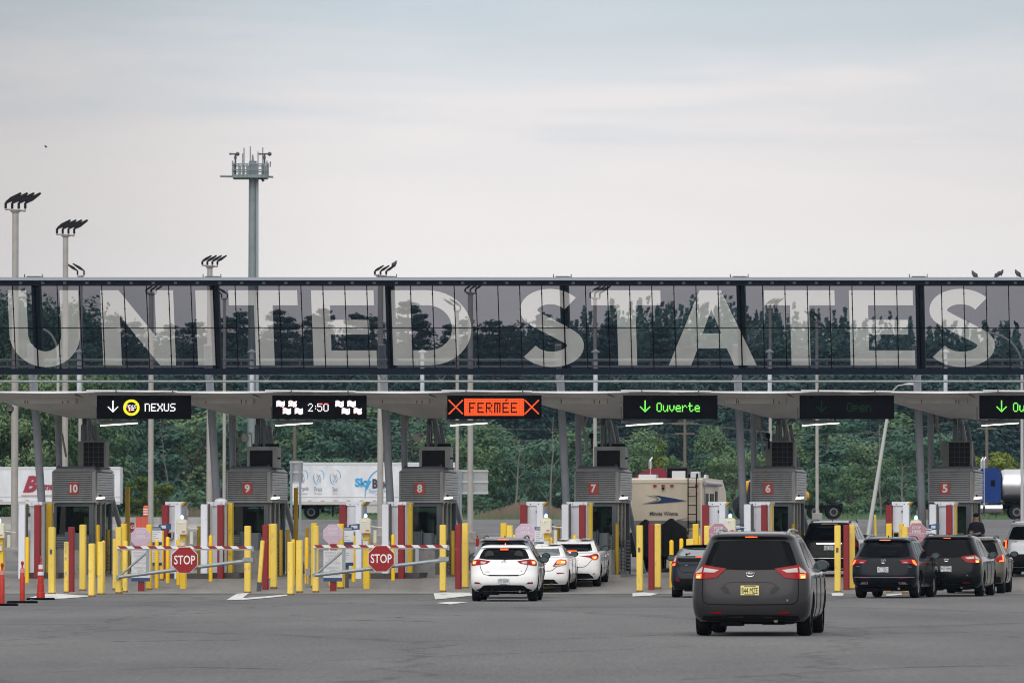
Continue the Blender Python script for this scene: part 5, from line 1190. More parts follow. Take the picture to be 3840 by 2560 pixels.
BIG = dict(SUV); BIG.update(paint='black', cat='SUV', ht=1.80, lev=[(.30,.18,4.7,.88),(.42,.05,4.9,.94),(.60,.0,5.0,.965),(.85,.03,5.0,.965),(1.05,.06,4.8,.955),(1.15,.10,4.0,.935),(1.30,.19,3.6,.86),(1.48,.28,3.3,.79),(1.63,.36,3.05,.74),(1.70,.32,2.95,.71),(1.76,.40,2.8,.62),(1.79,.8,2.5,.45),(1.80,1.1,2.2,.2)],
  wheels=(1.0,4.0), wr=.38, rw=[(0,1.20),(.55,1.205),(.78,1.22),(.72,1.45),(.64,1.60),(.5,1.63),(0,1.635)], tail=[[[(.80,1.15),(.95,1.13),(1.05,1.05),(1.05,.98),(.84,1.0)]]], brake=[(0,1.705),(.26,1.70),(.26,1.72),(0,1.725)], brakeoff=1,
  plate=('E83 7H7',.87,1.02,PLATEW), rails=(.62,.7,3.2,1.76), mid=[([(0,1.06),(.40,1.06),(.42,1.10),(0,1.105)],CHROME), ([(0,.60),(.9,.60),(.9,.62),(0,.622)],CHROME)], mirror=(3.6,1.2), belt=1.12, sw=[[(.85,1.22),(1.75,1.2),(1.7,1.62),(1.1,1.62)],[(1.83,1.2),(2.7,1.18),(2.6,1.60),(1.8,1.62)],[(2.78,1.18),(3.5,1.16),(3.05,1.55),(2.7,1.6)]], doors=(1.8,2.74,3.7), wiper=None, ant=(1.2,1.80))
RAV = dict(SUV); RAV.update(paint='bronze', tail=[[[(.60,1.06),(.78,1.10),(.98,1.18),(1.06,1.15),(1.02,.95),(.80,.93),(.62,.98)], ([(.90,1.16),(.99,1.15),(.99,.96),(.74,.945),(.74,.98),(.91,1.0)],TL_LIT)]])
EXPL = dict(BIG); EXPL.update(paint='silver', tail=[[[(.76,1.21),(.98,1.20),(1.08,1.15),(1.05,.92),(.90,.90),(.78,.93)], ([(.82,1.19),(1.02,1.18),(1.02,1.14),(.90,1.14),(.90,.97),(1.0,.96),(1.0,.92),(.82,.925)],TL_LIT)]], brakeoff=0, val=[(0,.31),(.94,.33),(.95,.74),(0,.74)], plate=('6BX 51',.95,1.08,PLATEW), mid=[([(0,1.12),(.52,1.12),(.56,1.15),(0,1.165)],CHROME)], marks=[], brake=[(0,1.69),(.2,1.685),(.2,1.715),(0,1.72)])
BVAN = dict(VAN); BVAN.update(paint='black', plate=('P57 NMJ',.70,.86,PLATEW), mid=[], extra=[], ribs=1, railc=0, marks=[('LE',.60,.60,.028)]); BVAN['tail'] = VAN['tail']
car('minivan', 'dark grey minivan with yellow plate B44 MZE, nearest to the camera', 2812, 94.5, 6.8, VAN)
car('hatchback', 'white hatchback with plate X71 KWW waiting left of the white sedans', 1888, 148, 2.8, HATCH)
car('suv', 'silver grey SUV with roof rails directly ahead of the white hatchback', 1884, 155.5, 4.1, SUV)
car('sedan', 'white sedan with light rear window next to the white hatchback', 2015, 172, 5.6, SEDAN)
car('sedan', 'white sedan with dark rear window, farther right of the two white sedans', 2138, 176.5, 5.6, SEDAN2)
car('liftback', 'slate grey liftback half hidden behind the dark grey minivan', 2634, 158, 3, LIFT)
car('suv', 'large black SUV ahead of the grey minivan beside booth 6', 3108, 184, 9, BIG)
car('suv', 'blue black SUV with plate P11 YDC and chrome bumper strip', 3311, 156.5, 13.2, CROSS)
car('minivan', 'black minivan with plate P57 NMJ beside the blue black SUV', 3548, 161, 10.5, BVAN)
car('suv', 'bronze grey SUV ahead of the black minivan', 3652, 169.5, 9, RAV)
car('suv', 'silver white SUV cut off by the right edge of the photo', 3868, 184, 10, EXPL)

# ------------------------------------------------------------------ motorhome
def motorhome():
    Y = 192; base = atY(2490, 2150, Y); g = Gw(base.x, Y)
    t = thing('motorhome', 'beige motorhome with roof air conditioner, ladder and covered bicycles in lane 7', 'motorhome', (base.x, Y, g), -R(8)); t.scale = (1.025,)*3
    cream = grimy('cream motorhome panel', (.60,.52,.41), (.40,.34,.26), .4, .62, .8, 1.5); w = 1.26
    mb = MB()
    prof = [(0,.62),(0,2.98),(.06,3.05),(.5,3.10),(6.6,3.10),(7.6,2.75),(7.9,2.3),(7.2,2.05),(6.7,1.95),(6.6,1.2),(6.6,.62)]
    mb.yz(prof, -w, w); b = mb.build('body', cream, t)
    mb = MB(); mb.yz([(6.6,.5),(6.6,1.9),(7.1,1.85),(7.5,1.25),(8.4,1.1),(8.5,.5)], -.95, .95); mb.build('cab', cream, t)
    mb = MB(); mb.box(-w-.012, w+.012, -.02, .05, 2.93, 3.04); mb.box(-w-.012, -w+.05, -.02, .03, .62, 2.95); mb.box(w-.05, w+.012, -.02, .03, .62, 2.95); mb.build('corner_trim', mat('cream trim', (.66,.60,.50), .4), t)
    mb = MB(); mb.box(-w+.03, w-.03, -.012, -.002, 1.46, 1.68); mb.box(-w+.03, w-.03, -.010, -.002, 1.68, 1.70); mb.box(w+.002,w+.01,.1,6.4,1.44,1.7); mb.build('grey_stripe', mat('grey stripe', (.16,.155,.16), .5), t)
    X = lambda c: (c-615)*(.00262); Z = lambda c: .62+(1290-c)*.00257
    bl = mat('blue swoosh', (.008,.032,.12), .4); mb = MB()
    mb.xz([(X(a), Z(c)) for a, c in ((470,545),(560,553),(650,570),(770,592),(895,617),(770,632),(650,640),(540,650),(400,653),(335,652),(440,645),(540,628),(580,605),(570,580),(530,562))], -.018, -.006); mb.build('swoosh', bl, t)
    mb = MB(); mb.xz([(X(a), Z(c)) for a, c in ((390,545),(450,553),(520,572),(555,600),(530,622),(450,636),(400,640),(450,630),(515,612),(530,597),(500,575),(450,560))], -.016, -.006)
    mb.xz([(X(a), Z(c)) for a, c in ((770,868),(840,860),(910,835),(840,850),(780,856))], -.016, -.006); mb.build('grey_swoosh', mat('grey swoosh', (.20,.19,.19), .4), t)
    text('Minnie Winnie', .135, mat('dark lettering', (.07,.07,.08), .4), 'lettering', t, (X(612), -.012, Z(780)), w=.93, bold=.02)
    mb = MB()
    for c in (190, 500, 605, 716, 1027): x = X(c); mb.box(x-.05, x+.05, -.045, .0, Z(435), Z(412))
    mb.build('marker_lamp', mat('dull red lamp', (.35,.02,.02), .3), t)
    mb = MB(); mb.box(X(590), X(622), -.08, 0, Z(470), Z(448)); mb.build('rear_camera', M['black'], t)
    mb = MB(); mb.box(-w+.05, -w+.35, -.03, 0, Z(1105), Z(1050)); mb.build('tail_lamp', TL_DARK, t)
    mb = MB(); mb.box(-w+.08, -w+.20, -.03, 0, Z(1235), Z(1180)); mb.build('licence_plate', PLATEY, t)
    mb = MB(); xl, xr = X(925), X(1030)
    for x in (xl, xr): mb.path([(x,-.12,Z(1050)),(x,-.12,3.08),(x,-.05,3.22),(x,.25,3.24),(x,.3,3.1)], .02, 6)
    for c in (445, 562, 676, 790, 905, 1000): mb.tube((xl,-.12,Z(c)),(xr,-.12,Z(c)), .015, n=6)
    for c in (520, 890):
        for x in (xl, xr): mb.tube((x,-.12,Z(c)),(x,0,Z(c)),.022,n=6)
    mb.build('ladder', M['black'], t)
    mb = MB(); mb.yz([(1.0,3.10),(1.0,3.42),(1.1,3.47),(1.9,3.44),(2.0,3.3),(2.0,3.10)], X(612), X(868)); ac = mb.build('air_conditioner', M['black'], t)
    mb = MB(); mb.box(X(675), X(845), .97, .995, 3.10, 3.34)
    mb.build('grille', mat('white grille', (.66,.68,.72), .5), ac)
    mb = MB(); mb.yz([(.5,3.10),(.6,3.22),(1.2,3.22),(1.3,3.10)], X(270), X(490)); mb.yz([(.4,3.1),(.45,3.3),(.9,3.32),(.95,3.1)], X(935), X(1040)); mb.yz([(1.4,3.1),(1.5,3.22),(2.2,3.22),(2.2,3.1)], X(1060), X(1090)); mb.build('roof_vent', mat('roof vent', (.5,.52,.56), .4), t)
    mb = MB(); mb.tube((w+.07,.15,2.93),(w+.07,5.2,2.93),.075,n=10); mb.tube((w+.07,.2,2.9),(w+.05,.3,1.6),.03,n=6); mb.build('awning', mat('awning roll', (.36,.35,.36), .5), t)
    mb = MB(); mb.box(w+.001, w+.02, .7, 1.9, 1.85, 2.6); mb.box(w+.001, w+.02, 2.5, 3.6, 1.9, 2.6); mb.box(w+.001, w+.02, 4.1, 4.8, .8, 2.7); mb.box(-w-.02,-w-.001,1,2.4,1.9,2.6); mb.build('window', M['car_glass'], t)
    mb = MB(); P = []                                # two bicycles under a draped black cover
    n = 18; rows = 9
    prof = [(X(215),.62),(X(190),.95),(X(200),1.15),(X(260),1.30),(X(300),1.5),(X(345),1.62),(X(400),1.74),(X(430),1.70),(X(440),1.60),(X(560),1.50),(X(640),1.60),(X(700),1.74),(X(740),1.77),(X(775),1.68),(X(840),1.56),(X(905),1.44),(X(925),1.30),(X(905),1.0),(X(860),.62),(X(700),.52),(X(400),.52)]
    mb.xz(prof, -.62, -.16)
    for i in range(6):
        x = X(260+i*110); mb.add([(x,-.64,.55),(x+.05,-.70,.55),(x+.12,-.64,.55),(x+.16,-.60,1.35),(x+.13,-.62,1.45)], [(0,1,4),(1,2,3,4)])
    cv = mb.build('bicycle_cover', mat('black nylon cover', (.012,.012,.014), .45, 0, .3, 5), t)
    mb = MB()
    for cx in (X(255), X(820)): mb.tube((cx,-.52,.98),(cx,-.30,.98),.34,n=24)
    mb.build('covered_wheel', mat('cover gloss', (.015,.015,.017), .35), cv)
    mb = MB(); mb.box(-.6,.9,-.6,.3,.47,.55); mb.box(-w+.2,w-.2,.0,.1,.5,.62); mb.build('rack', M['blackm'], t)
    for y in (1.9, 7.3):
        for sg in (1, -1): wheel(sg*(w-.35), y, .38, .26, sg, t)
    for sg in (1, -1): wheel(sg*(w-.66), 1.9, .38, .24, sg, t)
    mb = MB(); mb.box(-.9,.9,.2,6.8,.42,.62); mb.build('chassis', M['blackm'], t)
motorhome()

# ------------------------------------------------------------------ lorries on the far road
def truck_wheel(x, y, r, parent, outer=1):
    wh = thing('wheel', None, None, (x, y, r)); [wh.pop(k) for k in ('label','category') if k in wh]; wh.parent = parent
    mb = MB(); mb.tube((0,-.14,0),(0,.14,0),r,n=24); mb.build('tyre', TYRE, wh, 40)
    mb = MB(); mb.tube((0,-.155,0),(0,-.13,0),r*.55,n=20); mb.use(RIMD); mb.tube((0,-.16,0),(0,-.15,0),r*.38,n=16); mb.use(RIMD); mb.tube((0,-.2,0),(0,-.15,0),r*.2,n=10); mb.build('rim', mat('dull steel rim', (.16,.16,.165), .5, .6), wh, 40)
def tractor(px, Y, paintm, label, dirn=-1, rot=0, base_py=None, high=False, white=False):
    b = atY(px, 1950, Y); g = b.z if base_py else Gw(b.x, Y); t = thing('semi_tractor', label, 'truck', (b.x, Y, g), rot, 'trucks on the far road'); s = dirn   # x runs along the truck, nose towards dirn
    q = lambda a, b_: (min(s*a, s*b_), max(s*a, s*b_))
    def xzp(P, y0, y1, mb): mb.xz([(s*a, c) for a, c in (P if s > 0 else P[::-1])], y0, y1)
    mb = MB(); xzp([(0,1.15),(0,3.6 if high else 3.3),(.4,3.95 if high else 3.6),(1.3,3.9 if high else 3.5),(2.1,3.1),(2.5,2.35),(2.6,1.15)], -1.2, 1.2, mb); mb.build('cab', paintm, t)
    mb = MB(); xzp([(2.6,.95),(2.6,2.2),(4.2,1.95),(4.4,1.7),(4.4,.8),(3.9,.55)], -1.0, 1.0, mb); mb.build('hood', paintm, t)
    mb = MB(); xzp([(1.45,2.0),(1.45,2.85),(2.05,2.85),(2.4,2.1)], -1.22, -1.18, mb); xzp([(.4,2.3),(.4,2.7),(.7,2.7),(.7,2.3)], -1.22, -1.18, mb); xzp([(2.12,2.95),(2.55,2.25),(2.60,2.25),(2.16,2.98)], -1.05, 1.05, mb); mb.build('window', M['car_glass'], t)
    ch = mat('polished tank', (.62,.63,.66), .2, 1)
    mb = MB(); a, c = q(-.1, 1.1); mb.tube((a,-1.0,.75),(c,-1.0,.75),.33,n=18); a, c = q(1.25, 2.0); mb.tube((a,-1.0,.75),(c,-1.0,.75),.33,n=18); mb.build('fuel_tank', ch, t, 40)
    mb = MB()
    for yy in (-1.12, 1.12): mb = MB(); mb.tube((s*1.15,yy,.9),(s*1.15,yy,4.05 if not high else 4.3),.085,n=12); mb.tube((s*1.15,yy,4.05 if not high else 4.3),(s*1.0,yy,4.3 if not high else 4.5),.08,n=10); mb.build('exhaust_stack', ch, t, 40)
    mb = MB(); a, c = q(-3.2, 4.3); mb.box(a, c, -.45, .45, .75, 1.0); a, c = q(-3.2, -.2); mb.box(a, c, -1.15, -.95, .98, 1.08); a, c = q(-3.25,-3.1); mb.box(a, c, -1.2, 1.2, .5, 1.05); mb.build('chassis', M['blackm'], t)
    mb = MB()
    for xc in (-1.1, -2.4):
        pts = [(s*(xc+.62*math.cos(R(a))), .52+.62*math.sin(R(a))) for a in range(15, 170, 15)]
        for (x0, z0), (x1, z1) in zip(pts, pts[1:]): mb.add([(x0,-1.2,z0),(x1,-1.2,z1),(x1,-.6,z1),(x0,-.6,z0)], [(0,1,2,3),(3,2,1,0)])
    mb.build('mudguard', M['black'], t)
    for xc in (-1.1, -2.4, 3.5):
        for yy in (-.98, .98): truck_wheel(s*xc, yy, .51, t)
    return t
def trailer(px, Y, L_, label, wheels=True, rot=0, top=None):
    b = atY(px, 1950, Y); g = Gw(b.x, Y); t = thing('semi_trailer', label, 'trailer', (b.x, Y, g), rot, 'trucks on the far road'); H = (top or 4.0)
    wm = grimy('white trailer side', (.70,.72,.75), (.5,.5,.5), .4, .6, .8, 1.2)
    mb = MB(); mb.box(0, L_, -1.28, 1.28, 1.12, H, .03); mb.build('box', wm, t)
    mb = MB(); mb.box(0, L_, -1.30, -1.285, H-.16, H); mb.box(0, L_, -1.31, -1.285, 1.55, 1.58); mb.use(mat('pale skirt', (.48,.47,.45), .5)); mb.box(0, L_, -1.32, -1.285, 1.02, 1.25); mb.build('side_rail', mat('trailer rail', (.55,.57,.60), .4), t)
    mb = MB()
    for i in range(int(L_/.9)): mb.box(.3+i*.9, .55+i*.9, -1.33, -1.32, 1.28, 1.32)
    mb.build('reflector', mat('dull red reflectors', (.45,.18,.15), .5), t)
    mb = MB(); mb.box(L_*.45, L_*.9, -1.26, -1.22, .45, 1.04); mb.build('skirt', mat('pale skirt', (.48,.47,.45), .5), t)
    mb = MB(); mb.box(.3, L_-.3, -.6, .6, .9, 1.12); mb.box(L_*.25, L_*.26, -.7, -.5, .2, 1); mb.build('chassis', M['blackm'], t)
    if wheels:
        for xx in (L_-1.5, L_-2.8):
            for yy in (-1.0, 1.0): truck_wheel(xx, yy, .51, t)
    return t
tr = trailer(-160, 392, 11.3, 'white semi trailer with dark red script lettering at the far left', top=3.58)
wine = mat('wine red script', (.30,.02,.05), .5)
text('B', 1.15, wine, 'lettering', tr, (4.62, -1.30, 2.42), bold=.055, shear=.35, align='LEFT'); text('urnt', .50, wine, 'lettering', tr, (5.55, -1.30, 2.25), bold=.055, shear=.35, align='LEFT')
mb = MB(); mb.box(4.5, 8.5, -1.31, -1.30, 1.60, 1.67); mb.build('red_line', mat('pale red line', (.5,.22,.2), .5), tr)
tr = trailer(1092, 396, 11.4, 'white semi trailer reading Surgelé, Frais, Sec and SkyBlue', top=3.92)
Xt = lambda c: (1040+c*.19558-1092)/53.9; Zt = lambda c: 3.92-(c-190)*.19558/53.9
sb = mat('sky blue print', (.03,.34,.66), .5); dk = mat('navy lettering', (.03,.03,.07), .5); gy = mat('grey lettering', (.16,.17,.19), .5); lb = mat('light blue arc', (.25,.50,.70), .5)
text('Sky', .80, sb, 'lettering', tr, (Xt(1655), -1.30, Zt(590)), bold=.05, w=1.15); text('Blue', .68, dk, 'lettering', tr, (Xt(1995), -1.30, Zt(590)), bold=.05, w=1.2); text('Express Inc', .34, lb, 'lettering', tr, (Xt(1955), -1.30, Zt(735)), bold=.02, w=1.35)
for c, s_ in ((500, 'Surgelé'), (795, 'Frais'), (1115, 'Sec')): text(s_, .32 if s_ != 'Surgelé' else .36, gy, 'lettering', tr, (Xt(c), -1.30, Zt(690)), w={'Surgelé': .80, 'Frais': .52, 'Sec': .36}[s_]); text({'Surgelé': 'Frozen', 'Frais': 'Fresh', 'Sec': 'Dry'}[s_], .17, mat('pale grey lettering', (.4,.41,.43), .5), 'lettering', tr, (Xt(c), -1.30, Zt(775)))
def arcs(mb, cx, cz, rx, rz, a0, a1, w, y=-1.30):
    n = 14
    for i in range(n):
        a, b = R(a0+(a1-a0)*i/n), R(a0+(a1-a0)*(i+1)/n); k = w*math.sin(math.pi*(i+.5)/n)**.5
        mb.add([(cx+(rx-k)*math.cos(a), y, cz+(rz-k)*math.sin(a)), (cx+(rx+k)*math.cos(a), y, cz+(rz+k)*math.sin(a)), (cx+(rx+k)*math.cos(b), y, cz+(rz+k)*math.sin(b)), (cx+(rx-k)*math.cos(b), y, cz+(rz-k)*math.sin(b))], [(0,1,2,3)])
mb = MB()
for c in (490, 800, 1115): arcs(mb, Xt(c), Zt(470), .34, .50, 150, 265, .03); arcs(mb, Xt(c)+.08, Zt(440), .30, .40, -40, 100, .025)
arcs(mb, Xt(2010), Zt(830), 1.15, 1.85, 95, 185, .05); mb.build('blue_arc', sb, tr)
mb = MB()
for c in (490, 800, 1115):
    for a in (60, 120, 180): mb.add([(Xt(c)-.25*math.cos(R(a))-.01, -1.301, Zt(480)-.33*math.sin(R(a))), (Xt(c)-.25*math.cos(R(a))+.015, -1.301, Zt(480)-.33*math.sin(R(a))), (Xt(c)+.25*math.cos(R(a))+.015, -1.301, Zt(480)+.33*math.sin(R(a))), (Xt(c)+.25*math.cos(R(a))-.01, -1.301, Zt(480)+.33*math.sin(R(a)))], [(0,1,2,3)])
    arcs(mb, Xt(c), Zt(500), .16, .24, -170, 170, .012)
arcs(mb, Xt(1750), Zt(560), 1.0, 1.05, -60, 40, .035); mb.build('line_icon', gy, tr)
DK = paint('black truck paint', (.02,.022,.03), .3); MR = paint('maroon truck paint', (.22,.03,.045), .3); BLUEP = paint('royal blue truck paint', (.010,.035,.17), .25); AMB = paint('amber truck paint', (.62,.30,.01), .35)
tractor(1040, 397, DK, 'black semi tractor hitched to the SkyBlue trailer, behind booth 9', -1, 0, high=True)
tractor(2500, 396, MR, 'maroon semi tractor with chrome stacks behind the motorhome', -1, 0)
def drum_truck():
    b = atY(2744, 1950, 394); g = Gw(b.x, 394); t = thing('drum_truck', 'black truck with an amber drum and bare rear frame, mostly behind booth 6', 'truck', (b.x, 394, g), 0, 'trucks on the far road')
    mb = MB(); mb.xz([(.1,.45),(0,.8),(.05,1.3),(.35,1.55),(1.0,1.6),(1.15,2.6),(2.1,2.6),(2.1,.6),(1.6,.45)], -1.1, 1.1); mb.build('cab', DK, t)
    mb = MB(); mb.xz([(1.2,1.7),(1.27,2.4),(1.95,2.4),(1.95,1.7)], -1.13, -1.10); mb.build('window', M['car_glass'], t)
    mb = MB(); n = 20; P = []; prof = [(.5,.10),(.75,.42),(1.5,.78),(3.0,.95),(4.4,.78),(5.1,.50),(5.35,.30)]
    for x, r in prof: P += [(x, r*math.cos(2*math.pi*i/n), 2.25-.14*(x-.5)+r*.85*math.sin(2*math.pi*i/n)) for i in range(n)]
    mb.add(P, [[k*n+i, (k+1)*n+i, (k+1)*n+(i+1)%n, k*n+(i+1)%n] for k in range(len(prof)-1) for i in range(n)]+[list(range(n)), [(len(prof)-1)*n+i for i in range(n)][::-1]]); mb.build('drum', AMB, t, 50)
    mb = MB(); mb.box(.4, 7.55, -.5, .5, .72, 1.0); mb.box(5.4, 7.55, -1.2, -.9, .85, 1.0); mb.box(7.45, 7.6, -1.2, 1.2, .5, 1.1); mb.build('chassis', M['blackm'], t)
    mb = MB()
    for xc in (5.75, 7.0): mb.xz([(xc-.6,.75),(xc-.45,1.12),(xc+.45,1.12),(xc+.6,.75),(xc+.5,.75),(xc+.4,1.05),(xc-.4,1.05),(xc-.5,.75)], -1.25, -.65)
    mb.build('mudguard', M['black'], t)
    for xc in (.75, 5.75, 7.0):
        for yy in (-.98, .98): truck_wheel(xc, yy, .51, t)
drum_truck()
tractor(3748, 394, BLUEP, 'royal blue semi tractor with chrome stack at the right edge', -1, 0)
def tanker():
    b = atY(3752, 1950, 394); g = Gw(b.x, 394); t = thing('tank_trailer', 'polished tank trailer behind the royal blue tractor', 'tanker', (b.x, 394, g), 0, 'trucks on the far road')
    st = mat('polished tank', (.62,.63,.66), .2, 1); mb = MB(); n = 28; prof = [(.0,.9),(.05,1.02),(.3,1.12),(9,1.12),(9.3,1.0)]
    P = []
    for x, r in prof: P += [(x, r*math.cos(2*math.pi*i/n), 2.35+r*math.sin(2*math.pi*i/n)) for i in range(n)]
    mb.add(P, [[k*n+i, (k+1)*n+i, (k+1)*n+(i+1)%n, k*n+(i+1)%n] for k in range(4) for i in range(n)]+[list(range(n)), [4*n+i for i in range(n)][::-1]]); mb.build('tank', mat('brushed tank', (.60,.60,.63), .32, .9, .08, 2), t, 40)
    mb = MB(); mb.box(.1, 9, -1.15, -.4, 1.18, 1.25); mb.box(.3, 9, -.5, .5, .9, 1.2); mb.build('chassis', M['blackm'], t)
tanker()

# ------------------------------------------------------------------ people
def person(label, cloth, loc, yaw, pose, cap=True, skin=(.30,.17,.11)):
    t = thing('person', label, 'person', loc, yaw); sk = mat('skin %.2f' % skin[0], skin, .55)
    J = {'pel': (0,0,.95), 'sp': (0,.0,1.15), 'ch': (0,0,1.36), 'nk': (0,0,1.50), 'hd': (0,-.01,1.58), 'h2': (0,-.02,1.68)}
    J.update(pose)
    names = list(J); idx = {k: i for i, k in enumerate(names)}
    E = [('pel','sp'),('sp','ch'),('ch','nk'),('nk','hd'),('hd','h2'),('ch','shl'),('shl','ell'),('ell','wrl'),('ch','shr'),('shr','elr'),('elr','wrr'),('pel','hl'),('hl','kl'),('kl','al'),('al','tl'),('pel','hr'),('hr','kr'),('kr','ar'),('ar','tr')]
    for s_, w in (('l','wrl'),('r','wrr')):          # five fingers and a thumb's side branch
        p = Vector(J[w]); d = (p-Vector(J['el'+s_])).normalized(); o = d.orthogonal().normalized(); J['pm'+s_] = tuple(p+d*.07); E.append((w, 'pm'+s_))
        for k in range(4): J['f%d%s' % (k, s_)] = tuple(p+d*.11+o*(.025*(k-1.5))); J['g%d%s' % (k, s_)] = tuple(p+d*(.16-.01*abs(k-1.5))+o*(.026*(k-1.5))+Vector((0,-.01,-.02))); E += [('pm'+s_, 'f%d%s' % (k, s_)), ('f%d%s' % (k, s_), 'g%d%s' % (k, s_))]
        J['th'+s_] = tuple(p+d*.07+o*.055+Vector((0,-.02,0))); E.append((w, 'th'+s_))
    names = list(J); idx = {k: i for i, k in enumerate(names)}
    me = bpy.data.meshes.new('body'); me.from_pydata([J[k] for k in names], [(idx[a], idx[b]) for a, b in E], []); o = bpy.data.objects.new('tmp', me); COL.objects.link(o)
    md = o.modifiers.new('s', 'SKIN'); rad = dict(pel=(.17,.13), sp=(.155,.12), ch=(.19,.13), nk=(.06,.06), hd=(.078,.09), h2=(.072,.085), shl=(.07,.07), shr=(.07,.07), ell=(.047,.047), elr=(.047,.047), wrl=(.03,.03), wrr=(.03,.03), pml=(.034,.024), pmr=(.034,.024), hl=(.10,.10), hr=(.10,.10), kl=(.065,.065), kr=(.065,.065), al=(.045,.05), ar=(.045,.05), tl=(.04,.03), tr=(.04,.03))
    for k in names: r = rad.get(k, (.010,.010)); me.skin_vertices[0].data[idx[k]].radius = r
    me.skin_vertices[0].data[idx['pel']].use_root = True
    sd_ = o.modifiers.new('u', 'SUBSURF'); sd_.levels = 2; sd_.render_levels = 2
    me2 = mesh_of(o); me2.materials.clear(); me2.materials.append(sk); me2.materials.append(cloth)
    tr_ = mat('dark trousers', (.02,.022,.028), .8)
    me2.materials.append(tr_)
    for p in me2.polygons:
        c = p.center; hand = min((c-Vector(J[w])).length for w in ('wrl','wrr','pml','pmr','g1l','g1r')) < .10
        p.material_index = 0 if (c.z > 1.49 or hand) else (1 if c.z > .97 else 2); p.use_smooth = True
    me2.name = 'body'; b = bpy.data.objects.new('body', me2); COL.objects.link(b); b.parent = t
    mb = MB(); hz = J['h2'][2]; hx, hy = J['h2'][0], J['h2'][1]
    mb.ball((hx, hy+.005, hz+.035), .098, 12, .95, 1.08, .72)
    if cap: mb.box(hx-.065, hx+.065, hy-.17, hy-.04, hz+.02, hz+.035)
    mb.build('cap' if cap else 'hair', cloth if cap else mat('dark hair', (.02,.015,.012), .8), t, 60)
    mb = MB(); mb.ball((hx, hy-.098, hz-.045), .018, 8, .9, 1.2, 1.2); mb.use(mat('lips', (.25,.10,.08), .5)); mb.box(hx-.022, hx+.022, hy-.092, hy-.08, hz-.095, hz-.085); mb.use(M['black']); mb.box(hx-.055, hx-.012, hy-.097, hy-.07, hz-.02, hz+.005); mb.box(hx+.012, hx+.055, hy-.097, hy-.07, hz-.02, hz+.005)
    mb.use(sk); mb.ball((hx-.082, hy+.01, hz-.03), .022, 8, .5, 1, 1.4); mb.ball((hx+.082, hy+.01, hz-.03), .022, 8, .5, 1, 1.4); mb.build('face', sk, t)
    return t
stand = dict(shl=(.19,0,1.40), ell=(.27,-.02,1.14), wrl=(.16,-.24,1.12), shr=(-.19,0,1.40), elr=(-.27,-.04,1.14), wrr=(-.08,-.25,1.16), hl=(.09,0,.90), kl=(.12,-.02,.50), al=(.13,.0,.09), tl=(.15,-.14,.04), hr=(-.09,0,.90), kr=(-.12,-.02,.50), ar=(-.13,0,.09), tr=(-.15,-.14,.04))
navy = mat('dark navy uniform', (.012,.015,.024), .75); u_, _, _ = at(3662, 2000, -1.6)
person('officer in dark uniform, cap and orange mirrored glasses beside booth 5', navy, W(u_, -1.6, G(-1.6)+.30), R(-28), stand)
for px, n in ((2903, 6), (2280, 7)):
    u_, _, _ = at(px, 1950, 1.0); person({6: 'person in dark clothes seen in profile behind the window of booth 6', 7: 'figure in a dark jacket standing inside the booth beside the motorhome'}[n], navy, W(u_, 1.15, G(0)+.18-.05), R(40), stand, cap=False)
# ------------------------------------------------------------------ light poles, tower, sign backs
polem = mat('weathered pole', (.36,.34,.32), .6, .1, .12, 2); headm = mat('black luminaire', (.015,.015,.018), .5)
def light_pole(px, yt, Y, wpx, d, nh, label, hs=1.0):
    top = atY(px, yt, Y); g = Gw(top.x, Y); H = top.z-g; s = 21333/Y; r = wpx/s/2
    t = thing('light_pole', label, 'light pole', (top.x, Y, g), 0, 'tall light poles behind the canopy')
    mb = MB(); mb.tube((0,0,0),(0,0,H),r*1.06,r*.92,n=16); mb.build('pole', polem, t, 50)
    mb = MB(); mb.box(-.34,.34,-.34,.34,-.2,.45,.06); mb.build('base', M['conc'], t)
    mb = MB(); w = .095*nh*(.75+.25*hs); mb.tube((-w*d*1.0,-.1,H+.04),(w*d*1.0,.1,H-.02),.035,n=8); mb.lathe([(r*1.2,H-.08),(r*1.6,H)], 12); 
    xs = [(-w+2*w*(i+.0)/(nh-1))*d if nh > 1 else 0 for i in range(nh)]
    for x in xs: mb.tube((x,0,H),(x,0,H+.09),.03,n=6)
    mb.build('cross_bar', polem, t)
    for x in xs:
        mb = MB(); mb.box(x-.045, x+.045, -.05, .05, H+.07, H+.07+.24*hs)
        p = [(0,-.02),(0,.06),(.22*hs,.26*hs),(.62*hs,.455*hs),(.67*hs,.43*hs),(.60*hs,.35*hs),(.30*hs,.11*hs)]
        pts = [(x+a*d, H+.05+.24*hs+b) for a, b in p]
        if d > 0: pts = pts[::-1]
        mb.xz(pts, -.16, .16); mb.build('luminaire', headm, t)
    return t
for a in (
 (58, 789, 215, 26, 1, 4, 'tallest light pole with four black heads, at the far left', .9), (246, 882, 245, 22, 1, 4, 'second tallest light pole with four black heads, right of the tallest one', .9),
 (787, 998, 262, 22, 1, 4, 'light pole with four heads just above the sign, left of the lattice topped tower', .66), (1427, 1034, 258, 22, 1, 3, 'light pole with three heads and a bird, just above the letter D', .62),
 (303, 1035, 330, 15, -1, 2, 'light pole with two heads leaning left, its heads just above the letter U'), (567, 1100, 285, 20, 1, 3, 'light pole seen through the letter N', .5),
 (842, 1120, 370, 12, -1, 2, 'thin light pole with left facing heads seen through the first T'), (1715, 1165, 352, 13, -1, 2, 'thin light pole with left facing heads seen through the letter D'),
 (1764, 1098, 270, 21, 1, 3, 'light pole seen between UNITED and STATES', .5), (2231, 1118, 335, 14, 1, 3, 'light pole seen through the second T'),
 (2888, 1157, 400, 12, 1, 3, 'light pole seen through the third T'), (3063, 1206, 385, 12, -1, 2, 'thin light pole right of booth 6, seen through the sign')): light_pole(*a)
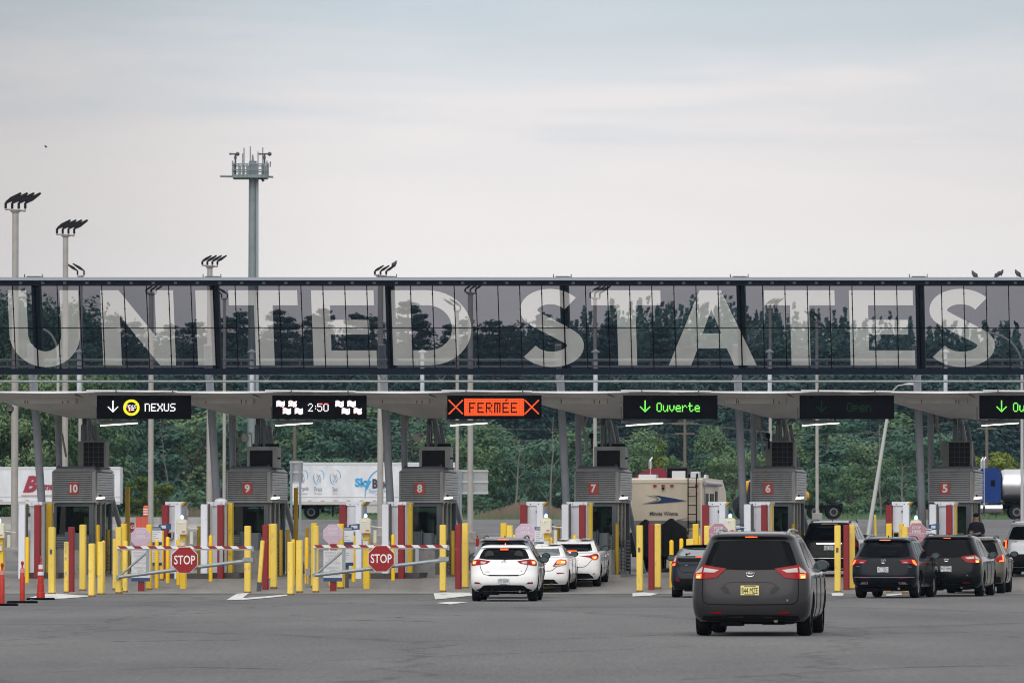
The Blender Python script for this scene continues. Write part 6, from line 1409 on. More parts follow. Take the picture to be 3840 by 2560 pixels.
def bent_pole():
    Y = 300; a = atY(3256, 1950, Y); b = atY(3345, 1450, Y); g = Gw(a.x, Y); t = thing('street_lamp', 'pale street lamp leaning to the right behind the dim Open sign', 'street lamp', (a.x, Y, g)); H = b.z-g; dx = b.x-a.x
    mb = MB(); mb.tube((0,0,0),(dx*.97,0,H-.3),.115,.075,n=14); mb.build('pole', mat('pale pole', (.46,.46,.45), .5), t, 50)
    mb = MB(); mb.path([(dx*.97,0,H-.3),(dx+.3,0,H+.05),(dx+.7,0,H+.12)], .04, 7); mb.build('arm', polem, t)
    mb = MB(); mb.ball((dx+1.0,0,H+.13), .32, 12, 1.3, .5, .22); mb.build('lamp_head', mat('pale lamp head', (.5,.5,.5), .4), t, 60)
bent_pole()
def arch(px0, py0, px1, py1, Y, label):
    a = atY(px0, py0, Y); b = atY(px1, py1, Y); g = Gw(b.x, Y); t = thing('curved_lamp_pole', label, 'lamp pole', (b.x, Y, g)); W_ = b.x-a.x; H = b.z-g; top = a.z-g
    mb = MB(); mb.tube((0,0,0),(0,0,H),.10,.07,n=10); pts = [(-W_*(1-math.cos(R(q))), 0, H+(top-H)*math.sin(R(q))) for q in range(0, 91, 9)]; mb.path(pts, .06, 8); mb.build('curved_pole', mat('pale curved pole', (.42,.42,.43), .5), t, 50)
    mb = MB(); mb.ball((-W_-.3,0,top), .25, 10, 1.4, .5, .3); mb.build('lamp_head', headm, t)
arch(150, 1233, 218, 1340, 300, 'pale curved lamp pole seen through the letter U'); arch(3700, 1248, 3832, 1375, 300, 'pale curved lamp pole seen through the last letter S')
def tower():
    Y = 435; base = atY(946, 1950, Y); g = Gw(base.x, Y); s = 21333/Y; t = thing('antenna_tower', 'tall blue grey monopole tower with a railed antenna platform', 'antenna tower', (base.x, Y, g))
    Z = lambda y: atY(946, y, Y).z-g; m = mat('blue grey tower steel', (.20,.235,.25), .5, .2, .15, 1); H = Z(668); K = .1148/49*Y/435; X = lambda c: (c-1090)*.1148/s
    mb = MB(); mb.tube((0,0,0),(0,0,H),.42,.30,n=18); 
    for i in range(34): z = H-1-i*.9; mb.tube((0,0,z),(0,0,z+.05),.435-.012*(34-i)/3,n=14)
    mb.build('mast', m, t, 50)
    mb = MB(); mb.tube((.44,-.1,0),(.40,-.1,H),.05,n=8); mb.tube((.36,-.3,0),(.33,-.3,H),.04,n=6); mb.build('cable_run', mat('pale cable run', (.40,.44,.47), .5), t)
    zp = Z(664); zr = Z(619); zm = Z(641); xl, xr = X(445), X(1570)
    mb = MB(); mb.box(xl, xr, -1.2, 1.2, zp-.12, zp+.12); mb.build('platform', m, t)
    mb = MB()
    for y in (-1.2, 1.2):
        for z in (zr, zm): mb.tube((xl,y,z),(xr,y,z),.05,n=6)
        for c in (455, 655, 780, 915, 1410, 1500, 1570): mb.tube((X(c),y,zp),(X(c),y,zr+ (.25 if c in (455,1570) else 0)),.055,n=6)
    for x in (xl, xr):
        for z in (zr, zm): mb.tube((x,-1.2,z),(x,1.2,z),.05,n=6)
    mb.build('railing', m, t)
    mb = MB(); mb.tube((X(20),0,Z(661)),(X(430),0,Z(662)),.08,n=6); mb.tube((X(1600),0,Z(663)),(X(1760),0,Z(664)),.08,n=6); mb.build('outrigger', m, t)
    mb = MB(); mb.tube((0,0,H-.3),(0,0,zr+.3),.30,n=12); mb.box(X(1150), X(1250), -.3, .3, zp, zr+.1); mb.tube((X(1090),0,zr),(X(1085),0,Z(580)),.13,.05,n=8); mb.build('cabinet', m, t)
    mb = MB()
    for c, yt in ((820,558),(775,578),(1025,553),(1430,556),(1275,572)): mb.tube((X(c),-.9,zp),(X(c),-.9,Z(yt)),.045,n=6)
    mb.tube((X(1655),0,Z(626)),(X(1668),0,Z(606)),.05,n=6); mb.build('whip_antenna', m, t)
    mb = MB()
    for c0, a, b, ball in ((540, 350, 640, 610), (1490, 1310, 1650, 1655)):
        mb.tube((X(c0),-1.0,zp),(X(c0),-1.0,Z(583)),.07,n=8); mb.tube((X(a),-1.0,Z(581)),(X(b),-1.0,Z(581)),.06,n=6); mb.box(X(c0)-.1,X(c0)+.1,-1.1,-.9,Z(600),Z(590)); mb.ball((X(ball),-1.0,Z(581)), .16, 10); mb.ball((X(a+25),-1.0,Z(581)), .09, 8)
    mb.build('camera_mast', mat('dark camera mast', (.05,.06,.075), .5), t)
    mb = MB(); mb.path([(X(1330),-.5,Z(668)),(X(1400),-.5,Z(672)),(X(1450),-.5,Z(682))], .10, 8); mb.build('horn', mat('dark horn', (.06,.055,.055), .5), t)
tower()
def sign_back(px0, px1, py0, py1, Y, label, posts, bars):
    a = atY(px0, py1, Y); b = atY(px1, py0, Y); g = Gw(a.x, Y); t = thing('road_sign', label, 'road sign', (a.x, Y, g)); w = b.x-a.x; z0 = a.z-g; z1 = b.z-g
    al = mat('bare aluminium', (.33,.34,.35), .45, .4, .1, 2); mb = MB(); mb.box(0, w, 0, .03, z0, z1, 0); o = mb.build('panel', al, t)
    mb = MB()
    for i in range(bars): z = z0+(z1-z0)*i/(bars-1); mb.box(-.02, w+.02, -.06, -.001, z-.05, z+.05)
    mb.build('stiffener', mat('pale stiffener', (.46,.47,.48), .4, .3), o)
    mb = MB()
    for p in posts: mb.box(w*p-.06, w*p+.06, -.18, -.062, 0, z1); 
    mb.build('post', mat('steel sign post', (.24,.27,.31), .4, .4), t)
sign_back(1087, 1136, 1732, 1808, 300, 'bare back of a two panel road sign in front of the SkyBlue trailer', (.12, .80), 3)
sign_back(1722, 1830, 1765, 1848, 300, 'wide bare metal road sign back right of booth 8', (.05, .42), 3)
def barrels():
    for px, y0, lab in ((547, 1895, 'orange and white striped traffic barrel beside the light pole'), (695, 1902, 'orange and white striped traffic barrel behind the reader with the blue beacon')):
        Y = 330; b = atY(px, y0, Y); g = Gw(b.x, Y)+.75; t = thing('traffic_barrel', lab, 'traffic barrel', (b.x, Y, g), 0, 'striped traffic barrels')
        H = b.z-g; mb = MB(); mb.lathe([(.17,0),(.15,H*.9),(.06,H)], 14); mb.build('drum', mat('orange drum', (.80,.10,.02), .5), t, 40)
        mb = MB()
        for k in (.12, .36, .60): mb.lathe([(.172,H*k),(.168,H*(k+.11))], 14)
        mb.build('white_band', M['refl'], t, 40)
barrels()
def jersey(px0, px1, Y, label, col, h=.95, red=False):
    a = atY(px0, 1950, Y); b = atY(px1, 1950, Y); g = Gw((a.x+b.x)/2, Y); t = thing('concrete_barrier' if not red else 'plastic_barrier', label, 'barrier', (a.x, Y, g)); w = b.x-a.x
    mb = MB(); n = max(1, round(w/(3.0 if not red else .28)))
    for i in range(n): mb.yz([(-.3,0),(-.3,.1),(-.12,.4),(-.09,h),(.09,h),(.12,.4),(.3,.1),(.3,0)], w*i/n+.015, w*(i+1)/n-.015)
    mb.build('wall', col, t); return t
CB = mat('barrier concrete', (.33,.32,.31), .9, 0, .15, 2)
jersey(-40, 440, 318, 'grey concrete barrier wall behind booth 10', CB, .8); jersey(448, 760, 316, 'grey concrete barrier wall between booth 10 and booth 9', CB, .8)
jersey(509, 556, 300, 'row of orange red plastic barrier blocks in front of the concrete wall', mat('orange red barrier', (.55,.07,.035), .5), .95, True)
def stop_small():
    Y = 215; b = atY(494, 1975, Y); g = Gw(b.x, Y); t = thing('parking_sign', 'small dark red sign ending in G behind the very tall ochre post', 'sign', (b.x, Y, g)); z = b.z-g
    mb = MB(); mb.box(-.30, .10, 0, .02, z-.20, z+.18); o = mb.build('panel', mat('wine sign', (.20,.015,.03), .5), t); text('NG', .13, M['signw'], 'lettering', o, (-.05, -.004, z)); mb = MB(); mb.box(-.12,-.06,.02,.06,0,z); mb.build('post', M['grey'], t)
stop_small()
# distant white buildings beyond the right end
for px, py, w_, h_, lab in ((3722, 1668, 36, 34, 'white distant building above the treetops, left one of two near the right edge'), (3788, 1664, 28, 32, 'narrow white distant building above the treetops, nearest the right edge')):
    Y = 900; a = atY(px, py, Y); s = 21333/Y; t = thing('distant_building', lab, 'building', (a.x, Y, 0)); w = w_/s/2; top = a.z+h_/s/2
    mb = MB(); mb.box(-w, w, 0, 8, 0, top-.3); mb.build('wall', mat('white distant wall', (.75,.76,.78), .6), t); mb = MB(); mb.xz([(-w-.1, top-.35), (w+.1, top-.35), (0, top+.25)], -.2, 8.2); mb.build('roof', mat('grey distant roof', (.4,.42,.45), .6), t)
# utility poles and wires at the wood's edge
def upole(px, yt, Y, label):
    b = atY(px, yt, Y); g = Gw(b.x, Y); H = b.z-g; t = thing('utility_pole', label, 'utility pole', (b.x, Y, g), 0, 'wooden utility poles'); wd_ = mat('weathered wood pole', (.15,.12,.10), .9)
    mb = MB(); mb.tube((0,0,0),(0,0,H),.16,.11,n=10); mb.build('pole', wd_, t, 50); mb = MB(); mb.box(-1.1,1.1,-.08,.08,H-.7,H-.55); mb.box(-.8,.8,-.08,.08,H-1.5,H-1.38); mb.build('crossarm', wd_, t); return Vector((b.x, Y, b.z))
pl = [upole(2568, 1560, 470, 'grey wooden utility pole in front of the trees above the motorhome'), upole(1105, 1500, 478, 'wooden utility pole in the trees behind the flags sign'), upole(3700, 1540, 465, 'wooden utility pole among the trees near the right edge')]
pl.sort(key=lambda p: p.x); mb = MB()
for a, b in ((pl[0]+Vector((-40,4,0)), pl[0]), (pl[0], pl[1]), (pl[1], pl[2]), (pl[2], pl[2]+Vector((40,-4,0)))):
    for dx, dz in ((-1,-.5),(1,-.5),(0,-1.4)):
        pts = [a.lerp(b, i/16)+Vector((dx*.3,0,dz-1.2*math.sin(math.pi*i/16))) for i in range(17)]; mb.path(pts, .022, 4)
tag(mb.build('power_line', mat('wire grey', (.10,.11,.11), .6)), 'thin power lines strung between the wooden poles in front of the trees', 'power line')

# ------------------------------------------------------------------ birds
def bird(px, py, plane, label, s=1.0, face=1, fly=False):
    if plane == 'cap': u, v, z = at(px, py, -5.0); loc = W(u, v, z)
    elif plane == 'rail': u, v, z = at(px, py, -3.6); loc = W(u, v, z)
    else: loc = atY(px, py, plane)
    t = thing('bird', label, 'bird', loc, -TH+(0 if face > 0 else math.pi), 'dark pigeons'); fm = mat('pigeon grey', (.035,.04,.05), .6, 0, .3, 20)
    me = bpy.data.meshes.new('body'); J = [(-.13,0,.0),(-.07,0,.06),(-.01,0,.11),(.025,0,.165),(.04,0,.215),(.07,0,.215)] if not fly else [(-.15,0,.0),(-.07,0,.0),(0,0,.0),(.07,0,.01),(.11,0,.015),(.14,0,.01)]
    me.from_pydata(J, [(0,1),(1,2),(2,3),(3,4),(4,5)], []); o = bpy.data.objects.new('tmp', me); COL.objects.link(o); o.modifiers.new('s', 'SKIN'); o.modifiers.new('u', 'SUBSURF').levels = 2
    for k, r in enumerate((.014,.045,.06,.045,.028,.008)): me.skin_vertices[0].data[k].radius = (r*s, r*s)
    me.skin_vertices[0].data[2].use_root = True
    for vv in me.vertices: vv.co *= s
    m2 = mesh_of(o); m2.materials.clear(); m2.materials.append(fm); m2.shade_smooth(); m2.name = 'body'; b = bpy.data.objects.new('body', m2); COL.objects.link(b); b.parent = t
    mb = MB()
    if fly: mb.add([(.04,0,.01),(-.04,0,.01),(-.06,-.16,.09),(.0,-.13,.09),(-.06,.16,.07),(.0,.13,.07)], [(0,1,2,3),(0,5,4,1)])
    else:
        for y in (-.055, .055): mb.ball((-.035*s, y*s, .10*s), .062*s, 8, 1.1, .25, 1.0)
        for y in (-.02, .02): q = MB()
        mb.tube((0,-.02*s,.06*s),(0,-.02*s,-.0),.006,n=5); mb.tube((0,.02*s,.06*s),(0,.02*s,-.0),.006,n=5)
    mb.build('wing', fm, t, 50)
bird(3652, 1045, 'cap', 'dark pigeon hunched on the sign roof, leftmost of the row at the right end', 1.15, -1); bird(3742, 1043, 'cap', 'dark pigeon leaning forward on the sign roof, second in the row', 1.0, 1)
bird(3756, 1036, 'cap', 'upright pigeon on the sign roof, third in the row', .95, 1); bird(3814, 1040, 'cap', 'dark pigeon on the sign roof, closest to the right edge', 1.1, -1)
bird(3694, 1228, 'rail', 'dark bird seen through the last S behind the glass', .8, 1); bird(3808, 1226, 'rail', 'dark bird behind the glass right of the last S', .9, -1)
bird(1481, 1003, 258, 'dark bird sitting on a luminaire above the letter D', 1.4, 1); bird(173, 552, 300, 'tiny dark bird flying alone in the left sky', .55, 1, True)

# ------------------------------------------------------------------ trees
def leafmat(name, c0, c1, c2):
    m = bpy.data.materials.new(name); m.use_nodes = True; t = m.node_tree; b = t.nodes['Principled BSDF']; L = t.links.new
    tc = N(t, 'ShaderNodeTexCoord'); n1 = N(t, 'ShaderNodeTexNoise'); n1.inputs['Scale'].default_value = .9; n1.inputs['Detail'].default_value = 7; n1.inputs['Roughness'].default_value = .62; L(tc.outputs['Object'], n1.inputs['Vector'])
    oi = N(t, 'ShaderNodeObjectInfo'); ad = N(t, 'ShaderNodeMath', operation='MULTIPLY_ADD'); ad.inputs[1].default_value = .26; L(oi.outputs['Random'], ad.inputs[0]); sb_ = N(t, 'ShaderNodeMath', operation='SUBTRACT'); sb_.inputs[1].default_value = .13; L(n1.outputs[0], sb_.inputs[0]); L(sb_.outputs[0], ad.inputs[2])
    rp = ramp(t, [(.34, c0), (.5, c1), (.66, c2)], ad.outputs[0], 'LINEAR'); L(rp.outputs[0], b.inputs['Base Color']); b.inputs['Roughness'].default_value = .75; b.inputs['Specular IOR Level'].default_value = .15
    MATS[name] = m; return m
LM = dict(deep=leafmat('deep green foliage', (.032,.075,.056), (.058,.122,.086), (.088,.168,.105)), mid=leafmat('mid green foliage', (.050,.102,.056), (.092,.164,.082), (.145,.215,.098)), lime=leafmat('yellow green foliage', (.06,.10,.02), (.12,.175,.03), (.19,.23,.045)), pine=leafmat('pine needles', (.016,.042,.042), (.028,.064,.060), (.042,.084,.070)))
BARK = mat('bark', (.07,.055,.045), .95, 0, .3, 3)
def leaves(mb, c, r, n, sz, rr, sq=.8):
    for _ in range(n):
        d = Vector((rr.gauss(0,1), rr.gauss(0,1), rr.gauss(0,1))).normalized()*(r*(rr.random()**.35)); p = Vector(c)+Vector((d.x, d.y, d.z*sq)); a = (d.normalized()*1.15+Vector((rr.gauss(0,.38), rr.gauss(0,.38), rr.gauss(0,.38)+.15))).normalized(); b = a.orthogonal().normalized(); q = rr.uniform(0, 6.28); b = b*math.cos(q)+a.cross(b)*math.sin(q); e = a.cross(b); k = sz*rr.uniform(.6, 1.3)
        mb.add([p-b*k*.5, p+e*k*.28-b*k*.1, p+b*k*.5, p-e*k*.28], [(0,1,2,3)])
def broad(seed, h=10, w=7, sz=.34, n=5200, low=.12):
    rr = random.Random(seed); mb = MB(); bl = []
    for _ in range(20):
        a = rr.uniform(0, 6.28); zz = rr.uniform(low, .95); prof = math.sin(min(1, (zz-low+.12)/.62)*math.pi*.5) if zz < .6 else math.sqrt(max(.05, 1-((zz-.55)/.47)**2)); q = w/2*prof*rr.uniform(.25, .85)
        bl.append((q*math.cos(a), q*math.sin(a), h*zz, h*rr.uniform(.10, .19)))
    for b in bl: leaves(mb, b[:3], b[3], n//20, sz, rr, .75)
    tk = MB(); tk.tube((0,0,-.3),(0,.05,h*.55),h*.022,h*.012,n=8)
    for b in bl[:9]: tk.tube((0,0,h*rr.uniform(.2,.5)), b[:3], h*.008, h*.002, n=5)
    return mb.mesh('crown'), tk.mesh('trunk', BARK)
def poplar(seed, h=12, w=4, sz=.34, n=4200):
    rr = random.Random(seed); mb = MB()
    bl = []
    for i in range(20):
        zz = .10+.88*(i+rr.random())/20; q = w/2*math.sin(min(1,(1.04-zz)/.75)*math.pi/2)*rr.uniform(.1,.75); a = rr.uniform(0, 6.28); bl.append((q*math.cos(a), q*math.sin(a), h*zz, h*.075*rr.uniform(.7, 1.25)*(1.25-.5*zz)))
    for b in bl: leaves(mb, b[:3], b[3], n//20, sz, rr, 1.25)
    tk = MB(); tk.tube((0,0,-.3),(0,0,h*.85),h*.016,h*.004,n=8)
    for b in bl[:6]: tk.tube((0,0,b[2]*.6), b[:3], h*.005, h*.002, n=5)
    return mb.mesh('crown'), tk.mesh('trunk', BARK)
def pine(seed, h=24, sz=.42):
    rr = random.Random(seed); mb = MB(); tk = MB(); tk.tube((0,0,-.5),(0,0,h*.97),h*.014,h*.002,n=8); z = h*.22
    while z < h*.985:
        t = (z/h); R_ = h*.20*(1-t)**.75*rr.uniform(.55, 1.25)+.25; k = rr.randint(4, 6); a0 = rr.uniform(0, 6.28)
        for i in range(k):
            if rr.random() < .12: continue
            a = a0+6.28*i/k+rr.uniform(-.3,.3); L_ = R_*rr.uniform(.6, 1.15); up = rr.uniform(.05,.35); e = (L_*math.cos(a), L_*math.sin(a), z+L_*up); tk.tube((0,0,z), e, .05, .01, n=4)
            for f in (.45, .75, 1.0): leaves(mb, (e[0]*f, e[1]*f, z+L_*up*f+.1), .36*L_*(.5+.4*f)+.25, int(18+L_*9), sz, rr, .7)
        z += h*rr.uniform(.028, .05)
    leaves(mb, (0,0,h*.97), .4, 20, sz, rr, 2)
    return mb.mesh('crown'), tk.mesh('trunk', BARK)
PROTO = {}
def proto(kind, i):
    k = (kind, i)
    if k not in PROTO:
        PROTO[k] = {'broad': lambda: broad(11+i, 10, 8.2), 'bush': lambda: broad(31+i, 6, 6.4, .28, 4600, .05), 'poplar': lambda: poplar(51+i), 'pine': lambda: pine(71+i), 'big': lambda: broad(91+i, 18, 12, .5, 8500, .06), 'dense': lambda: broad(131+i, 10, 8.2, .24, 9000)}[kind]()
    return PROTO[k]
HT = dict(broad=10.9, dense=10.9, bush=6.6, poplar=12.3, pine=24.3, big=19.3)
TREES = []
def tree(kind, px, ytop, Y, m, desc, i=0, wf=1.0):
    top = atY(px, ytop, Y); g = Gw(top.x, Y)-.2; h = top.z-g; k = h/HT[kind]; cr, tk = proto(kind, i % 3)
    nm = {'broad': 'broadleaf_tree', 'dense': 'broadleaf_tree', 'bush': 'bushy_tree', 'poplar': 'slender_tree', 'pine': 'pine_tree', 'big': 'large_tree'}[kind]
    t = thing(nm, desc, 'tree', (top.x, Y, g), rnd.uniform(0, 6.28), 'trees at the edge of the wood' if kind != 'pine' else 'tall pines behind the sign'); t.scale = (k*wf, k*wf, k)
    for n_, me in (('crown', cr), ('trunk', tk)):
        if n_ == 'crown':
            key = (me.name, m)
            if key not in PROTO: q = me.copy(); q.materials.clear(); q.materials.append(LM[m]); PROTO[key] = q
            me = PROTO[key]
        o = bpy.data.objects.new(n_, me); COL.objects.link(o); o.parent = t
    TREES.append((px, desc, t))
# large dark trees at the left end
for k, (px, yt, Y) in enumerate(((-60, 1075, 440), (40, 1068, 452), (150, 1062, 446), (262, 1078, 455), (345, 1128, 470), (-10, 1250, 425), (110, 1330, 422), (215, 1290, 428), (330, 1310, 445))): tree('big', px, yt, Y, 'deep' if k < 5 else 'mid', 'large dark leafy tree at the left end of the wood', k, .95)
# pines that rise behind the sign
pp = [(395,1185),(430,1172),(505,1190),(560,1215),(640,1208),(730,1192),(790,1180),(850,1180),(900,1152),(955,1168),(1040,1150),(1078,1172),(1130,1190),(1180,1170),(1215,1140),(1265,1178),(1335,1165),(1395,1170),(1470,1165),(1530,1118),(1575,1160),(1625,1200),(1690,1205),(1745,1182),(1800,1168),(1850,1192),(1915,1205),(1990,1162),(2040,1165),(2095,1188),(2160,1205),(2290,1205),(2330,1216),(2420,1222),(2480,1216),(2560,1236),(2250,1235)]
for k, (px, yt) in enumerate(pp): tree('pine' if k % 3 else 'dense', px, yt-6, 690+13*(k % 5), 'pine', 'tall dark pine rising behind the glass sign' if k % 3 else 'dark leafy treetop among the pines behind the glass sign', k, (1.15, .95, .72)[k % 3] if k % 3 == 0 else (1.45 if k % 2 else 1.2))
for k in range(34):
    px = 190+k*(3700-190)/33+rnd.uniform(-25, 25); tree('dense', px, (1238 if px < 1300 else 1262)+rnd.uniform(-22, 22), 735+9*(k % 6), 'pine', 'dark treetop in the back row behind the glass sign', k, 1.7)
def bare_tree(px, yt, Y, label):
    rr = random.Random(px); b = atY(px, yt, Y); g = Gw(b.x, Y)-.2; H = b.z-g; t = thing('bare_tree', label, 'tree', (b.x, Y, g), 0, 'pale bare trunks at the wood edge'); bm = mat('pale dead wood', (.17,.165,.155), .9); mb = MB(); lean = rr.uniform(-.12, .12)*H
    pts = [(lean*(i/6)**1.3+rr.uniform(-.08,.08), 0, H*i/6) for i in range(7)]
    for i in range(6): mb.tube(pts[i], pts[i+1], .10*(1-i/7.5), .10*(1-(i+1)/7.5), n=6)
    mb.build('trunk', bm, t); mb = MB()
    for i in range(14):
        k = rr.randint(1, 5); p = Vector(pts[k]); L_ = H*rr.uniform(.10, .24)*(1.1-k/8); a = rr.choice((-1, 1)); q = p+Vector((a*L_*.6, rr.uniform(-.4,.4), L_*.8)); mb.tube(p, q, .04, .015, n=4); mb.tube(q, q+Vector((a*L_*.15, 0, L_*.4)), .015, .006, n=4)
    mb.build('branch', bm, t)
for k, (px, yt, Y, l) in enumerate(((2065, 1560, 468, 'pale bare leaning trunk left of the column of booth 7'), (1930, 1640, 466, 'pale bare trunk above the dry reeds'), (3385, 1720, 458, 'pale bare trunk right of the leaning lamp'), (3300, 1590, 474, 'pale bare trunk behind the leaning lamp'), (1000, 1500, 474, 'pale bare trunk behind the roof of booth 9'), (640, 1600, 470, 'pale bare trunk between booth 10 and booth 9'), (2900, 1560, 474, 'pale bare trunk behind booth 6'))): bare_tree(px, yt, Y, l)
# wood edge behind the lanes
we = [(-40,1560),(90,1500),(430,1450),(520,1480),(610,1440),(700,1460),(790,1440),(880,1470),(960,1450),(1045,1500),(1130,1490),(1215,1530),(1300,1480),(1390,1470),(1470,1500),(1560,1480),(1640,1520),(1720,1560),(1800,1560),(1890,1600),(1970,1585),(2060,1600),(2150,1570),(2240,1590),(2330,1570),(2700,1640),(2790,1580),(3010,1560),(3100,1530),(3180,1560),(3270,1540),(3370,1530),(3470,1560),(3560,1620)]
for k, (px, yt) in enumerate(we): tree(('broad','poplar','broad')[k % 3], px, yt, 555+17*(k % 4), ('deep','mid','deep','mid')[k % 4], 'dark green tree in the woodland wall', k, 1.5 if k % 3 != 1 else 1.9)
for k, (px, yt, Y, kd, m, d) in enumerate(((2400,1590,525,'broad','mid','round leafy tree above the motorhome, left of the utility pole'), (2450,1610,530,'broad','lime','yellow tinged leafy tree above the motorhome'), (2520,1700,520,'poplar','mid','slender tree behind the utility pole'),
    (2640,1600,530,'poplar','mid','slender tree right of the utility pole'), (2690,1585,535,'poplar','mid','tall slender tree left of the column of booth 6'), (2740,1640,525,'broad','mid','leafy tree beside the column of booth 6'), (2590,1690,528,'broad','deep','low dark tree behind the motorhome roof'),
    (1760,1540,505,'broad','mid','tall leafy tree behind the wide road sign back'), (1700,1560,500,'broad','mid','leafy tree right of booth 8'), (1860,1700,510,'broad','deep','dark rounded tree left of the column of booth 7'), (1640,1500,515,'poplar','mid','slender tree above booth 8'),
    (2090,1700,515,'broad','deep','dark tree behind the column of booth 7'), (1980,1720,512,'broad','deep','low dark tree under the red FERMÉE sign'))): tree(kd, px, yt, Y, m, d, k, 1.25)
for k, (px, yt, Y, kd, m, d, wf) in enumerate(((520,1775,470,'bush','lime','yellow green spreading tree behind the very tall ochre post',1.5), (600,1800,468,'bush','lime','yellow green bush right of the spreading tree near booth 10',1.3), (745,1830,480,'bush','mid','low green bush left of booth 9',1.2), (440,1820,470,'bush','mid','green bush just right of booth 10',1.2),
    (3120,1735,470,'bush','mid','rounded green tree between booth 6 and the leaning lamp',1.1), (3190,1760,466,'bush','mid','leafy tree touching the leaning lamp',1.1), (3060,1790,470,'bush','mid','low leafy tree behind booth 6',1.0), (3400,1770,474,'bush','deep','dark bush right of the leaning lamp',1.2), (3480,1740,476,'bush','deep','dark bush behind the column of booth 5',1.2),
    (3330,1700,490,'broad','mid','pale green tree right of the leaning lamp',1.2), (3700,1690,470,'bush','lime','yellow green tree above the blue tractor',1.3), (3790,1670,468,'bush','lime','yellow green tree above the tank trailer',1.4), (3650,1740,475,'bush','mid','low green tree behind booth 5',1.2), (3860,1640,472,'broad','lime','yellow green tree at the right edge',1.3),
    (1800,1850,462,'bush','deep','low dark shrub left of the dry reeds',1.2), (1870,1870,460,'bush','mid','small green shrub at the dry reeds',.9), (1740,1840,466,'bush','deep','dark shrub behind the wide sign back',1.3), (2240,1790,470,'bush','mid','green shrub behind booth 7',1.3), (2860,1800,472,'bush','deep','dark shrub behind booth 6',1.3), (880,1800,480,'bush','deep','dark shrub behind booth 9',1.3), (1000,1760,480,'bush','deep','dark shrub above the SkyBlue trailer left end',1.3),
    (1250,1700,485,'bush','deep','dark rounded tree above the middle of the SkyBlue trailer',1.5), (1450,1700,488,'bush','mid','green rounded tree above the right end of the SkyBlue trailer',1.5), (50,1700,430,'bush','deep','dark rounded tree above the script lettered trailer',1.6), (230,1720,432,'bush','mid','green rounded tree above the script lettered trailer',1.5))): tree(kd, px, yt, Y, m, d, k, wf)
cnt = {}
for px, d, t in sorted(TREES, key=lambda a: a[0]): cnt.setdefault(d, []).append(t)
for d, L_ in cnt.items():
    if len(L_) > 1:
        for i, t in enumerate(L_): t['label'] = f'{d}, number {i+1} of {len(L_)} from left' if i >= 20 else f'{d}, {ORD[i]} from the left'

# ------------------------------------------------------------------ far wooded ridge and reeds
def far_wood():
    rr = random.Random(5); mb = MB()
    def hz(x): return 30+4*math.sin(x*.013+1)+3*math.sin(x*.041)+ (9*sm(-60, 60, x))
    hb = MB(); nx, ny = 60, 12
    for j in range(ny+1):
        for i in range(nx+1):
            x = -420+840*i/nx; y = 760+840*j/ny; f = sm(0, 1, j/ny); hb.v.append((x, y, 3+hz(x)*f))
    hb.f = [[j*(nx+1)+i, j*(nx+1)+i+1, (j+1)*(nx+1)+i+1, (j+1)*(nx+1)+i] for j in range(ny) for i in range(nx)]; hb.m = [0]*len(hb.f)
    tag(hb.build('hills', mat('wooded ground', (.02,.035,.02), .95)), 'wooded hillside behind the plaza', None, None, 'structure')
    for k in range(2300):
        y = rr.uniform(800, 1590); x = rr.uniform(-.115, .115)*y; f = sm(0, 1, (y-760)/840); z = 3+hz(x)*f; h = rr.uniform(12, 20); w = rr.uniform(2.8, 4.6); con = rr.random() < .35
        for i in range(46):
            t = rr.random(); q = w*((1-t) if con else math.sin(min(1, t*1.1+.15)*math.pi)**.6)*rr.random()**.5; a = rr.uniform(0, 6.28); p = Vector((x+q*math.cos(a), y+q*math.sin(a), z+h*(.25+.75*t))); s = rr.uniform(.45, 1.0)
            nn = (Vector((math.cos(a), math.sin(a), .6))+Vector((rr.gauss(0,.5), rr.gauss(0,.5), rr.gauss(0,.5)))).normalized(); g_ = nn.orthogonal().normalized(); g2 = nn.cross(g_)
            mb.add([p-g_*s, p+g2*s*.7, p+g_*s, p-g2*s*.7], [(0,1,2,3)])
    m = leafmat('ridge foliage', (.050,.115,.105), (.080,.165,.135), (.115,.205,.145)); n_ = [n for n in m.node_tree.nodes if n.type == 'TEX_NOISE'][0]; n_.inputs['Scale'].default_value = .11
    tag(mb.build('far_woods', m), 'hazy wooded ridge far behind the canopy', 'woodland', None, 'stuff')
far_wood()
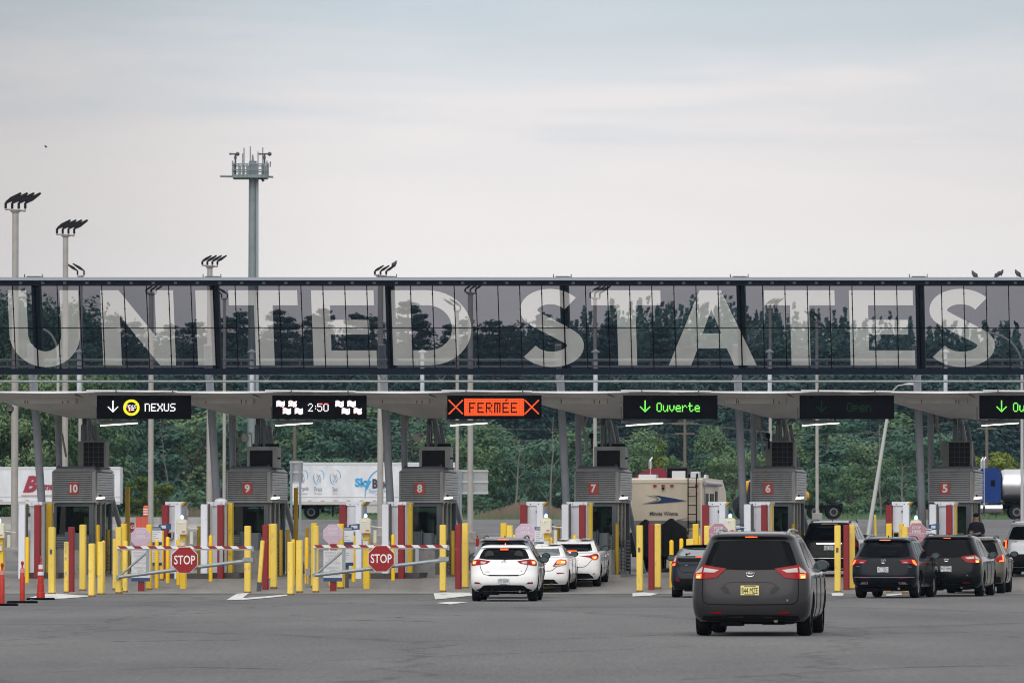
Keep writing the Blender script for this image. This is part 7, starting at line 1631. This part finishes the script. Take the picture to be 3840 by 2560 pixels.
def under():
    rr = random.Random(9); mb = MB()                 # undergrowth that closes the foot of the wood
    for k in range(15000):
        y = rr.uniform(505, 640); x = rr.uniform(-.10, .10)*y; z = Gw(x, y)+rr.random()**1.3*(2.2+3.0*((y-500)/140)); s = rr.uniform(.25, .6); a = Vector((rr.gauss(0,1), rr.gauss(0,.6), rr.gauss(0,1))).normalized(); b = a.orthogonal().normalized(); c = a.cross(b); p = Vector((x,y,z)); mb.add([p-b*s, p+c*s*.6, p+b*s, p-c*s*.6], [(0,1,2,3)])
    tag(mb.build('undergrowth', LM['deep']), 'dense dark undergrowth along the foot of the wood', 'undergrowth', None, 'stuff')
    mb = MB()
    for k in range(5200):
        px = rr.choice((rr.gauss(1975, 90), rr.uniform(1800, 2200), rr.uniform(3440, 3560), rr.uniform(640, 800))); Y = rr.uniform(448, 466); b = atY(px, 1950, Y); g = Gw(b.x, Y); h = rr.uniform(.25, 1.5)*(.35+.65*math.exp(-((px-1980)/120)**2)) if 1800 < px < 2300 else rr.uniform(.2,.8); dx = rr.uniform(-.12,.12); w = .02
        mb.add([(b.x-w,Y,g),(b.x+w,Y,g),(b.x+dx+w*.7,Y+.02,g+h),(b.x+dx-w*.7,Y+.02,g+h)], [(0,1,2,3)])
    tag(mb.build('dry_reeds', mat('dry reed', (.20,.15,.11), .9, 0, .3, .6)), 'tan dry reeds at the edge of the far road', 'reeds', None, 'stuff')
    mb = MB()
    for k in range(16000):
        Y = rr.uniform(436, 500); x = rr.uniform(-.105,.105)*Y; g = Gw(x, Y); h = rr.uniform(.12,.6); dx = rr.uniform(-.1,.1); w = .03
        mb.add([(x-w,Y,g-.05),(x+w,Y,g-.05),(x+dx,Y,g+h)], [(0,1,2)])
    tag(mb.build('grass', LM['mid']), 'rough green grass beside the far road', 'grass', None, 'stuff')
under()

# ------------------------------------------------------------------ haze: one closed box of even thin air
def haze():
    m = bpy.data.materials.new('thin haze'); m.use_nodes = True; t = m.node_tree; t.nodes.clear(); o = N(t, 'ShaderNodeOutputMaterial'); v = N(t, 'ShaderNodeVolumePrincipled'); v.inputs['Color'].default_value = (.52,.76,1,1); v.inputs['Density'].default_value = HAZE; v.inputs['Anisotropy'].default_value = .2; t.links.new(v.outputs[0], o.inputs['Volume'])
    mb = MB(); mb.box(-1100, 1500, -520, 1900, -6, 92); tag(mb.build('haze', m), 'thin pale haze in the air', 'haze', None, 'stuff')
HAZE = .00006
haze()
